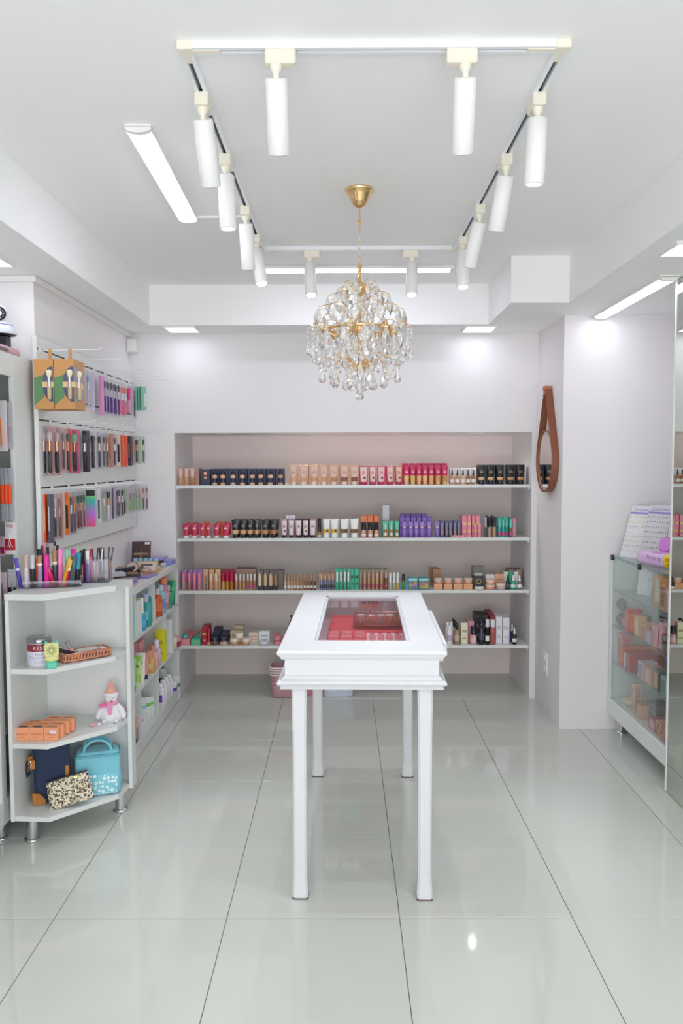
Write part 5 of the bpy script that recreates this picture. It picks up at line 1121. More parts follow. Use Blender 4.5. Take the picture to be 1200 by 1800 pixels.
cab_card(-8, 12, 1.120, 0.985, 3.36, 'tweezer_pack', 'pale pink tweezer pack above the corner shelf unit', 'pack', ['#e6cfd8', '#dcb4c0', '#8a7a84'])
cab_card(13.5, 28, 1.128, 0.98, 3.395, 'tweezer_pack', 'black tweezer pack above the corner shelf unit', 'pack', ['#c9ccd4', '#34343e', '#c9c4b8'], 'MAX', '#e8e8ec')
for k_, (pa, pb, za, zb, c_, d_) in enumerate(((-12, 3, 0.96, 0.86, '#a86ab8', 'purple pack'), (-12, 4, 0.85, 0.76, '#3fa05c', 'green pack'), (-12, 4, 0.73, 0.64, '#c02a4c', 'crimson pack'))):
    cab_card(pa, pb, za, zb, 3.30, 'hanging_pack', d_+' hanging low in the tall cabinet beside corner unit', 'pack', [c_])
for k_, (y0_, y1_, h_, c_, d_) in enumerate(((3.02, 3.165, 0.052, '#21b8ab', 'teal box'), (3.02, 3.16, 0.026, '#e6dfe4', 'white box'), (3.0, 3.155, 0.048, '#a01c3e', 'dark red box'))):
    zz = 0.192+sum((0.052, 0.026, 0.048)[:k_])+0.001*k_
    t = thing('storage_box', d_+' in a stack at the bottom of the tall cabinet', 'box', (-1.47, y0_, zz+0.0), group='boxes low in the tall cabinet')
    part('box', MB().bbox(-0.1, 0, 0, 0.045, y1_-y0_, h_, 0.003), C(c_, 0.4), t)
    part('lid', MB().bbox(-0.101, -0.001, h_*0.7, 0.046, y1_-y0_+0.001, h_+0.0005, 0.002), C(c_, 0.4), t)
part('plinth_shelf', MB().bbox(-0.36, -0.88, 0.172, -0.02, 0.42, 0.192, 0.001), LAM, tc)
t = thing('storage_box', 'pink box on the middle shelf of the tall cabinet', 'box', (-1.47, 3.0, 0.461))
part('box', MB().bbox(-0.1, 0, 0, 0.05, 0.165, 0.11, 0.003), C('#dca4b4', 0.4), t); part('lid', MB().bbox(-0.101, -0.001, 0.08, 0.051, 0.166, 0.112, 0.002), C('#e6b8c6', 0.4), t)

# on top of the tall cabinet
CT = 2.04
t = thing('pink_case', 'flat dusty pink case lying on top of the tall cabinet', 'case', (-1.455, 3.42, CT))
part('body', MB().loft([(0.0005, 0.045, 0.115), (0.004, 0.05, 0.12), (0.026, 0.05, 0.12), (0.031, 0.046, 0.116)], 28, p=6), mat('#d3a3ae', 0.35), t)
part('handle_strip', MB().bbox(0.048, -0.11, 0.008, 0.054, -0.03, 0.018, 0.001), C('#55586a', 0.4), t)
t = thing('security_camera', 'white dome security camera with black lens on the tall cabinet', 'camera', (-1.470, 3.46, CT+0.032))
part('stand', MB().bbox(-0.03, -0.03, 0, 0.04, 0.03, 0.052, 0.006), mat('#221f2b', 0.4), t)
part('base', MB().lathe([(0.03, 0.046), (0.05, 0.054), (0.070, 0.056), (0.073, 0.060), (0.062, 0.085), (0.050, 0.104), (0.035, 0.108), (0.0, 0.109)], 36, cap=False), mat('#e3e8ef', 0.25), t)
part('underside', MB().lathe([(0.03, 0.0455), (0.069, 0.0555)], 36, cap=False), mat('#1e1b26', 0.4), t)
part('stripe', MB().lathe([(0.0575, 0.094), (0.0555, 0.097)], 36, cap=False), C('#4a54b0', 0.4), t)
hd = part('head', MB().lathe([(0.0005, -0.038)]+[(0.038*math.sin(PI*i/14), -0.038*math.cos(PI*i/14)) for i in range(1, 14)]+[(0.0005, 0.038)], 28, cap=False), mat('#eef3f6', 0.2), t, (0, 0, 0.145))
dv = Vector((0.42, -0.9, -0.1)).normalized(); Tl = dv.to_track_quat('Z', 'Y').to_matrix().to_4x4()
part('lens_face', MB().lathe([(0.030, 0.024), (0.0295, 0.030), (0.025, 0.034), (0.012, 0.036), (0.012, 0.034)], 24, T=Tl), mat('#14121c', 0.15), hd)
part('infrared_leds', MB().lathe([(0.0, 0.0)], 3) if False else (lambda mb: [mb.lathe([(0.0017, 0.033), (0.0017, 0.036)], 6, T=Tl @ Matrix.Translation((0.020*math.cos(2*PI*i/10), 0.020*math.sin(2*PI*i/10), 0))) for i in range(10)] and mb)(MB()), mat('#dfe6f0', 0.2), hd, kind='stuff')

# ------------------------------------------------------------------ tubes and organisers on the corner unit
TOP = CZ[0]
t = thing('acrylic_organizer', 'long clear acrylic cosmetics organizer on top of the corner unit', 'organizer', (-1.24, 3.385, TOP), math.radians(12))
mb = MB(); L2 = 0.118
mb.box(-L2, -0.022, 0, L2, 0.05, 0.003); mb.box(-L2, -0.022, 0.003, L2, -0.019, 0.03); mb.box(-L2, 0.047, 0.003, L2, 0.05, 0.085)
part('tray', mb, ACRYL, t)
for i in range(10): part('divider', MB().box(-L2+i*(2*L2-0.002)/9, -0.019, 0.003, -L2+0.002+i*(2*L2-0.002)/9, 0.047, 0.028 if 0 < i < 9 else 0.05), ACRYL, t)
t = thing('acrylic_organizer', 'square clear acrylic holder full of eyeliner pencils', 'organizer', (-1.115, 3.545, TOP), math.radians(6))
mb = MB(); mb.box(-0.072, -0.045, 0, 0.072, 0.045, 0.003).box(-0.072, -0.045, 0.003, 0.072, -0.042, 0.105).box(-0.072, 0.042, 0.003, 0.072, 0.045, 0.105).box(-0.072, -0.042, 0.003, -0.069, 0.042, 0.105).box(0.069, -0.042, 0.003, 0.072, 0.042, 0.105).box(-0.018, -0.042, 0.003, -0.016, 0.042, 0.10).box(0.026, -0.042, 0.003, 0.028, 0.042, 0.10)
part('tray', mb, ACRYL, t)
def stick(px, wpx, y, z0, h, label, body, cap, capf=0.4, lean=0.0, leany=0.0, band=None, name='mascara', n=14):
    x = px_x(px, y, z0+h*0.3); w = wpx/F_PX*y
    def f():
        o_ = k_gloss(w, h, body, cap, capf, None, n, None)
        if band: o_.append(('label', MB().lathe([(w/2+0.0003, h*(1-capf)+0.004), (w/2+0.0003, h*(1-capf)+0.016)], n, cap=False), C(band, 0.4)))
        return o_
    return place(name, label, 'cosmetic', parts_of((name, label), f), (x, y, z0), 0, 'mascaras and glosses on the corner unit', (leany, lean, 0))
ZT = TOP+0.0035
on = ' in the long clear organizer'
stick(36.5, 7, 3.36, TOP, 0.13, 'purple mascara leaning left beside the long organizer', '#5a48b8', '#6a56cc', 0.45, -0.15, band='#d8d4ee')
stick(46.5, 9, 3.355, ZT, 0.140, 'pearl pink mascara with champagne cap'+on, '#e0cfd6', '#cdb4a6', 0.4)
stick(57.5, 9, 3.36, ZT, 0.138, 'silver capped dark green mascara'+on, '#22302e', '#c4c6cc', 0.42)
stick(63.5, 5, 3.385, ZT, 0.12, 'thin orange red tube'+on, '#e2452e', '#e2452e', 0.3, 0.03)
stick(70.5, 9, 3.37, ZT, 0.135, 'lilac mascara with bronze collar'+on, '#a394b4', '#b08a62', 0.36, band='#ece6ea')
stick(69.5, 8.5, 3.405, ZT, 0.158, 'tall tube with navy cap behind the lilac mascara', '#9a7a5c', '#1d2444', 0.26)
stick(82, 10, 3.375, ZT, 0.137, 'large magenta mascara'+on, '#e22a98', '#e93aa6', 0.3)
stick(95, 8, 3.38, ZT, 0.115, 'ruby tube leaning left with grey label'+on, '#c41448', '#cc2a8a', 0.35, -0.28, band='#8a6a8a')
stick(97, 9, 3.41, ZT, 0.152, 'charcoal mascara with bronze cap'+on, '#4d555a', '#b18d6a', 0.42, band='#ece4de')
stick(106.5, 9.5, 3.405, ZT, 0.158, 'tall pink mascara with long pink cap'+on, '#e07ab0', '#f08cc4', 0.38)
stick(103, 6, 3.42, ZT, 0.13, 'teal tube behind the tall pink mascara', '#2a8f98', '#2a8f98', 0.3)
stick(110, 7, 3.385, ZT, 0.125, 'yellow ochre tube leaning right'+on, '#d9a21e', '#e8ae22', 0.2, 0.26)
stick(113, 8.5, 3.39, ZT, 0.118, 'ruby tube with pale yellow cap leaning right', '#d81e56', '#d9cf7e', 0.42, 0.24, band='#ece8d8')
stick(119, 8, 3.425, ZT, 0.152, 'sage green capped tube'+on, '#86b88e', '#8fd0ac', 0.3)
stick(124, 10, 3.40, ZT, 0.125, 'wide slate grey tube leaning right'+on, '#4c5862', '#55616a', 0.3, 0.16)
stick(130, 8.5, 3.44, ZT, 0.155, 'gold mascara with magenta cap'+on, '#a8846c', '#dc1f9a', 0.16)
stick(135.5, 9, 3.415, ZT, 0.140, 'black mascara with teal cap'+on, '#23222a', '#1f93ac', 0.5, 0.06)
for q, (px, c1, c2, h_) in enumerate(((75, '#3a3038', '#5a4640', 0.17), (79, '#d85a8c', '#e88aa8', 0.185), (85, '#5a4438', '#3a2a2a', 0.165), (91.5, '#1e1e2c', '#1c1c28', 0.188), (97, '#7a5a60', '#d8a898', 0.17), (102, '#2a2c3c', '#22243a', 0.172))):
    stick(px, 5 if q != 3 else 4.5, 3.46, TOP, h_, 'slim pencil behind the organizer, %s from left' % ORD[q] if q else 'slim pencil behind the organizer, leftmost', c1, c2, 0.35, 0.0 if q != 3 else 0.08, name='lip_pencil')
zh = ZT
sq = ' in the square clear holder'
stick(143.5, 7, 3.515, zh, 0.140, 'bronze gloss with black cap'+sq, '#b07a58', '#2a2629', 0.45)
stick(149, 6, 3.545, zh, 0.142, 'raspberry gloss with dark cap'+sq, '#c8386a', '#2c2230', 0.3)
stick(154, 7.5, 3.515, zh, 0.137, 'lilac gloss with tall white cap'+sq, '#a79ad8', '#ecebee', 0.40)
stick(161, 7, 3.55, zh, 0.142, 'coral gloss with red cap'+sq, '#e8929a', '#dc3c5a', 0.25)
for q, px in enumerate((141, 143.5, 146)):
    stick(px, 1.6, 3.57, zh, 0.155, 'light green eyeliner pencil, %s'%['leftmost', 'middle', 'rightmost'][q]+sq, '#9fd884', '#b4e49a', 0.3, (-0.05, 0, 0.05)[q], name='eyeliner_pencil')
for q, (px, ln, c1, c2) in enumerate(((167, 0.10, '#c9a28c', '#2a2a30'), (169, -0.12, '#dfe0e4', '#1c1c22'), (173, 0.14, '#2a2a30', '#e4e4e8'), (176, 0.05, '#8a6a5a', '#3a3238'), (179, -0.06, '#2e3034', '#22242a'), (182.5, 0.0, '#5c5260', '#1e1e24'), (187, 0.10, '#a08a7c', '#4a4444'), (190.5, 0.16, '#b49a86', '#5a5050'))):
    stick(px, 2.8, 3.53+0.006*q, zh, 0.150-0.002*(q % 3), 'eyeliner pencil, %s of eight'%(['leftmost']+ORD[1:7]+['rightmost'])[q]+sq, c1, c2, 0.4, ln, name='eyeliner_pencil')

# ------------------------------------------------------------------ palettes on the low unit
def palette(name, label, cat, loc, w, d, h, col, pans, rz=0, rot=None, nx=4, ny=2, top=None):
    t = thing(name, label, cat, loc, rz, 'palettes on the low unit', rot)
    part('case', MB().bbox(-w/2, -d/2, 0, w/2, d/2, h, 0.002), C(col, 0.3), t)
    if top: part('lid_print', MB().box(-w*0.44, -d*0.44, h, w*0.44, d*0.44, h+0.0006), C(top, 0.4), t)
    if pans:
        for i in range(nx):
            for j in range(ny):
                cw, cd = w*0.88/nx, d*0.84/ny
                part('pan', MB().box(-w*0.44+i*cw+0.002, -d*0.42+j*cd+0.002, h, -w*0.44+(i+1)*cw-0.002, -d*0.42+(j+1)*cd-0.002, h+0.001), C(pans[(i+j*nx) % len(pans)], 0.6), t)
    return t
z0 = U1
palette('eyeshadow_palette', 'open coral and orange palette at the near end of the low unit', 'palette', (-1.165, 4.18, z0), 0.11, 0.24, 0.010, '#c9a0a8', ['#e8a05a', '#d87a5a', '#e8c0a0', '#d98a9c', '#c8604a', '#e3b07c'], 0.05, nx=2, ny=5)
palette('eyeshadow_palette', 'lilac palette with shell pans, nearer of two', 'palette', (-1.21, 4.40, z0), 0.13, 0.14, 0.016, '#8f86c4', ['#e6cfae', '#cba37a', '#dcbca4', '#a58fc0'], 0.2, nx=2, ny=2)
palette('eyeshadow_palette', 'lilac palette with shell pans, farther of two', 'palette', (-1.155, 4.58, z0), 0.12, 0.14, 0.016, '#9a90d0', ['#e0c9a8', '#b98a6c', '#caa88c', '#8a6a8a'], -0.1, nx=2, ny=2)
palette('eyeshadow_palette', 'black open palette with warm brown pans', 'palette', (-1.235, 4.53, z0+0.0175), 0.14, 0.16, 0.014, '#1d1a20', ['#a8765c', '#c99a70', '#8a5a4c', '#d9b08c'], 0.3, nx=2, ny=3)
palette('makeup_tray', 'wooden flat tray at the shelf edge on the low unit', 'tray', (-1.17, 4.79, z0), 0.13, 0.24, 0.012, '#d9b184', None, 0.06, top='#c99f70')
palette('eyeshadow_palette', 'dark tan palette stacked on the black one', 'palette', (-1.25, 4.62, z0+0.034), 0.15, 0.15, 0.012, '#33262a', ['#b07c5c', '#d8a878'], 0.1, nx=3, ny=1)
palette('blush_palette', 'red and silver palette behind the open organizer', 'palette', (-1.29, 4.42, z0+0.0325), 0.12, 0.16, 0.02, '#b8bcc8', ['#c02a3a', '#d8d8e0', '#e0d4cc'], 0.5, nx=3, ny=1)
palette('slim_box', 'dark blue slim box slanting over the palettes', 'box', (-1.225, 4.46, z0+0.058), 0.022, 0.14, 0.012, '#2a3050', None, -0.5)
fr = thing('framed_palette', 'upright wood framed palette with printed white card', 'palette', (-1.165, 4.70, z0+0.0135), 0.1, rot=(math.radians(-14), 0, 0.1))
w_, h_ = 0.115, 0.062
part('frame', MB().add([(sx_*(w_/2-e_), y_, h_/2+sz_*(h_/2-e_)) for e_, y_ in ((0, 0), (0, -0.004), (0.007, -0.004), (0.007, 0)) for sx_, sz_ in ((-1, -1), (1, -1), (1, 1), (-1, 1))], [(i*4+k, i*4+(k+1) % 4, (i+1)*4+(k+1) % 4, (i+1)*4+k) for i in range(3) for k in range(4)]), C('#dcae6c', 0.5), fr)
part('card', MB().box(-w_/2+0.006, -0.001, 0.006, w_/2-0.006, 0.001, h_-0.006), C('#ddd6d2', 0.4), fr)
part('print', MB().box(-w_*0.32, -0.0018, 0.018, w_*0.2, -0.001, 0.026), C('#c98a7c', 0.4), fr)
part('print', MB().box(-w_*0.32, -0.0018, 0.034, w_*0.3, -0.001, 0.046), C('#5a4a50', 0.4), fr)
rm = thing('round_mirror', 'small round red rimmed mirror leaning on the palettes', 'mirror', (-1.2, 4.52, z0+0.066), rot=(math.radians(-35), 0.2, 0.1))
part('rim', MB().tube([(0.032*math.cos(2*PI*i/24), 0, 0.0+0.032*math.sin(2*PI*i/24)) for i in range(24)], 0.0022, 6, closed=True), C('#8a3434', 0.35), rm)
part('mirror_glass', MB().lathe([(0.031, -0.001), (0.031, 0.001)], 24, T=Matrix.Rotation(PI/2, 4, 'X')), mat('#c9bfb4', 0.08, 0.9), rm)
for q in range(5):
    t = thing('blue_roller', 'pale blue hair roller, %s in the row of five' % NTH(q, 5), 'roller', (-1.255+0.030*q, 4.80, z0+0.0125 if q > 2 else z0+0.014), group='pale blue rollers')
    part('tube', MB().lathe([(0.0125, 0), (0.0135, 0.003), (0.0135, 0.062), (0.0125, 0.065)], 16), C('#93cbe6', 0.35), t)
    part('core', MB().lathe([(0.009, 0.065), (0.009, 0.067)], 12), C('#b9dff0', 0.3), t)
es = thing('brown_palette_box', 'dark brown palette box with gold lettering leaning on wall', 'box', (-1.275, 5.0, z0), rot=(math.radians(-16), 0, 0.12))
part('carton', MB().bbox(-0.058, 0, 0.0, 0.058, 0.014, 0.165, 0.002), C('#4a2f34', 0.35), es)
text('lettering', 'ESSENTIAL', 0.019, es, (0.0, -0.0006, 0.085), (PI/2, 0, 0), C('#e8c79a', 0.4))
part('emblem', MB().add([(-0.006, -0.0005, 0.03), (0.006, -0.0005, 0.03), (0.009, -0.0005, 0.07), (0.0, -0.0005, 0.122), (-0.009, -0.0005, 0.07)], [(0, 1, 2, 3, 4)]), C('#8a5a3c', 0.4), es)
part('price_tag', MB().box(0.022, -0.001, 0.146, 0.052, 0, 0.16), C('#ece8ea', 0.4), es)
od = thing('acrylic_oval', 'clear acrylic oval stand beside the brown palette box', 'stand', (-1.335, 4.96, z0))
part('disc', MB().lathe([(0.05, 0), (0.05, 0.003)], 24, T=Matrix.Translation((0, 0, 0.085)) @ Matrix.Rotation(PI/2, 4, 'X') @ Matrix.Scale(0.45, 4, (1, 0, 0)) @ Matrix.Scale(1.7, 4, (0, 1, 0))), ACRYL, od)
part('foot', MB().bbox(-0.025, -0.02, 0, 0.025, 0.02, 0.003, 0.001), ACRYL, od)
palette('compact', 'round black compact lying before the brown palette box', 'compact', (-1.24, 4.93, z0), 0.09, 0.07, 0.02, '#1f1b20', None, top='#8a6a50')
for q, (c_, zz, w_, dx, nm) in enumerate((('#b58a6e', 0, 0.16, -0.03, 'brown flat box at the bottom'), ('#a98270', 0.0165, 0.15, -0.035, 'brown flat box in the middle'), ('#a79ad6', 0.033, 0.17, -0.02, 'lilac flat box on top'))):
    palette('flat_box', nm+' of the back corner pile', 'box', (-1.215+dx, 5.14, z0+zz), w_, 0.13, 0.016, c_, None)
palette('flat_box', 'periwinkle flat box lying nearest the alcove', 'box', (-1.125, 5.15, z0), 0.045, 0.14, 0.03, '#8f94dc', None)
t = thing('small_jar', 'small grey square pot near the wooden tray', 'pot', (-1.125, 4.965, z0)); part('pot', MB().bbox(-0.014, -0.014, 0, 0.014, 0.014, 0.02, 0.002), C('#b9bcc2'), t); part('lid', MB().bbox(-0.015, -0.015, 0.02, 0.015, 0.015, 0.03, 0.002), C('#d9dbe0'), t)
t = thing('nail_polish', 'tiny dark rose polish bottle on the low unit edge', 'bottle', (-1.118, 4.60, z0)); part('body', MB().lathe([(0.010, 0), (0.011, 0.002), (0.011, 0.018), (0.005, 0.022)], 12), C('#a85a60', 0.2), t); part('cap', MB().lathe([(0.006, 0.022), (0.006, 0.04)], 12), C('#c98a88', 0.3), t)

# ------------------------------------------------------------------ products in the low unit
def unit_item(px0, px1, zs_, label, name, cat, mk, group, x=-1.128, dz=0.0, rz=0.0):
    y0_, y1_ = px_y(px0, x, zs_+0.08), px_y(px1, x, zs_+0.08); w = (y1_-y0_)*0.45+0.022
    w = round(min(w, 0.075)*500)/500
    p = parts_of((name, label, w), lambda: mk(w))
    place(name, label, cat, p, (x, (y0_+y1_)/2, zs_+dz+0.0005), rz, group)
g1 = 'bottles in the low unit'
ut, um, ub = ' in low unit, top row', ' in low unit, middle row', ' in low unit, bottom row'
unit_item(225, 229, U2, 'turquoise carton, nearest'+ut, 'skin_carton', 'box', lambda w: k_box(w, 0.03, 0.19, '#7fd6c8'), g1)
unit_item(229, 234.5, U2, 'white carton with yellow top, nearer'+ut, 'skin_carton', 'box', lambda w: k_box(w, 0.05, 0.185, '#ecece4', '#d8dc4a', None, '#e4e24a'), g1)
unit_item(235, 240, U2, 'white carton with yellow top, farther'+ut, 'skin_carton', 'box', lambda w: k_box(w, 0.05, 0.18, '#e6e8e2', '#d4c46a', None, '#e4e24a'), g1, x=-1.135)
unit_item(243, 250, U2, 'blue bottle with white cap'+ut, 'mouthwash_bottle', 'bottle', lambda w: k_bottle(w, 0.18, '#3a9fcc', '#eef2f4', 0.48, '#5ab0d8'), g1)
unit_item(246, 252, U2, 'white pump bottle behind the blue bottle'+ut, 'mouthwash_bottle', 'bottle', lambda w: k_bottle(w, 0.19, '#e8eef0', '#f4f6f6', 0.2, None), g1, x=-1.185)
unit_item(251, 259, U2, 'teal bottle with grey cap'+ut, 'mouthwash_bottle', 'bottle', lambda w: k_bottle(w, 0.185, '#3aa6a0', '#b4b9d4', 0.25, '#9fe0e0', False), g1)
unit_item(258, 263, U2, 'teal green bottle with purple label'+ut, 'mouthwash_bottle', 'bottle', lambda w: k_bottle(w, 0.195, '#2f9a86', '#b9bed6', 0.2, '#7a5aae', False), g1, x=-1.14)
unit_item(263, 268, U2, 'soft green bottle with label'+ut, 'mouthwash_bottle', 'bottle', lambda w: k_bottle(w, 0.165, '#6ab893', '#cfdcd6', 0.15, '#b9dcc4', False), g1)
unit_item(273, 279, U2, 'orange red bottle'+ut, 'perfume_bottle', 'bottle', lambda w: k_bottle(w, 0.17, '#d0532c', '#c8c4c8', 0.22, '#e0703a'), g1)
unit_item(279.5, 285, U2, 'pale blue clear bottle'+ut, 'perfume_bottle', 'bottle', lambda w: k_bottle(w, 0.175, '#8fc0d2', '#b4d0dc', 0.2, '#4aa0cc'), g1)
unit_item(284, 290, U2, 'pink bottle with coral cap'+ut, 'perfume_bottle', 'bottle', lambda w: k_bottle(w, 0.20, '#d08aa0', '#ee8a68', 0.2, '#dca4b4', True, 0.85), g1, x=-1.145)
unit_item(291, 296, U2, 'green and clear bottle'+ut, 'perfume_bottle', 'bottle', lambda w: k_bottle(w, 0.145, '#5aa890', '#d4e2dc', 0.25, '#3a9078'), g1)
unit_item(297.5, 303, U2, 'dark green tube, farthest'+ut, 'perfume_bottle', 'tube', lambda w: k_tube(w, 0.16, '#2a9a6c', '#2a8a60', None, (0, 1), '#7ac8a0'), g1)
unit_item(229, 234, U3, 'mint tube standing on black cap'+um, 'cream_tube', 'tube', lambda w: k_tube(w, 0.18, '#7fdcb4', '#1f2430'), g1)
unit_item(236, 243, U3, 'lime green soft tube with white top'+um, 'cream_tube', 'tube', lambda w: k_tube(w, 0.17, '#a8cf5a', '#d8e4c8', '#cfe08a', (0.3, 0.8), '#4a8a3a'), g1)
unit_item(244, 250, U3, 'white soft tube with green leaf print'+um, 'cream_tube', 'tube', lambda w: k_tube(w, 0.165, '#eef0ee', '#f0f2f0', None, (0, 1), '#3f9a5a'), g1)
unit_item(250, 256, U3, 'pink lotion bottle with navy foot'+um, 'lotion_bottle', 'bottle', lambda w: k_tube(w, 0.15, '#e88a92', '#2c2f48'), g1)
for q, (a, b, xx, h_, c_) in enumerate(((229, 244, -1.19, 0.185, '#e2909a'), (244, 256, -1.185, 0.175, '#e8a0a6'), (231, 246, -1.245, 0.21, '#d8cfd4'), (246, 258, -1.245, 0.21, '#d4ccd2'), (234, 250, -1.30, 0.23, '#dfe058'), (256, 264, -1.25, 0.225, '#dcd6de'), (264, 272, -1.25, 0.225, '#d6d2dc'))):
    unit_item(a, b, U3, '%s carton, %s'%(['pink', 'pink', 'white', 'white', 'yellow', 'pale', 'pale'][q], ['nearer, second file', 'farther, second file', 'nearer, third file', 'farther, third file', 'against the wall', 'nearer, at the back', 'farther, at the back'][q])+um, 'skin_carton', 'box', lambda w: k_box(w*1.6, 0.03, h_, c_, '#b8a0a8'), g1, x=xx, rz=PI/2)
unit_item(259.5, 265.5, U3, 'gold serum bottle with gold cap'+um, 'serum_bottle', 'bottle', lambda w: k_bottle(w, 0.13, '#d9b062', '#c9a468', 0.3, '#ecd9a8', False), g1)
unit_item(266, 271.5, U3, 'pink bottle with rose gold cap'+um, 'serum_bottle', 'bottle', lambda w: k_bottle(w, 0.14, '#eaa9a8', '#d99486', 0.28, '#f0c4c0', False), g1)
unit_item(272, 277, U3, 'silvery pink bottle with white cap'+um, 'serum_bottle', 'bottle', lambda w: k_bottle(w, 0.155, '#cdb9c4', '#e2e2ea', 0.3, None, False), g1)
unit_item(278.5, 284, U3, 'bright yellow carton'+um, 'skin_carton', 'box', lambda w: k_box(w, 0.05, 0.19, '#e6e02c', '#c4bc2a'), g1)
unit_item(291.5, 296.5, U3, 'tall white carton beyond the divider'+um, 'skin_carton', 'box', lambda w: k_box(w, 0.05, 0.215, '#e6eaea'), g1)
unit_item(298, 302.5, U3, 'cream jar with pale lid'+um, 'cream_jar', 'jar', lambda w: k_jar(w*0.7, 0.08, '#dccf9c', '#e6e2cc'), g1)
unit_item(303, 308, U3, 'rose jar with pink lid, farthest'+um, 'cream_jar', 'jar', lambda w: k_jar(w*0.8, 0.07, '#b0405c', '#d8a0ac'), g1)
unit_item(232.5, 236.5, U4, 'coral tube, nearest'+ub, 'cream_tube', 'tube', lambda w: k_tube(w, 0.14, '#eaa08c', '#2a2c38'), g1)
bn = thing('clear_bin', 'clear plastic bin with pink puffs in the low unit, bottom row', 'bin', (-1.165, 4.19, U4+0.0005))
part('bin', MB().box(-0.055, -0.05, 0, 0.055, 0.05, 0.003).box(-0.055, -0.05, 0.003, 0.055, -0.047, 0.075).box(-0.055, 0.047, 0.003, 0.055, 0.05, 0.075).box(0.052, -0.047, 0.003, 0.055, 0.047, 0.075).box(-0.055, -0.047, 0.003, -0.052, 0.047, 0.075), ACRYL, bn)
for q in range(3):
    t = thing('powder_puff', 'pink powder puff in the clear bin, %s' % ['nearest', 'middle', 'farthest'][q], 'puff', (-1.165, 4.162+0.028*q, U4+0.004), group='pink powder puffs')
    part('pad', MB().lathe([(0.030, 0), (0.034, 0.006), (0.034, 0.018), (0.028, 0.024)], 18, sy=0.36), mat('#e08fae', 0.9, kind='fluff'), t)
    part('ribbon', MB().bbox(-0.03, -0.004, 0.024, 0.03, 0.004, 0.0255, 0.0005), C('#f0b4c8', 0.6), t)
for q, (y_, z_, w_, h_, c_, c2) in enumerate(((4.33, 0.0, 0.085, 0.11, '#e6d3dc', '#e85aa0'), (4.42, 0.0, 0.09, 0.075, '#e9e9ec', '#e05aa0'), (4.47, 0.0, 0.09, 0.16, '#dfe6e8', '#9ad0ea'), (4.56, 0.0, 0.08, 0.14, '#e8ece8', '#7cc85a'), (4.63, 0.0, 0.07, 0.12, '#e4ebe4', '#8ad06a'))):
    t = thing('wipe_pouch', 'soft white pouch with %s accent, %s from near end%s' % (['pink', 'magenta', 'sky blue', 'green', 'light green'][q], ORD[q], ub), 'pouch', (-1.18+0.004*q, y_, U4+0.0005), rot=(0.0, 0.0, 0.1*q), group='soft pouches')
    part('pouch', MB().loft([(0, 0.044, 0.008), (h_*0.15, 0.046, w_*0.19), (h_*0.6, 0.045, w_*0.17), (h_*0.92, 0.044, 0.004), (h_, 0.044, 0.0015)], 18, p=3), C(c_, 0.3), t)
    part('print', MB().loft([(h_*0.62, 0.0455, w_*0.168), (h_*0.75, 0.0452, w_*0.12)], 18, p=3), C(c2, 0.35), t)
for q, (px, xx, h_, lb) in enumerate(((281.5, -1.125, 0.15, '#7a4ab8'), (286.5, -1.125, 0.15, '#8a3ab0'), (291, -1.13, 0.145, '#3a8ac8'), (295.5, -1.13, 0.14, '#5aa048'))):
    unit_item(px-2.5, px+2.5, U4, 'white bottle, label accent, %s of four'%['nearest', 'second', 'third', 'farthest'][q]+ub, 'lotion_bottle', 'bottle', lambda w: k_bottle(w, h_, '#e8e8ee', '#efeff2', 0.12, lb, False), g1, x=xx)
for q, px in enumerate((283, 290)):
    unit_item(px-2, px+3, U4, 'black and green pump bottle, %s'%['nearer', 'farther'][q]+ub, 'pump_bottle', 'bottle', lambda w: k_pump(w*1.2, 0.21, '#4a9a4a' if q else '#dfe4e0', '#1f2a24', '#2a3a30'), g1, x=-1.20)
for q, (px, xx, h_) in enumerate(((299, -1.135, 0.075), (305, -1.135, 0.075), (301, -1.23, 0.10), (284, -1.29, 0.24))):
    unit_item(px-3, px+4, U4, 'white tub with %s, %s'%(['purple label', 'green label', 'plain side', 'wide plain lid'][q], ['nearest', 'farthest', 'behind', 'at the back'][q])+ub, 'cream_tub', 'tub', lambda w: k_jar(min(0.042, w), h_, '#e6e6ee', '#eeeef2', ['#7a4ab8', '#4aa05a', None, None][q]), g1, x=xx)

# ------------------------------------------------------------------ corner unit shelves
Z1, Z2, Z3 = CZ[1], CZ[2], CZ[3]
jr = thing('nail_tip_jar', 'clear lidded jar with white label and dark red band', 'jar', (-1.265, 3.285, Z1))
part('jar', MB().lathe([(0.046, 0), (0.0485, 0.004), (0.0485, 0.103), (0.047, 0.106)], 32), mat('#d6d4e0', 0.15), jr)
part('label', MB().lathe([(0.0489, 0.008), (0.0489, 0.066)], 32, cap=False), C('#d9d9e8', 0.35), jr)
part('band', MB().lathe([(0.0490, 0.066), (0.0490, 0.096)], 32, cap=False), C('#8c2f3f', 0.3), jr)
part('lid', MB().lathe([(0.0495, 0.098), (0.0505, 0.100), (0.0505, 0.117), (0.048, 0.119), (0.02, 0.1185)], 32), mat('#b4b0bd', 0.12, kind='clear', trans=0.35), jr)
vw = math.atan2(0.0-(-1.265), 3.285)
def ring_text(s_, size, zc_, m_, r=0.0493):
    w_ = size*0.62
    for i, ch_ in enumerate(s_):
        if ch_ == ' ': continue
        a = -PI/2+vw*0.9+(i-(len(s_)-1)/2)*w_/r
        text('lettering', ch_, size, jr, (r*math.cos(a), r*math.sin(a), zc_), (PI/2, 0, a+PI/2), m_)
ring_text('KISS', 0.020, 0.080, C('#f0eaf0', 0.4)); ring_text('Longo', 0.011, 0.055, C('#7a7a8c', 0.5)); ring_text('Ponta Diagonal', 0.010, 0.041, C('#6a6a80', 0.5))
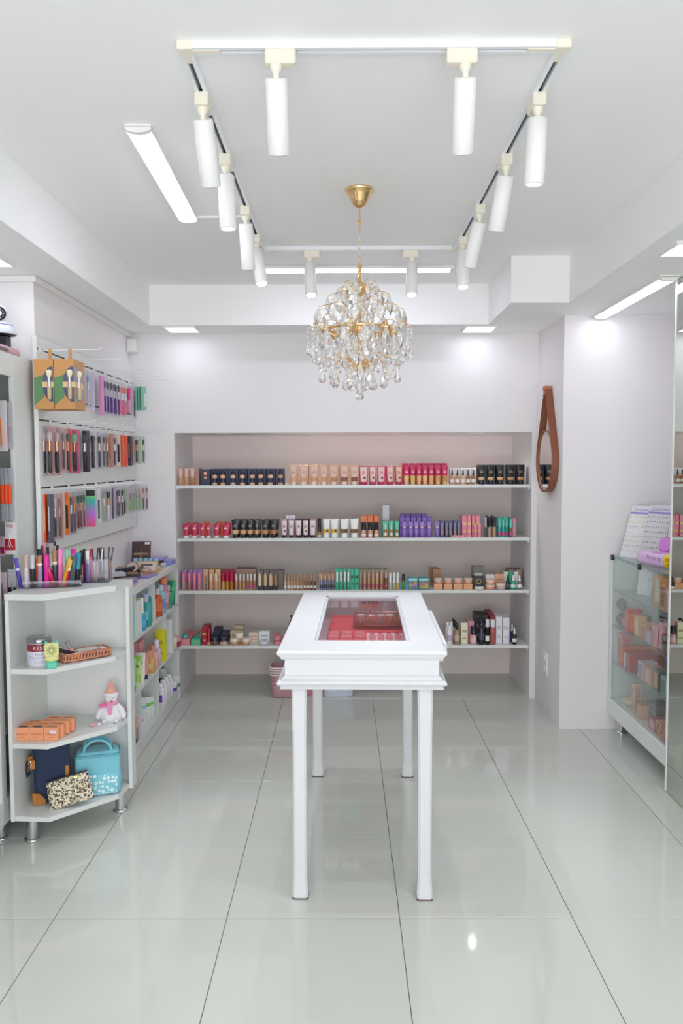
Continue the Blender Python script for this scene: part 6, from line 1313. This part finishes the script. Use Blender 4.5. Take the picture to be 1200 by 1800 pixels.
for z_ in (0.018, 0.025): part('print', MB().add([(0.0492*math.cos(-PI/2+vw+a), 0.0492*math.sin(-PI/2+vw+a), z_+b) for b in (0, 0.0012) for a in [-0.5+0.1*k for k in range(11)]], [(k, k+1, 12+k, 11+k) for k in range(10)]), C('#8a8a9c', 0.5), jr)
fn = thing('mini_fan', 'small yellow desk fan with mint ears and mint base', 'fan', (-1.197, 3.235, Z1), 0.3)
YL, MT = mat('#dfe09a', 0.4), mat('#5fcfb4', 0.4)
part('base', MB().bbox(-0.021, -0.018, 0, 0.021, 0.018, 0.028, 0.005), MT, fn)
part('body', MB().lathe([(0.012, 0.026), (0.024, 0.032), (0.030, 0.040), (0.024, 0.050), (0.012, 0.052)], 22, sy=0.7), YL, fn)
part('fan_ring', MB().loft([(0, 0.025, 0.025), (0.004, 0.029, 0.029), (0.016, 0.029, 0.029), (0.02, 0.025, 0.025)], 32, T=Matrix.Translation((0, 0.008, 0.076)) @ Matrix.Rotation(PI/2, 4, 'X'), p=5), YL, fn)
gr = MB()
for i in range(20):
    a = 2*PI*i/20; gr.cyl((0.006*math.cos(a), -0.0135, 0.076+0.006*math.sin(a)), (0.022*math.cos(a), -0.0135, 0.076+0.022*math.sin(a)), 0.0007, 4, cap=False)
part('grille', gr, mat('#8a8f52', 0.4), fn, kind='stuff')
part('hub', MB().lathe([(0.007, 0), (0.006, 0.003)], 16, T=Matrix.Translation((0, -0.012, 0.076)) @ Matrix.Rotation(PI/2, 4, 'X')), YL, fn)
for s_ in (-1, 1): part('ear', MB().lathe([(0.008, 0), (0.007, 0.008), (0.002, 0.015)], 10, T=Matrix.Translation((s_*0.021, 0, 0.098))), MT, fn)
bs = thing('rattan_tray', 'copper woven metal tray holding samples on the corner unit', 'tray', (-1.118, 3.40, Z1), math.radians(41))
CU = mat('#e3a080', 0.3, 0.55)
w_, d_ = 0.105, 0.042
o_ = part('lattice_wall', (lambda m: m)(lattice(-w_, w_, -d_, d_, 0.030, 0.014)), CU, bs, (0, 0, 0.006)); o_['kind'] = 'stuff'
part('wall', MB().box(-w_, -d_+0.0015, 0.006, w_, -d_+0.002, 0.011).box(-w_, -d_+0.0015, 0.030, w_, -d_+0.002, 0.036), CU, bs)
part('rim', MB().tube([(-w_, -d_, 0.037), (w_, -d_, 0.037), (w_, d_, 0.037), (-w_, d_, 0.037)], 0.0022, 6, closed=True).tube([(-w_, -d_, 0.006), (w_, -d_, 0.006), (w_, d_, 0.006), (-w_, d_, 0.006)], 0.002, 6, closed=True), CU, bs)
part('floor', MB().box(-w_, -d_, 0.005, w_, d_, 0.007), CU, bs)
for sx_ in (-1, 1):
    for sy_ in (-1, 1): part('foot', MB().lathe([(0.003, 0), (0.003, 0.006)], 8), CU, bs, (sx_*(w_-0.006), sy_*(d_-0.004), 0))
bpy.context.view_layer.update()
def in_tray(x, y, z): return tuple(bs.matrix_basis @ Vector((x, y, z)))
t = thing('lip_cream', 'peach tube with grey cap standing slanted in the tray', 'tube', in_tray(-0.05, -0.005, 0.010), rot=(-0.1, -0.3, 0.4))
part('body', MB().bbox(-0.012, -0.009, 0, 0.012, 0.009, 0.04, 0.003), C('#f0a884', 0.35), t); part('cap', MB().bbox(-0.010, -0.008, 0.04, 0.010, 0.008, 0.078, 0.003), C('#8a7c86', 0.35), t)
t = thing('sample_box', 'peach small carton lying in the copper tray', 'box', in_tray(-0.035, -0.012, 0.010), rot=(0, -0.2, 0.5))
part('carton', MB().bbox(-0.022, -0.012, 0, 0.022, 0.012, 0.022, 0.001), C('#f0a26c', 0.4), t); part('flap', MB().box(-0.02, -0.011, 0.022, 0.02, 0.011, 0.0226), C('#f4b888', 0.4), t)
t = thing('sample_box', 'plum and cream slim carton slanting in the tray', 'box', in_tray(-0.082, 0.0, 0.034), rot=(0.1, 0.35, 0.55))
part('carton', MB().bbox(-0.035, -0.008, 0, 0.035, 0.008, 0.018, 0.001), C('#3a2434', 0.4), t); part('top_print', MB().box(-0.034, -0.0078, 0.018, 0.034, 0.0078, 0.0186), C('#cfc2c6', 0.4), t)
t = thing('leaflet', 'cream leaflet with purple border lying on the copper tray', 'leaflet', in_tray(0.015, 0.0, 0.036), rot=(0.0, -0.03, 0.65))
part('sheet', MB().box(-0.05, -0.032, 0, 0.05, 0.032, 0.0012), C('#6c4a8e', 0.5), t); part('print', MB().box(-0.046, -0.026, 0.0012, 0.046, 0.029, 0.0016), C('#e4dcd2', 0.5), t)
t = thing('leaflet', 'second purple leaflet under the cream one', 'leaflet', in_tray(0.012, -0.01, 0.026), rot=(0.0, 0.0, 0.75))
part('sheet', MB().box(-0.045, -0.026, 0, 0.045, 0.026, 0.0012), C('#7d5aa0', 0.5), t); part('fold', MB().box(-0.045, -0.001, 0.0012, 0.045, 0.0, 0.0014), C('#d8cfe0', 0.5), t)
t = thing('sponge', 'white oval sponge in the right end of copper tray', 'sponge', in_tray(0.066, 0.0, 0.020), rot=(0, 0, 0.6))
part('pad', MB().lathe([(0.024, 0), (0.028, 0.004), (0.028, 0.012), (0.022, 0.016)], 20, sx=1.15, sy=0.8), C('#ece6ea', 0.7), t); part('sleeve', MB().lathe([(0.0285, 0.003), (0.0285, 0.007)], 20, cap=False, sx=1.15, sy=0.8), C('#e3b8bc', 0.5), t)

# orange cartons, three files
OC, OD = C('#eda277', 0.5), C('#3a3038', 0.4)
OCm = [('carton', MB().bbox(-0.0295, 0, 0, 0.0295, 0.034, 0.054, 0.0012).mesh('carton', OC)), ('tuck_flap', MB().box(-0.02, 0.013, 0.054, 0.02, 0.019, 0.0548).mesh('tuck_flap', C('#a85c3c', 0.5)))]
OCw = OCm[:1]+[('window', MB().box(-0.018, 0.010, 0.054, 0.018, 0.028, 0.0546).mesh('window', OD))]
for c_ in range(3):
    for r_ in range(4):
        if (c_, r_) == (0, 3): continue
        x_ = -1.335+0.060*c_+0.010*r_; y_ = 3.250+0.036*r_
        t = place('orange_carton', 'small orange carton, %s file, %s row from the shelf edge' % (['left', 'middle', 'right'][c_], ORD[r_]), 'box', OCw if (r_ == 0 and c_ < 2) else OCm, (x_, y_, Z2+0.0005+(0.004 if r_ > 1 and c_ else 0)), 0, 'small orange cartons')
        if r_ == 0:
            text('lettering', 'TONICO', 0.0115, t, (0, -0.0005, 0.027), (PI/2, 0, 0), C('#c8502e', 0.5))
            part('print', MB().box(-0.013, -0.0005, 0.0135, 0.013, 0, 0.0148), C('#c8502e', 0.5), t)
            if c_ == 2: part('price_tag', MB().box(-0.004, -0.0012, 0.030, 0.022, -0.0004, 0.043), C('#dfe0ec', 0.4), t)

# plush snowman
sn = thing('plush_snowman', 'white plush snowman with pink knitted hat and scarf', 'plush toy', (-1.04, 3.515, Z2), 0.15)
FW, PK = mat('#f0eff4', 0.9, kind='fluff'), mat('#f49ac4', 0.85, kind='fluff')
part('body', MB().loft([(0.001, 0.052, 0.036), (0.012, 0.058, 0.042), (0.04, 0.054, 0.040), (0.07, 0.042, 0.032), (0.092, 0.026, 0.024), (0.10, 0.022, 0.02), (0.108, 0.028, 0.026), (0.125, 0.034, 0.030), (0.145, 0.032, 0.028), (0.160, 0.020, 0.018), (0.164, 0.008, 0.008)], 24, p=2.1), FW, sn)
for s_ in (-1, 1):
    part('arm', MB().tube([(s_*0.034, -0.005, 0.088), (s_*0.056, -0.016, 0.06), (s_*0.066, -0.02, 0.032), (s_*0.068, -0.022, 0.018)], [0.011, 0.015, 0.016, 0.010], 12), FW, sn)
    part('leg', MB().tube([(s_*0.022, -0.03, 0.014), (s_*0.03, -0.05, 0.013), (s_*0.033, -0.066, 0.014)], [0.012, 0.012, 0.008], 12), FW, sn)
hat = part('hat', MB().lathe([(0.0355, 0.142), (0.0355, 0.152), (0.030, 0.160), (0.020, 0.180), (0.010, 0.196), (0.004, 0.2)], 22, sy=0.9), mat('#efae9f', 0.9, kind='fluff'), sn)
part('hat_brim', MB().lathe([(0.034, 0.136), (0.0385, 0.140), (0.0385, 0.152), (0.034, 0.156)], 22, sy=0.9), FW, hat)
for s_ in (-1, 1): part('bow', MB().lathe([(0.003, 0), (0.010, 0.008), (0.009, 0.018), (0.003, 0.022)], 10, T=Matrix.Translation((0, -0.004, 0.196)) @ Matrix.Rotation(s_*0.7, 4, 'Y')), mat('#f0b0a8', 0.9, kind='fluff'), hat)
sf = part('scarf', MB().tube([(0.031*math.cos(a), 0.028*math.sin(a), 0.1) for a in [2*PI*i/20 for i in range(20)]], 0.009, 10, closed=True), PK, sn)
part('scarf_end', MB().bbox(-0.014, -0.046, 0.042, 0.010, -0.036, 0.104, 0.004), PK, sf)
part('scarf_end', MB().bbox(-0.062, -0.040, 0.082, -0.022, -0.030, 0.104, 0.005), mat('#f06cae', 0.85, kind='fluff'), sf)
part('nose', MB().lathe([(0.0045, 0), (0.004, 0.005), (0.0008, 0.014)], 10, T=Matrix.Translation((0.006, -0.028, 0.116)) @ Matrix.Rotation(PI/2, 4, 'X')), C('#ee5a2c', 0.6), sn)
for s_ in (-1, 1): part('eye', MB().lathe([(0.0005, -0.0022), (0.0022, 0), (0.0005, 0.0022)], 10, T=Matrix.Translation((0.005+s_*0.0085, -0.0295, 0.129)), cap=False), BLACK, sn)
part('mouth', MB().tube([(0.006+0.012*math.sin(a), -0.0305, 0.121-0.010*math.cos(a)) for a in [-1.1+0.22*i for i in range(11)]], 0.0009, 5), BLACK, sn)
cp = part('cord', MB().tube([(0.0, -0.05, 0.006), (-0.03, -0.062, 0.003), (-0.06, -0.075, 0.003)], 0.0013, 5), C('#f0e6ea', 0.7), sn)
part('charm', MB().lathe([(0.004, 0.0005), (0.019, 0.003), (0.021, 0.008), (0.018, 0.013), (0.004, 0.0145)], 18, T=Matrix.Translation((-0.085, -0.078, 0))), mat('#e8b2bc', 0.9, kind='fluff'), cp)
part('charm', MB().lathe([(0.004, 0.0005), (0.012, 0.003), (0.013, 0.009), (0.004, 0.014)], 14, T=Matrix.Translation((-0.055, -0.074, 0))), FW, cp)

sn.scale = (0.82, 0.82, 0.82)
# bags on the bottom shelf
NV, TAN = mat('#1e2a45', 0.85, kind='cloth'), mat('#b9762f', 0.55, kind='leather')
nb = thing('messenger_bag', 'navy canvas messenger bag with tan leather corners leaning in corner', 'bag', (-1.262, 3.375, Z3+0.001), rot=(-0.06, 0.0, 0.42))
part('body', MB().loft([(0.0, 0.070, 0.030), (0.010, 0.078, 0.038), (0.16, 0.080, 0.040), (0.25, 0.074, 0.030), (0.272, 0.066, 0.020)], 28, p=4), NV, nb)
part('flap', MB().add([(x_, -0.046-0.003*math.cos(x_*18), z_) for x_, z_ in ((-0.058, 0.07), (-0.048, 0.055), (-0.030, 0.048), (0.030, 0.048), (0.052, 0.056), (0.066, 0.075), (0.076, 0.26), (-0.066, 0.26))]+[(x_, -0.030, z_) for x_, z_ in ((-0.058, 0.07), (-0.048, 0.055), (-0.030, 0.048), (0.030, 0.048), (0.052, 0.056), (0.066, 0.075), (0.070, 0.26), (-0.062, 0.26))], [tuple(range(8))]+[(i, 8+i, 8+(i+1) % 8, (i+1) % 8) for i in range(8)]), mat('#24324f', 0.85, kind='cloth'), nb)
part('corner_patch', MB().add([(-0.079, -0.03, 0.0), (-0.030, -0.0425, 0.0), (-0.030, -0.0435, 0.02), (-0.052, -0.0435, 0.048), (-0.081, -0.032, 0.050), (-0.084, 0.01, 0.05), (-0.08, 0.01, 0.0)], [(0, 1, 2, 3, 4), (4, 5, 6, 0)]), TAN, nb)
part('corner_patch', MB().add([(0.079, -0.03, 0.0), (0.030, -0.0425, 0.0), (0.030, -0.0435, 0.02), (0.052, -0.0435, 0.048), (0.081, -0.032, 0.050)], [(4, 3, 2, 1, 0)]), TAN, nb)
part('strap_tab', MB().bbox(-0.094, -0.02, 0.165, -0.072, 0.0, 0.205, 0.003).bbox(-0.088, -0.046, 0.155, -0.066, -0.018, 0.195, 0.003), TAN, nb)
part('strap_tab', MB().bbox(0.052, -0.055, 0.105, 0.068, -0.048, 0.155, 0.002), TAN, nb)
part('clip', MB().tube([(-0.086, -0.048, 0.195), (-0.082, -0.053, 0.180), (-0.086, -0.052, 0.168)], 0.002, 6), CHROME, nb)
part('strap', MB().tube([(-0.09, -0.01, 0.19), (-0.104, -0.006, 0.15), (-0.1, 0.0, 0.115), (-0.086, 0.01, 0.13)], 0.007, 8), NV, nb)
BL = mat('#7cc4d4', 0.7, kind='cloth')
lb = thing('lunch_bag', 'sky blue lunch bag with daisy print pocket and rounded handle', 'bag', (-1.092, 3.47, Z3+0.001), 0.30)
lb.scale = (1.13, 1.1, 1.10)
def rbox(w, d, h, r):
    return MB().loft([(0, w/2-r, d/2-r*0.6), (r*0.4, w/2-r*0.25, d/2-r*0.15), (r, w/2, d/2), (h-r, w/2, d/2), (h-r*0.4, w/2-r*0.25, d/2-r*0.15), (h, w/2-r, d/2-r*0.6)], 36, p=7)
part('body', rbox(0.17, 0.105, 0.175, 0.02), BL, lb)
part('pocket', MB().loft([(0.006, 0.0785, 0.0548), (0.084, 0.0790, 0.0552), (0.087, 0.078, 0.054)], 36, p=7, T=Matrix.Translation((0, -0.0014, 0))), mat('#82cad9', 0.5, kind='daisy'), lb)
for z_ in (0.018, 0.158):
    part('piping', MB().tube([(0.0858*math.copysign(abs(math.cos(a))**(2/7), math.cos(a)), 0.0532*math.copysign(abs(math.sin(a))**(2/7), math.sin(a)), z_) for a in [2*PI*i/40 for i in range(40)]], 0.0026, 6, closed=True), mat('#6ab4c8', 0.7, kind='cloth'), lb)
part('zipper', MB().tube([(0.084*math.copysign(abs(math.cos(a))**(2/7), math.cos(a)), 0.0515*math.copysign(abs(math.sin(a))**(2/7), math.sin(a)), 0.165) for a in [2*PI*i/40 for i in range(40)]], 0.0018, 6, closed=True), C('#4a9ab0', 0.5), lb)
for y_ in (-0.032, 0.032):
    part('handle', MB().tube([(-0.052, y_, 0.170), (-0.046, y_*0.9, 0.195), (-0.025, y_*0.6, 0.210), (0.0, y_*0.5, 0.214), (0.025, y_*0.6, 0.210), (0.046, y_*0.9, 0.195), (0.052, y_, 0.170)], 0.0062, 10), BL, lb)
part('side_band', MB().bbox(0.083, -0.045, 0.045, 0.088, 0.045, 0.072, 0.002), mat('#74bccd', 0.7, kind='cloth'), lb)
lp = thing('leopard_pouch', 'cream leopard print zip pouch leaning between the two bags', 'pouch', (-1.148, 3.300, Z3+0.0135), rot=(-0.30, -0.22, 0.28))
mb = MB()
vs = []; NX, NZ = 12, 8
for s_ in (-1, 1):
    for j in range(NZ+1):
        for i in range(NX+1):
            u, v = i/NX*2-1, j/NZ*2-1
            th_ = 0.018*max(0.0, (1-u**4)*(1-abs(v)**3.0))**0.6
            vs.append((u*0.088*(1-0.03*v), s_*th_, 0.058+v*0.058))
W1 = (NX+1)*(NZ+1)
fs = []
for j in range(NZ):
    for i in range(NX):
        a = j*(NX+1)+i; fs.append((a, a+1, a+NX+2, a+NX+1)); fs.append((W1+a, W1+a+NX+1, W1+a+NX+2, W1+a+1))
part('body', mb.add(vs, fs, 0, True), mat('#e6dcc4', 0.7, kind='leopard'), lp)
part('zip_edge', MB().tube([(-0.086, 0, 0.116), (-0.03, 0, 0.1175), (0.03, 0, 0.1175), (0.086, 0, 0.116)], 0.004, 8), BLACK, lp)
part('zip_pull', MB().bbox(0.028, -0.022, 0.100, 0.046, -0.018, 0.112, 0.002), mat('#d8c070', 0.3, 0.6), lp)

# ------------------------------------------------------------------ glass case contents
G1, G2, G3, G4, GT = 0.838, 0.632, 0.418, 0.1955, GZ1+0.0025
def cx(y, dx=0.0): return GX+0.022+dx
def rcard(label, base_c, x, y, z, w, h, lean, rz, rows, gold):
    t = thing('jewellery_card', label, 'card', (x, y, z), rot=(lean, 0, rz), group='jewellery cards')
    part('card', MB().bbox(-w/2, 0, 0, w/2, 0.003, h, 0.001), C(base_c, 0.35), t)
    part('header', MB().box(-w/2+0.003, -0.0008, h*0.84, w/2-0.003, 0, h*0.875), C('#8f7ec8', 0.4), t)
    text('lettering', 'Luxo', w*0.26, t, (-w*0.12, -0.0006, h*0.925), (PI/2, 0, 0), C('#8a84b8', 0.4), shear=0.4)
    part('badge', MB().bbox(w*0.12, -0.0012, h*0.905, w*0.36, 0, h*0.93, 0.0005), C('#a99bd8', 0.4), t)
    rnd = random.Random(int(w*1000)+rows)
    for r_ in range(rows):
        mb = MB(); zz = h*(0.78-0.74*r_/rows)
        n = 9
        for i in range(n):
            xx = -w*0.42+w*0.84*i/(n-1); s_ = 0.0016+0.0012*rnd.random(); dz = 0.002*rnd.uniform(-1, 1)
            mb.box(xx-s_, -0.003, zz+dz-s_, xx+s_, 0, zz+dz+s_)
        part('earring_row', mb, mat(gold[r_ % len(gold)], 0.25, 0.6), t, kind='stuff')
    return t
rcard('white jewellery card with gold earring rows, left one on the case', '#dcdcdf', 1.615, 4.50, GT, 0.135, 0.315, -0.42, -0.87, 8, ['#d8b25c', '#e0bc62', '#b89a60', '#d9d4c8'])
rcard('white jewellery card with silver earring rows, right one on the case', '#cfd0d4', 1.675, 4.39, GT, 0.14, 0.325, -0.42, -0.87, 8, ['#8f9096', '#7d7e84', '#9a9488', '#6c6c74'])
for o_ in [o for o in S.objects if o.get('category') == 'card']: pass
t = thing('plastic_sheet', 'blank pale blue plastic card behind the wipes pack', 'card', (1.76, 4.25, GT), rot=(-0.35, 0, -0.8))
part('sheet', MB().bbox(-0.06, 0, 0, 0.06, 0.002, 0.27, 0.0008), mat('#d5dfe8', 0.2), t); part('fold', MB().bbox(-0.06, -0.012, 0.0, 0.06, 0, 0.002, 0.0005), mat('#d5dfe8', 0.2), t)
wp = thing('wipes_pack', 'lilac baby wipes pack with pink flip lid and yellow label', 'wipes', (1.635, 4.12, GT), math.radians(-70))
wp.scale = (1.15, 1.15, 1.3)
LI = mat('#ddb9e4', 0.25)
part('pack', MB().loft([(-0.135, 0.002, 0.026, 0, 0.03), (-0.11, 0.035, 0.026, 0, 0.028), (-0.08, 0.044, 0.028, 0, 0.029), (0.12, 0.046, 0.028, 0, 0.029), (0.14, 0.03, 0.02, 0, 0.028)], 28, p=3, T=Matrix(((0, 0, 1, 0), (1, 0, 0, 0), (0, 1, 0, 0), (0, 0, 0, 1)))), LI, wp)
part('yellow_label', MB().loft([(0.068, 0.0466, 0.0286, 0, 0.029), (0.122, 0.0468, 0.0286, 0, 0.029)], 28, p=3, T=Matrix(((0, 0, 1, 0), (1, 0, 0, 0), (0, 1, 0, 0), (0, 0, 0, 1)))), C('#ecd02a', 0.3), wp)
part('lid_base', MB().loft([(0.056, 0.045, 0.030), (0.060, 0.043, 0.028)], 24, T=Matrix.Translation((0.0, 0, 0))), mat('#d9a0d8', 0.25), wp)
part('flip_lid', MB().loft([(0, 0.042, 0.028), (0.004, 0.044, 0.030), (0.010, 0.040, 0.026)], 24, T=Matrix.Translation((0.0, 0.032, 0.085)) @ Matrix.Rotation(math.radians(72), 4, 'X')), mat('#d88ade', 0.25), wp)
for i, (c_, col_) in enumerate(zip('Toyoing', ('#2a2440', '#4a9a4a', '#e0a02a', '#3a3a9a', '#d8402a', '#e08a2a', '#2a3a8a'))):
    text('lettering', c_, 0.018, wp, (-0.028+0.0125*i, -0.0475, 0.036), (PI/2, 0, 0), C(col_, 0.4))
text('lettering', '120', 0.020, wp, (0.096, -0.0482, 0.036), (PI/2, 0, 0), C('#d8502a', 0.4))
text('lettering', '100', 0.009, wp, (0.096, -0.0482, 0.018), (PI/2, 0, 0), C('#8a6a2a', 0.4))
# top compartment (on the 0.838 glass shelf)
t = thing('jewellery_card', 'white slanted earring card inside the case, left', 'card', (1.665, 4.42, G1+0.0005), rot=(-0.12, 0.10, -0.3), group='cards inside the case')
part('card', MB().bbox(-0.038, 0, 0, 0.038, 0.002, 0.17, 0.0008), C('#e2e4ea', 0.4), t)
for i in range(6): part('earring', MB().lathe([(0.005, 0), (0.004, 0.003)], 8, T=Matrix.Translation((-0.018+0.036*(i % 2), 0, 0.035+0.05*(i//2))) @ Matrix.Rotation(PI/2, 4, 'X')), mat('#c9a468', 0.3, 0.6), t)
t = thing('jewellery_card', 'plain white slanted card inside the case, right', 'card', (1.72, 4.25, G1+0.0005), rot=(-0.12, 0.14, -0.3), group='cards inside the case')
part('card', MB().bbox(-0.03, 0, 0, 0.03, 0.002, 0.165, 0.0008), C('#e6e8ee', 0.4), t); part('print', MB().box(-0.02, -0.0006, 0.08, -0.006, 0, 0.13), C('#c06a78', 0.4), t)
t = thing('acrylic_block', 'frosted white plug block at the back of top compartment', 'block', (1.72, 4.56, G1+0.0005))
part('block', MB().bbox(-0.03, -0.015, 0.055, 0.03, 0.015, 0.1, 0.004), mat('#d4dde0', 0.3), t); part('stem', MB().cyl((0, 0, 0), (0, 0, 0.056), 0.004), mat('#4a4a50', 0.3), t)
def giftbox(label, x, y, z, w, d, h, col, win=None, rz=0.0, bow=None):
    t = thing('gift_box', label, 'box', (x, y, z+0.0005), rz, 'gift boxes in the case')
    part('carton', MB().bbox(-w/2, -d/2, 0, w/2, d/2, h, 0.0015), C(col, 0.45), t)
    if win: part('window', MB().box(-w*0.32, -d/2-0.0008, h*0.12, w*0.32, -d/2, h*0.85), C(win, 0.2), t); part('window', MB().box(-w/2-0.0008, -d*0.3, h*0.12, -w/2, d*0.3, h*0.85), C(win, 0.2), t)
    if bow: part('bow', MB().tube([(0, -d/2-0.004, h*0.8), (0.012, -d/2-0.006, h*1.02), (0.0, -d/2-0.004, h*0.9), (-0.014, -d/2-0.006, h*1.05), (0, -d/2-0.004, h*0.8)], 0.003, 6), C(bow, 0.4), t)
    return t
giftbox('kraft gift box with clear front beside the slanted cards', 1.66, 4.09, G1, 0.10, 0.10, 0.155, '#cf9c64', '#c9b9a8')
giftbox('kraft gift box with black emblem behind glass', 1.625, 3.965, G1, 0.075, 0.07, 0.135, '#c6904e', '#6a4a30')
giftbox('pink bagged gift with bow inside the case', 1.61, 3.885, G1, 0.055, 0.05, 0.13, '#cf7a98', '#e2a8bc', bow='#e06a9a')
giftbox('salmon gift box near the mirror in top compartment', 1.65, 3.83, G1, 0.09, 0.04, 0.125, '#e09a82')
# second compartment
def compact(label, x, y, z, r, h, c1, c2, rot=None, group='compacts in the case'):
    t = thing('compact', label, 'compact', (x, y, z+0.0005), 0, group, rot)
    part('base', MB().lathe([(r*0.94, 0), (r, h*0.2), (r, h*0.5)], 24), C(c1, 0.25), t); part('lid', MB().lathe([(r, h*0.52), (r, h*0.85), (r*0.9, h)], 24), C(c2, 0.2), t)
    return t
compact('round compact standing on edge, upper, far end of case', 1.595, 4.585, G2+0.125, 0.034, 0.016, '#8f8a90', '#cdbab2', (0, PI/2, 0.5))
compact('round compact standing on edge, lower, far end of case', 1.595, 4.585, G2+0.036, 0.034, 0.016, '#8a868c', '#cbb8b0', (0, PI/2, 0.5))
compact('pinkish compact on edge before the lower round one', 1.600, 4.51, G2+0.034, 0.032, 0.018, '#c9a0a0', '#d8b4ac', (0, PI/2, 0.5))
for q in range(4): compact('clear lidded compact, %s of back pile' % ['lowest', 'second', 'third', 'topmost'][q], 1.70, 4.52, G2+0.018*q, 0.045, 0.017, '#8a7c80', '#a89a9c')
for q in range(6): compact('grey lidded compact, %s in tall pile' % ['lowest', 'second', 'third', 'fourth', 'fifth', 'topmost'][q], 1.76, 4.30, G2+0.020*q, 0.05, 0.018, '#6c6468', '#8e868a')
for q, (y_, x_, w_, d_, h_, c_, wn) in enumerate(((4.44, 1.605, 0.05, 0.05, 0.12, '#d9604a', '#e88a5c'), (4.385, 1.62, 0.04, 0.04, 0.13, '#c2474e', '#e0a070'), (4.32, 1.615, 0.05, 0.05, 0.105, '#e2b892', '#ecd0a0'), (4.22, 1.63, 0.08, 0.09, 0.085, '#c79a7c', '#b08068'), (4.12, 1.605, 0.05, 0.05, 0.065, '#b9a4c0', '#c8b8cc'), (4.06, 1.61, 0.05, 0.06, 0.105, '#d8a4a4', '#c07a7c'), (3.985, 1.625, 0.06, 0.07, 0.135, '#e2a0ac', '#eab4bc'), (3.93, 1.60, 0.04, 0.03, 0.09, '#6f6462', None), (3.875, 1.61, 0.05, 0.045, 0.075, '#d9a29c', '#e4b8a4'), (3.825, 1.625, 0.06, 0.04, 0.095, '#a98c8c', '#8c7a86'))):
    giftbox('%s carton, %s along second case shelf' % (['red orange', 'dark red', 'cream', 'tan striped', 'lilac', 'dusty pink', 'tall pink', 'dark grey', 'rose', 'mauve brown'][q], ORD[q]), x_, y_, G2, w_, d_, h_, c_, wn)
for q in range(2): compact('plum round tin, %s, near the mirror' % ['lower', 'upper'][q], 1.72, 3.93, G2+0.03*q, 0.06, 0.029, '#8d7088', '#a58c9c')
# third compartment
for q, (y_, x_, w_, d_, h_, c_, wn) in enumerate(((4.575, 1.625, 0.07, 0.05, 0.17, '#d8a0a4', '#c88a92'), (4.51, 1.70, 0.24, 0.04, 0.11, '#e2774e', None), (4.455, 1.69, 0.22, 0.04, 0.085, '#c9d3da', None), (4.38, 1.72, 0.30, 0.07, 0.10, '#b8464a', '#c8605a'), (4.30, 1.66, 0.14, 0.05, 0.05, '#5a4846', None), (4.22, 1.62, 0.08, 0.08, 0.095, '#c3b0be', '#b08c9c'), (4.12, 1.62, 0.08, 0.08, 0.09, '#cf9a8c', '#dcb0a0'), (4.015, 1.62, 0.075, 0.07, 0.105, '#5c6460', '#c88a4a'), (3.92, 1.62, 0.075, 0.07, 0.095, '#9fb4b4', '#5a7a80'))):
    giftbox('%s, %s along third case shelf' % (['upright pink folder', 'flat orange box', 'pale blue slim box', 'long dark red box', 'low black case', 'lilac print carton', 'peach print carton', 'grey palette with orange pans', 'teal grey palette carton'][q], ORD[q]), x_, y_, G3, w_, d_, h_, c_, wn)
giftbox('bright blue box lying behind the red box', 1.80, 4.22, G3, 0.16, 0.06, 0.12, '#3a8ac8')
giftbox('dark brown box behind the palettes', 1.78, 4.08, G3, 0.15, 0.12, 0.10, '#4c3c42')
for q in range(3): compact('grey compact, %s of pile above palettes' % ['lowest', 'middle', 'topmost'][q], 1.72, 3.94, G3+0.02*q+0.0, 0.045, 0.019, '#6f6a6c', '#8d888a')
# bottom compartment
t = thing('cream_pouch', 'cream cloth pouch lying flat at the far bottom', 'pouch', (1.70, 4.50, G4+0.0005))
part('body', MB().loft([(0, 0.10, 0.05), (0.012, 0.115, 0.062), (0.03, 0.10, 0.05), (0.036, 0.05, 0.02)], 26, p=3), mat('#e4d6bc', 0.85, kind='cloth'), t); part('zip_edge', MB().bbox(-0.1, -0.063, 0.012, 0.1, -0.06, 0.016, 0.001), C('#cbb890', 0.5), t)
giftbox('beige upright card box in bottom compartment', 1.605, 4.34, G4, 0.04, 0.035, 0.165, '#dfc4a8', '#c99a92')
giftbox('kraft carton before the grey palette pile', 1.61, 4.255, G4, 0.05, 0.06, 0.075, '#d0a683')
for q in range(4): giftbox('grey mirrored palette, %s of pile of four' % ['lowest', 'second', 'third', 'topmost'][q], 1.70, 4.20, G4+0.025*q, 0.14, 0.13, 0.022, '#7c7a7e')
giftbox('dark pink carton with pattern in bottom compartment', 1.66, 4.06, G4, 0.15, 0.09, 0.06, '#b2566c', '#dca0ae')
bt_ = place('clear_figure_bottle', 'clear shaped bottle with brown neck in bottom compartment', 'bottle', parts_of('figb', lambda: [('body', MB().lathe([(0.02, 0), (0.03, 0.01), (0.034, 0.05), (0.024, 0.08), (0.028, 0.10), (0.014, 0.125)], 16), C('#b4aaa2', 0.15)), ('neck', MB().lathe([(0.010, 0.125), (0.010, 0.14), (0.016, 0.145)], 12), C('#7a6454', 0.4))]), (1.77, 4.02, G4+0.0005))
for q, (y_, c_) in enumerate(((3.96, '#d9a890'), (3.905, '#cf8c8c'), (3.855, '#c4788a'))):
    t = giftbox('palette carton with square pans, %s from far end' % ORD[q], 1.62, y_, G4, 0.09, 0.045, 0.082-0.004*q, c_)
    for i in range(3):
        for j in range(3): part('pan', MB().box(-0.0462, -0.018+i*0.0125, 0.012+j*0.022, -0.0451, -0.009+i*0.0125, 0.028+j*0.022), C(['#b9685c', '#d9a070', '#8a4a5c'][(i+j) % 3], 0.5), t)
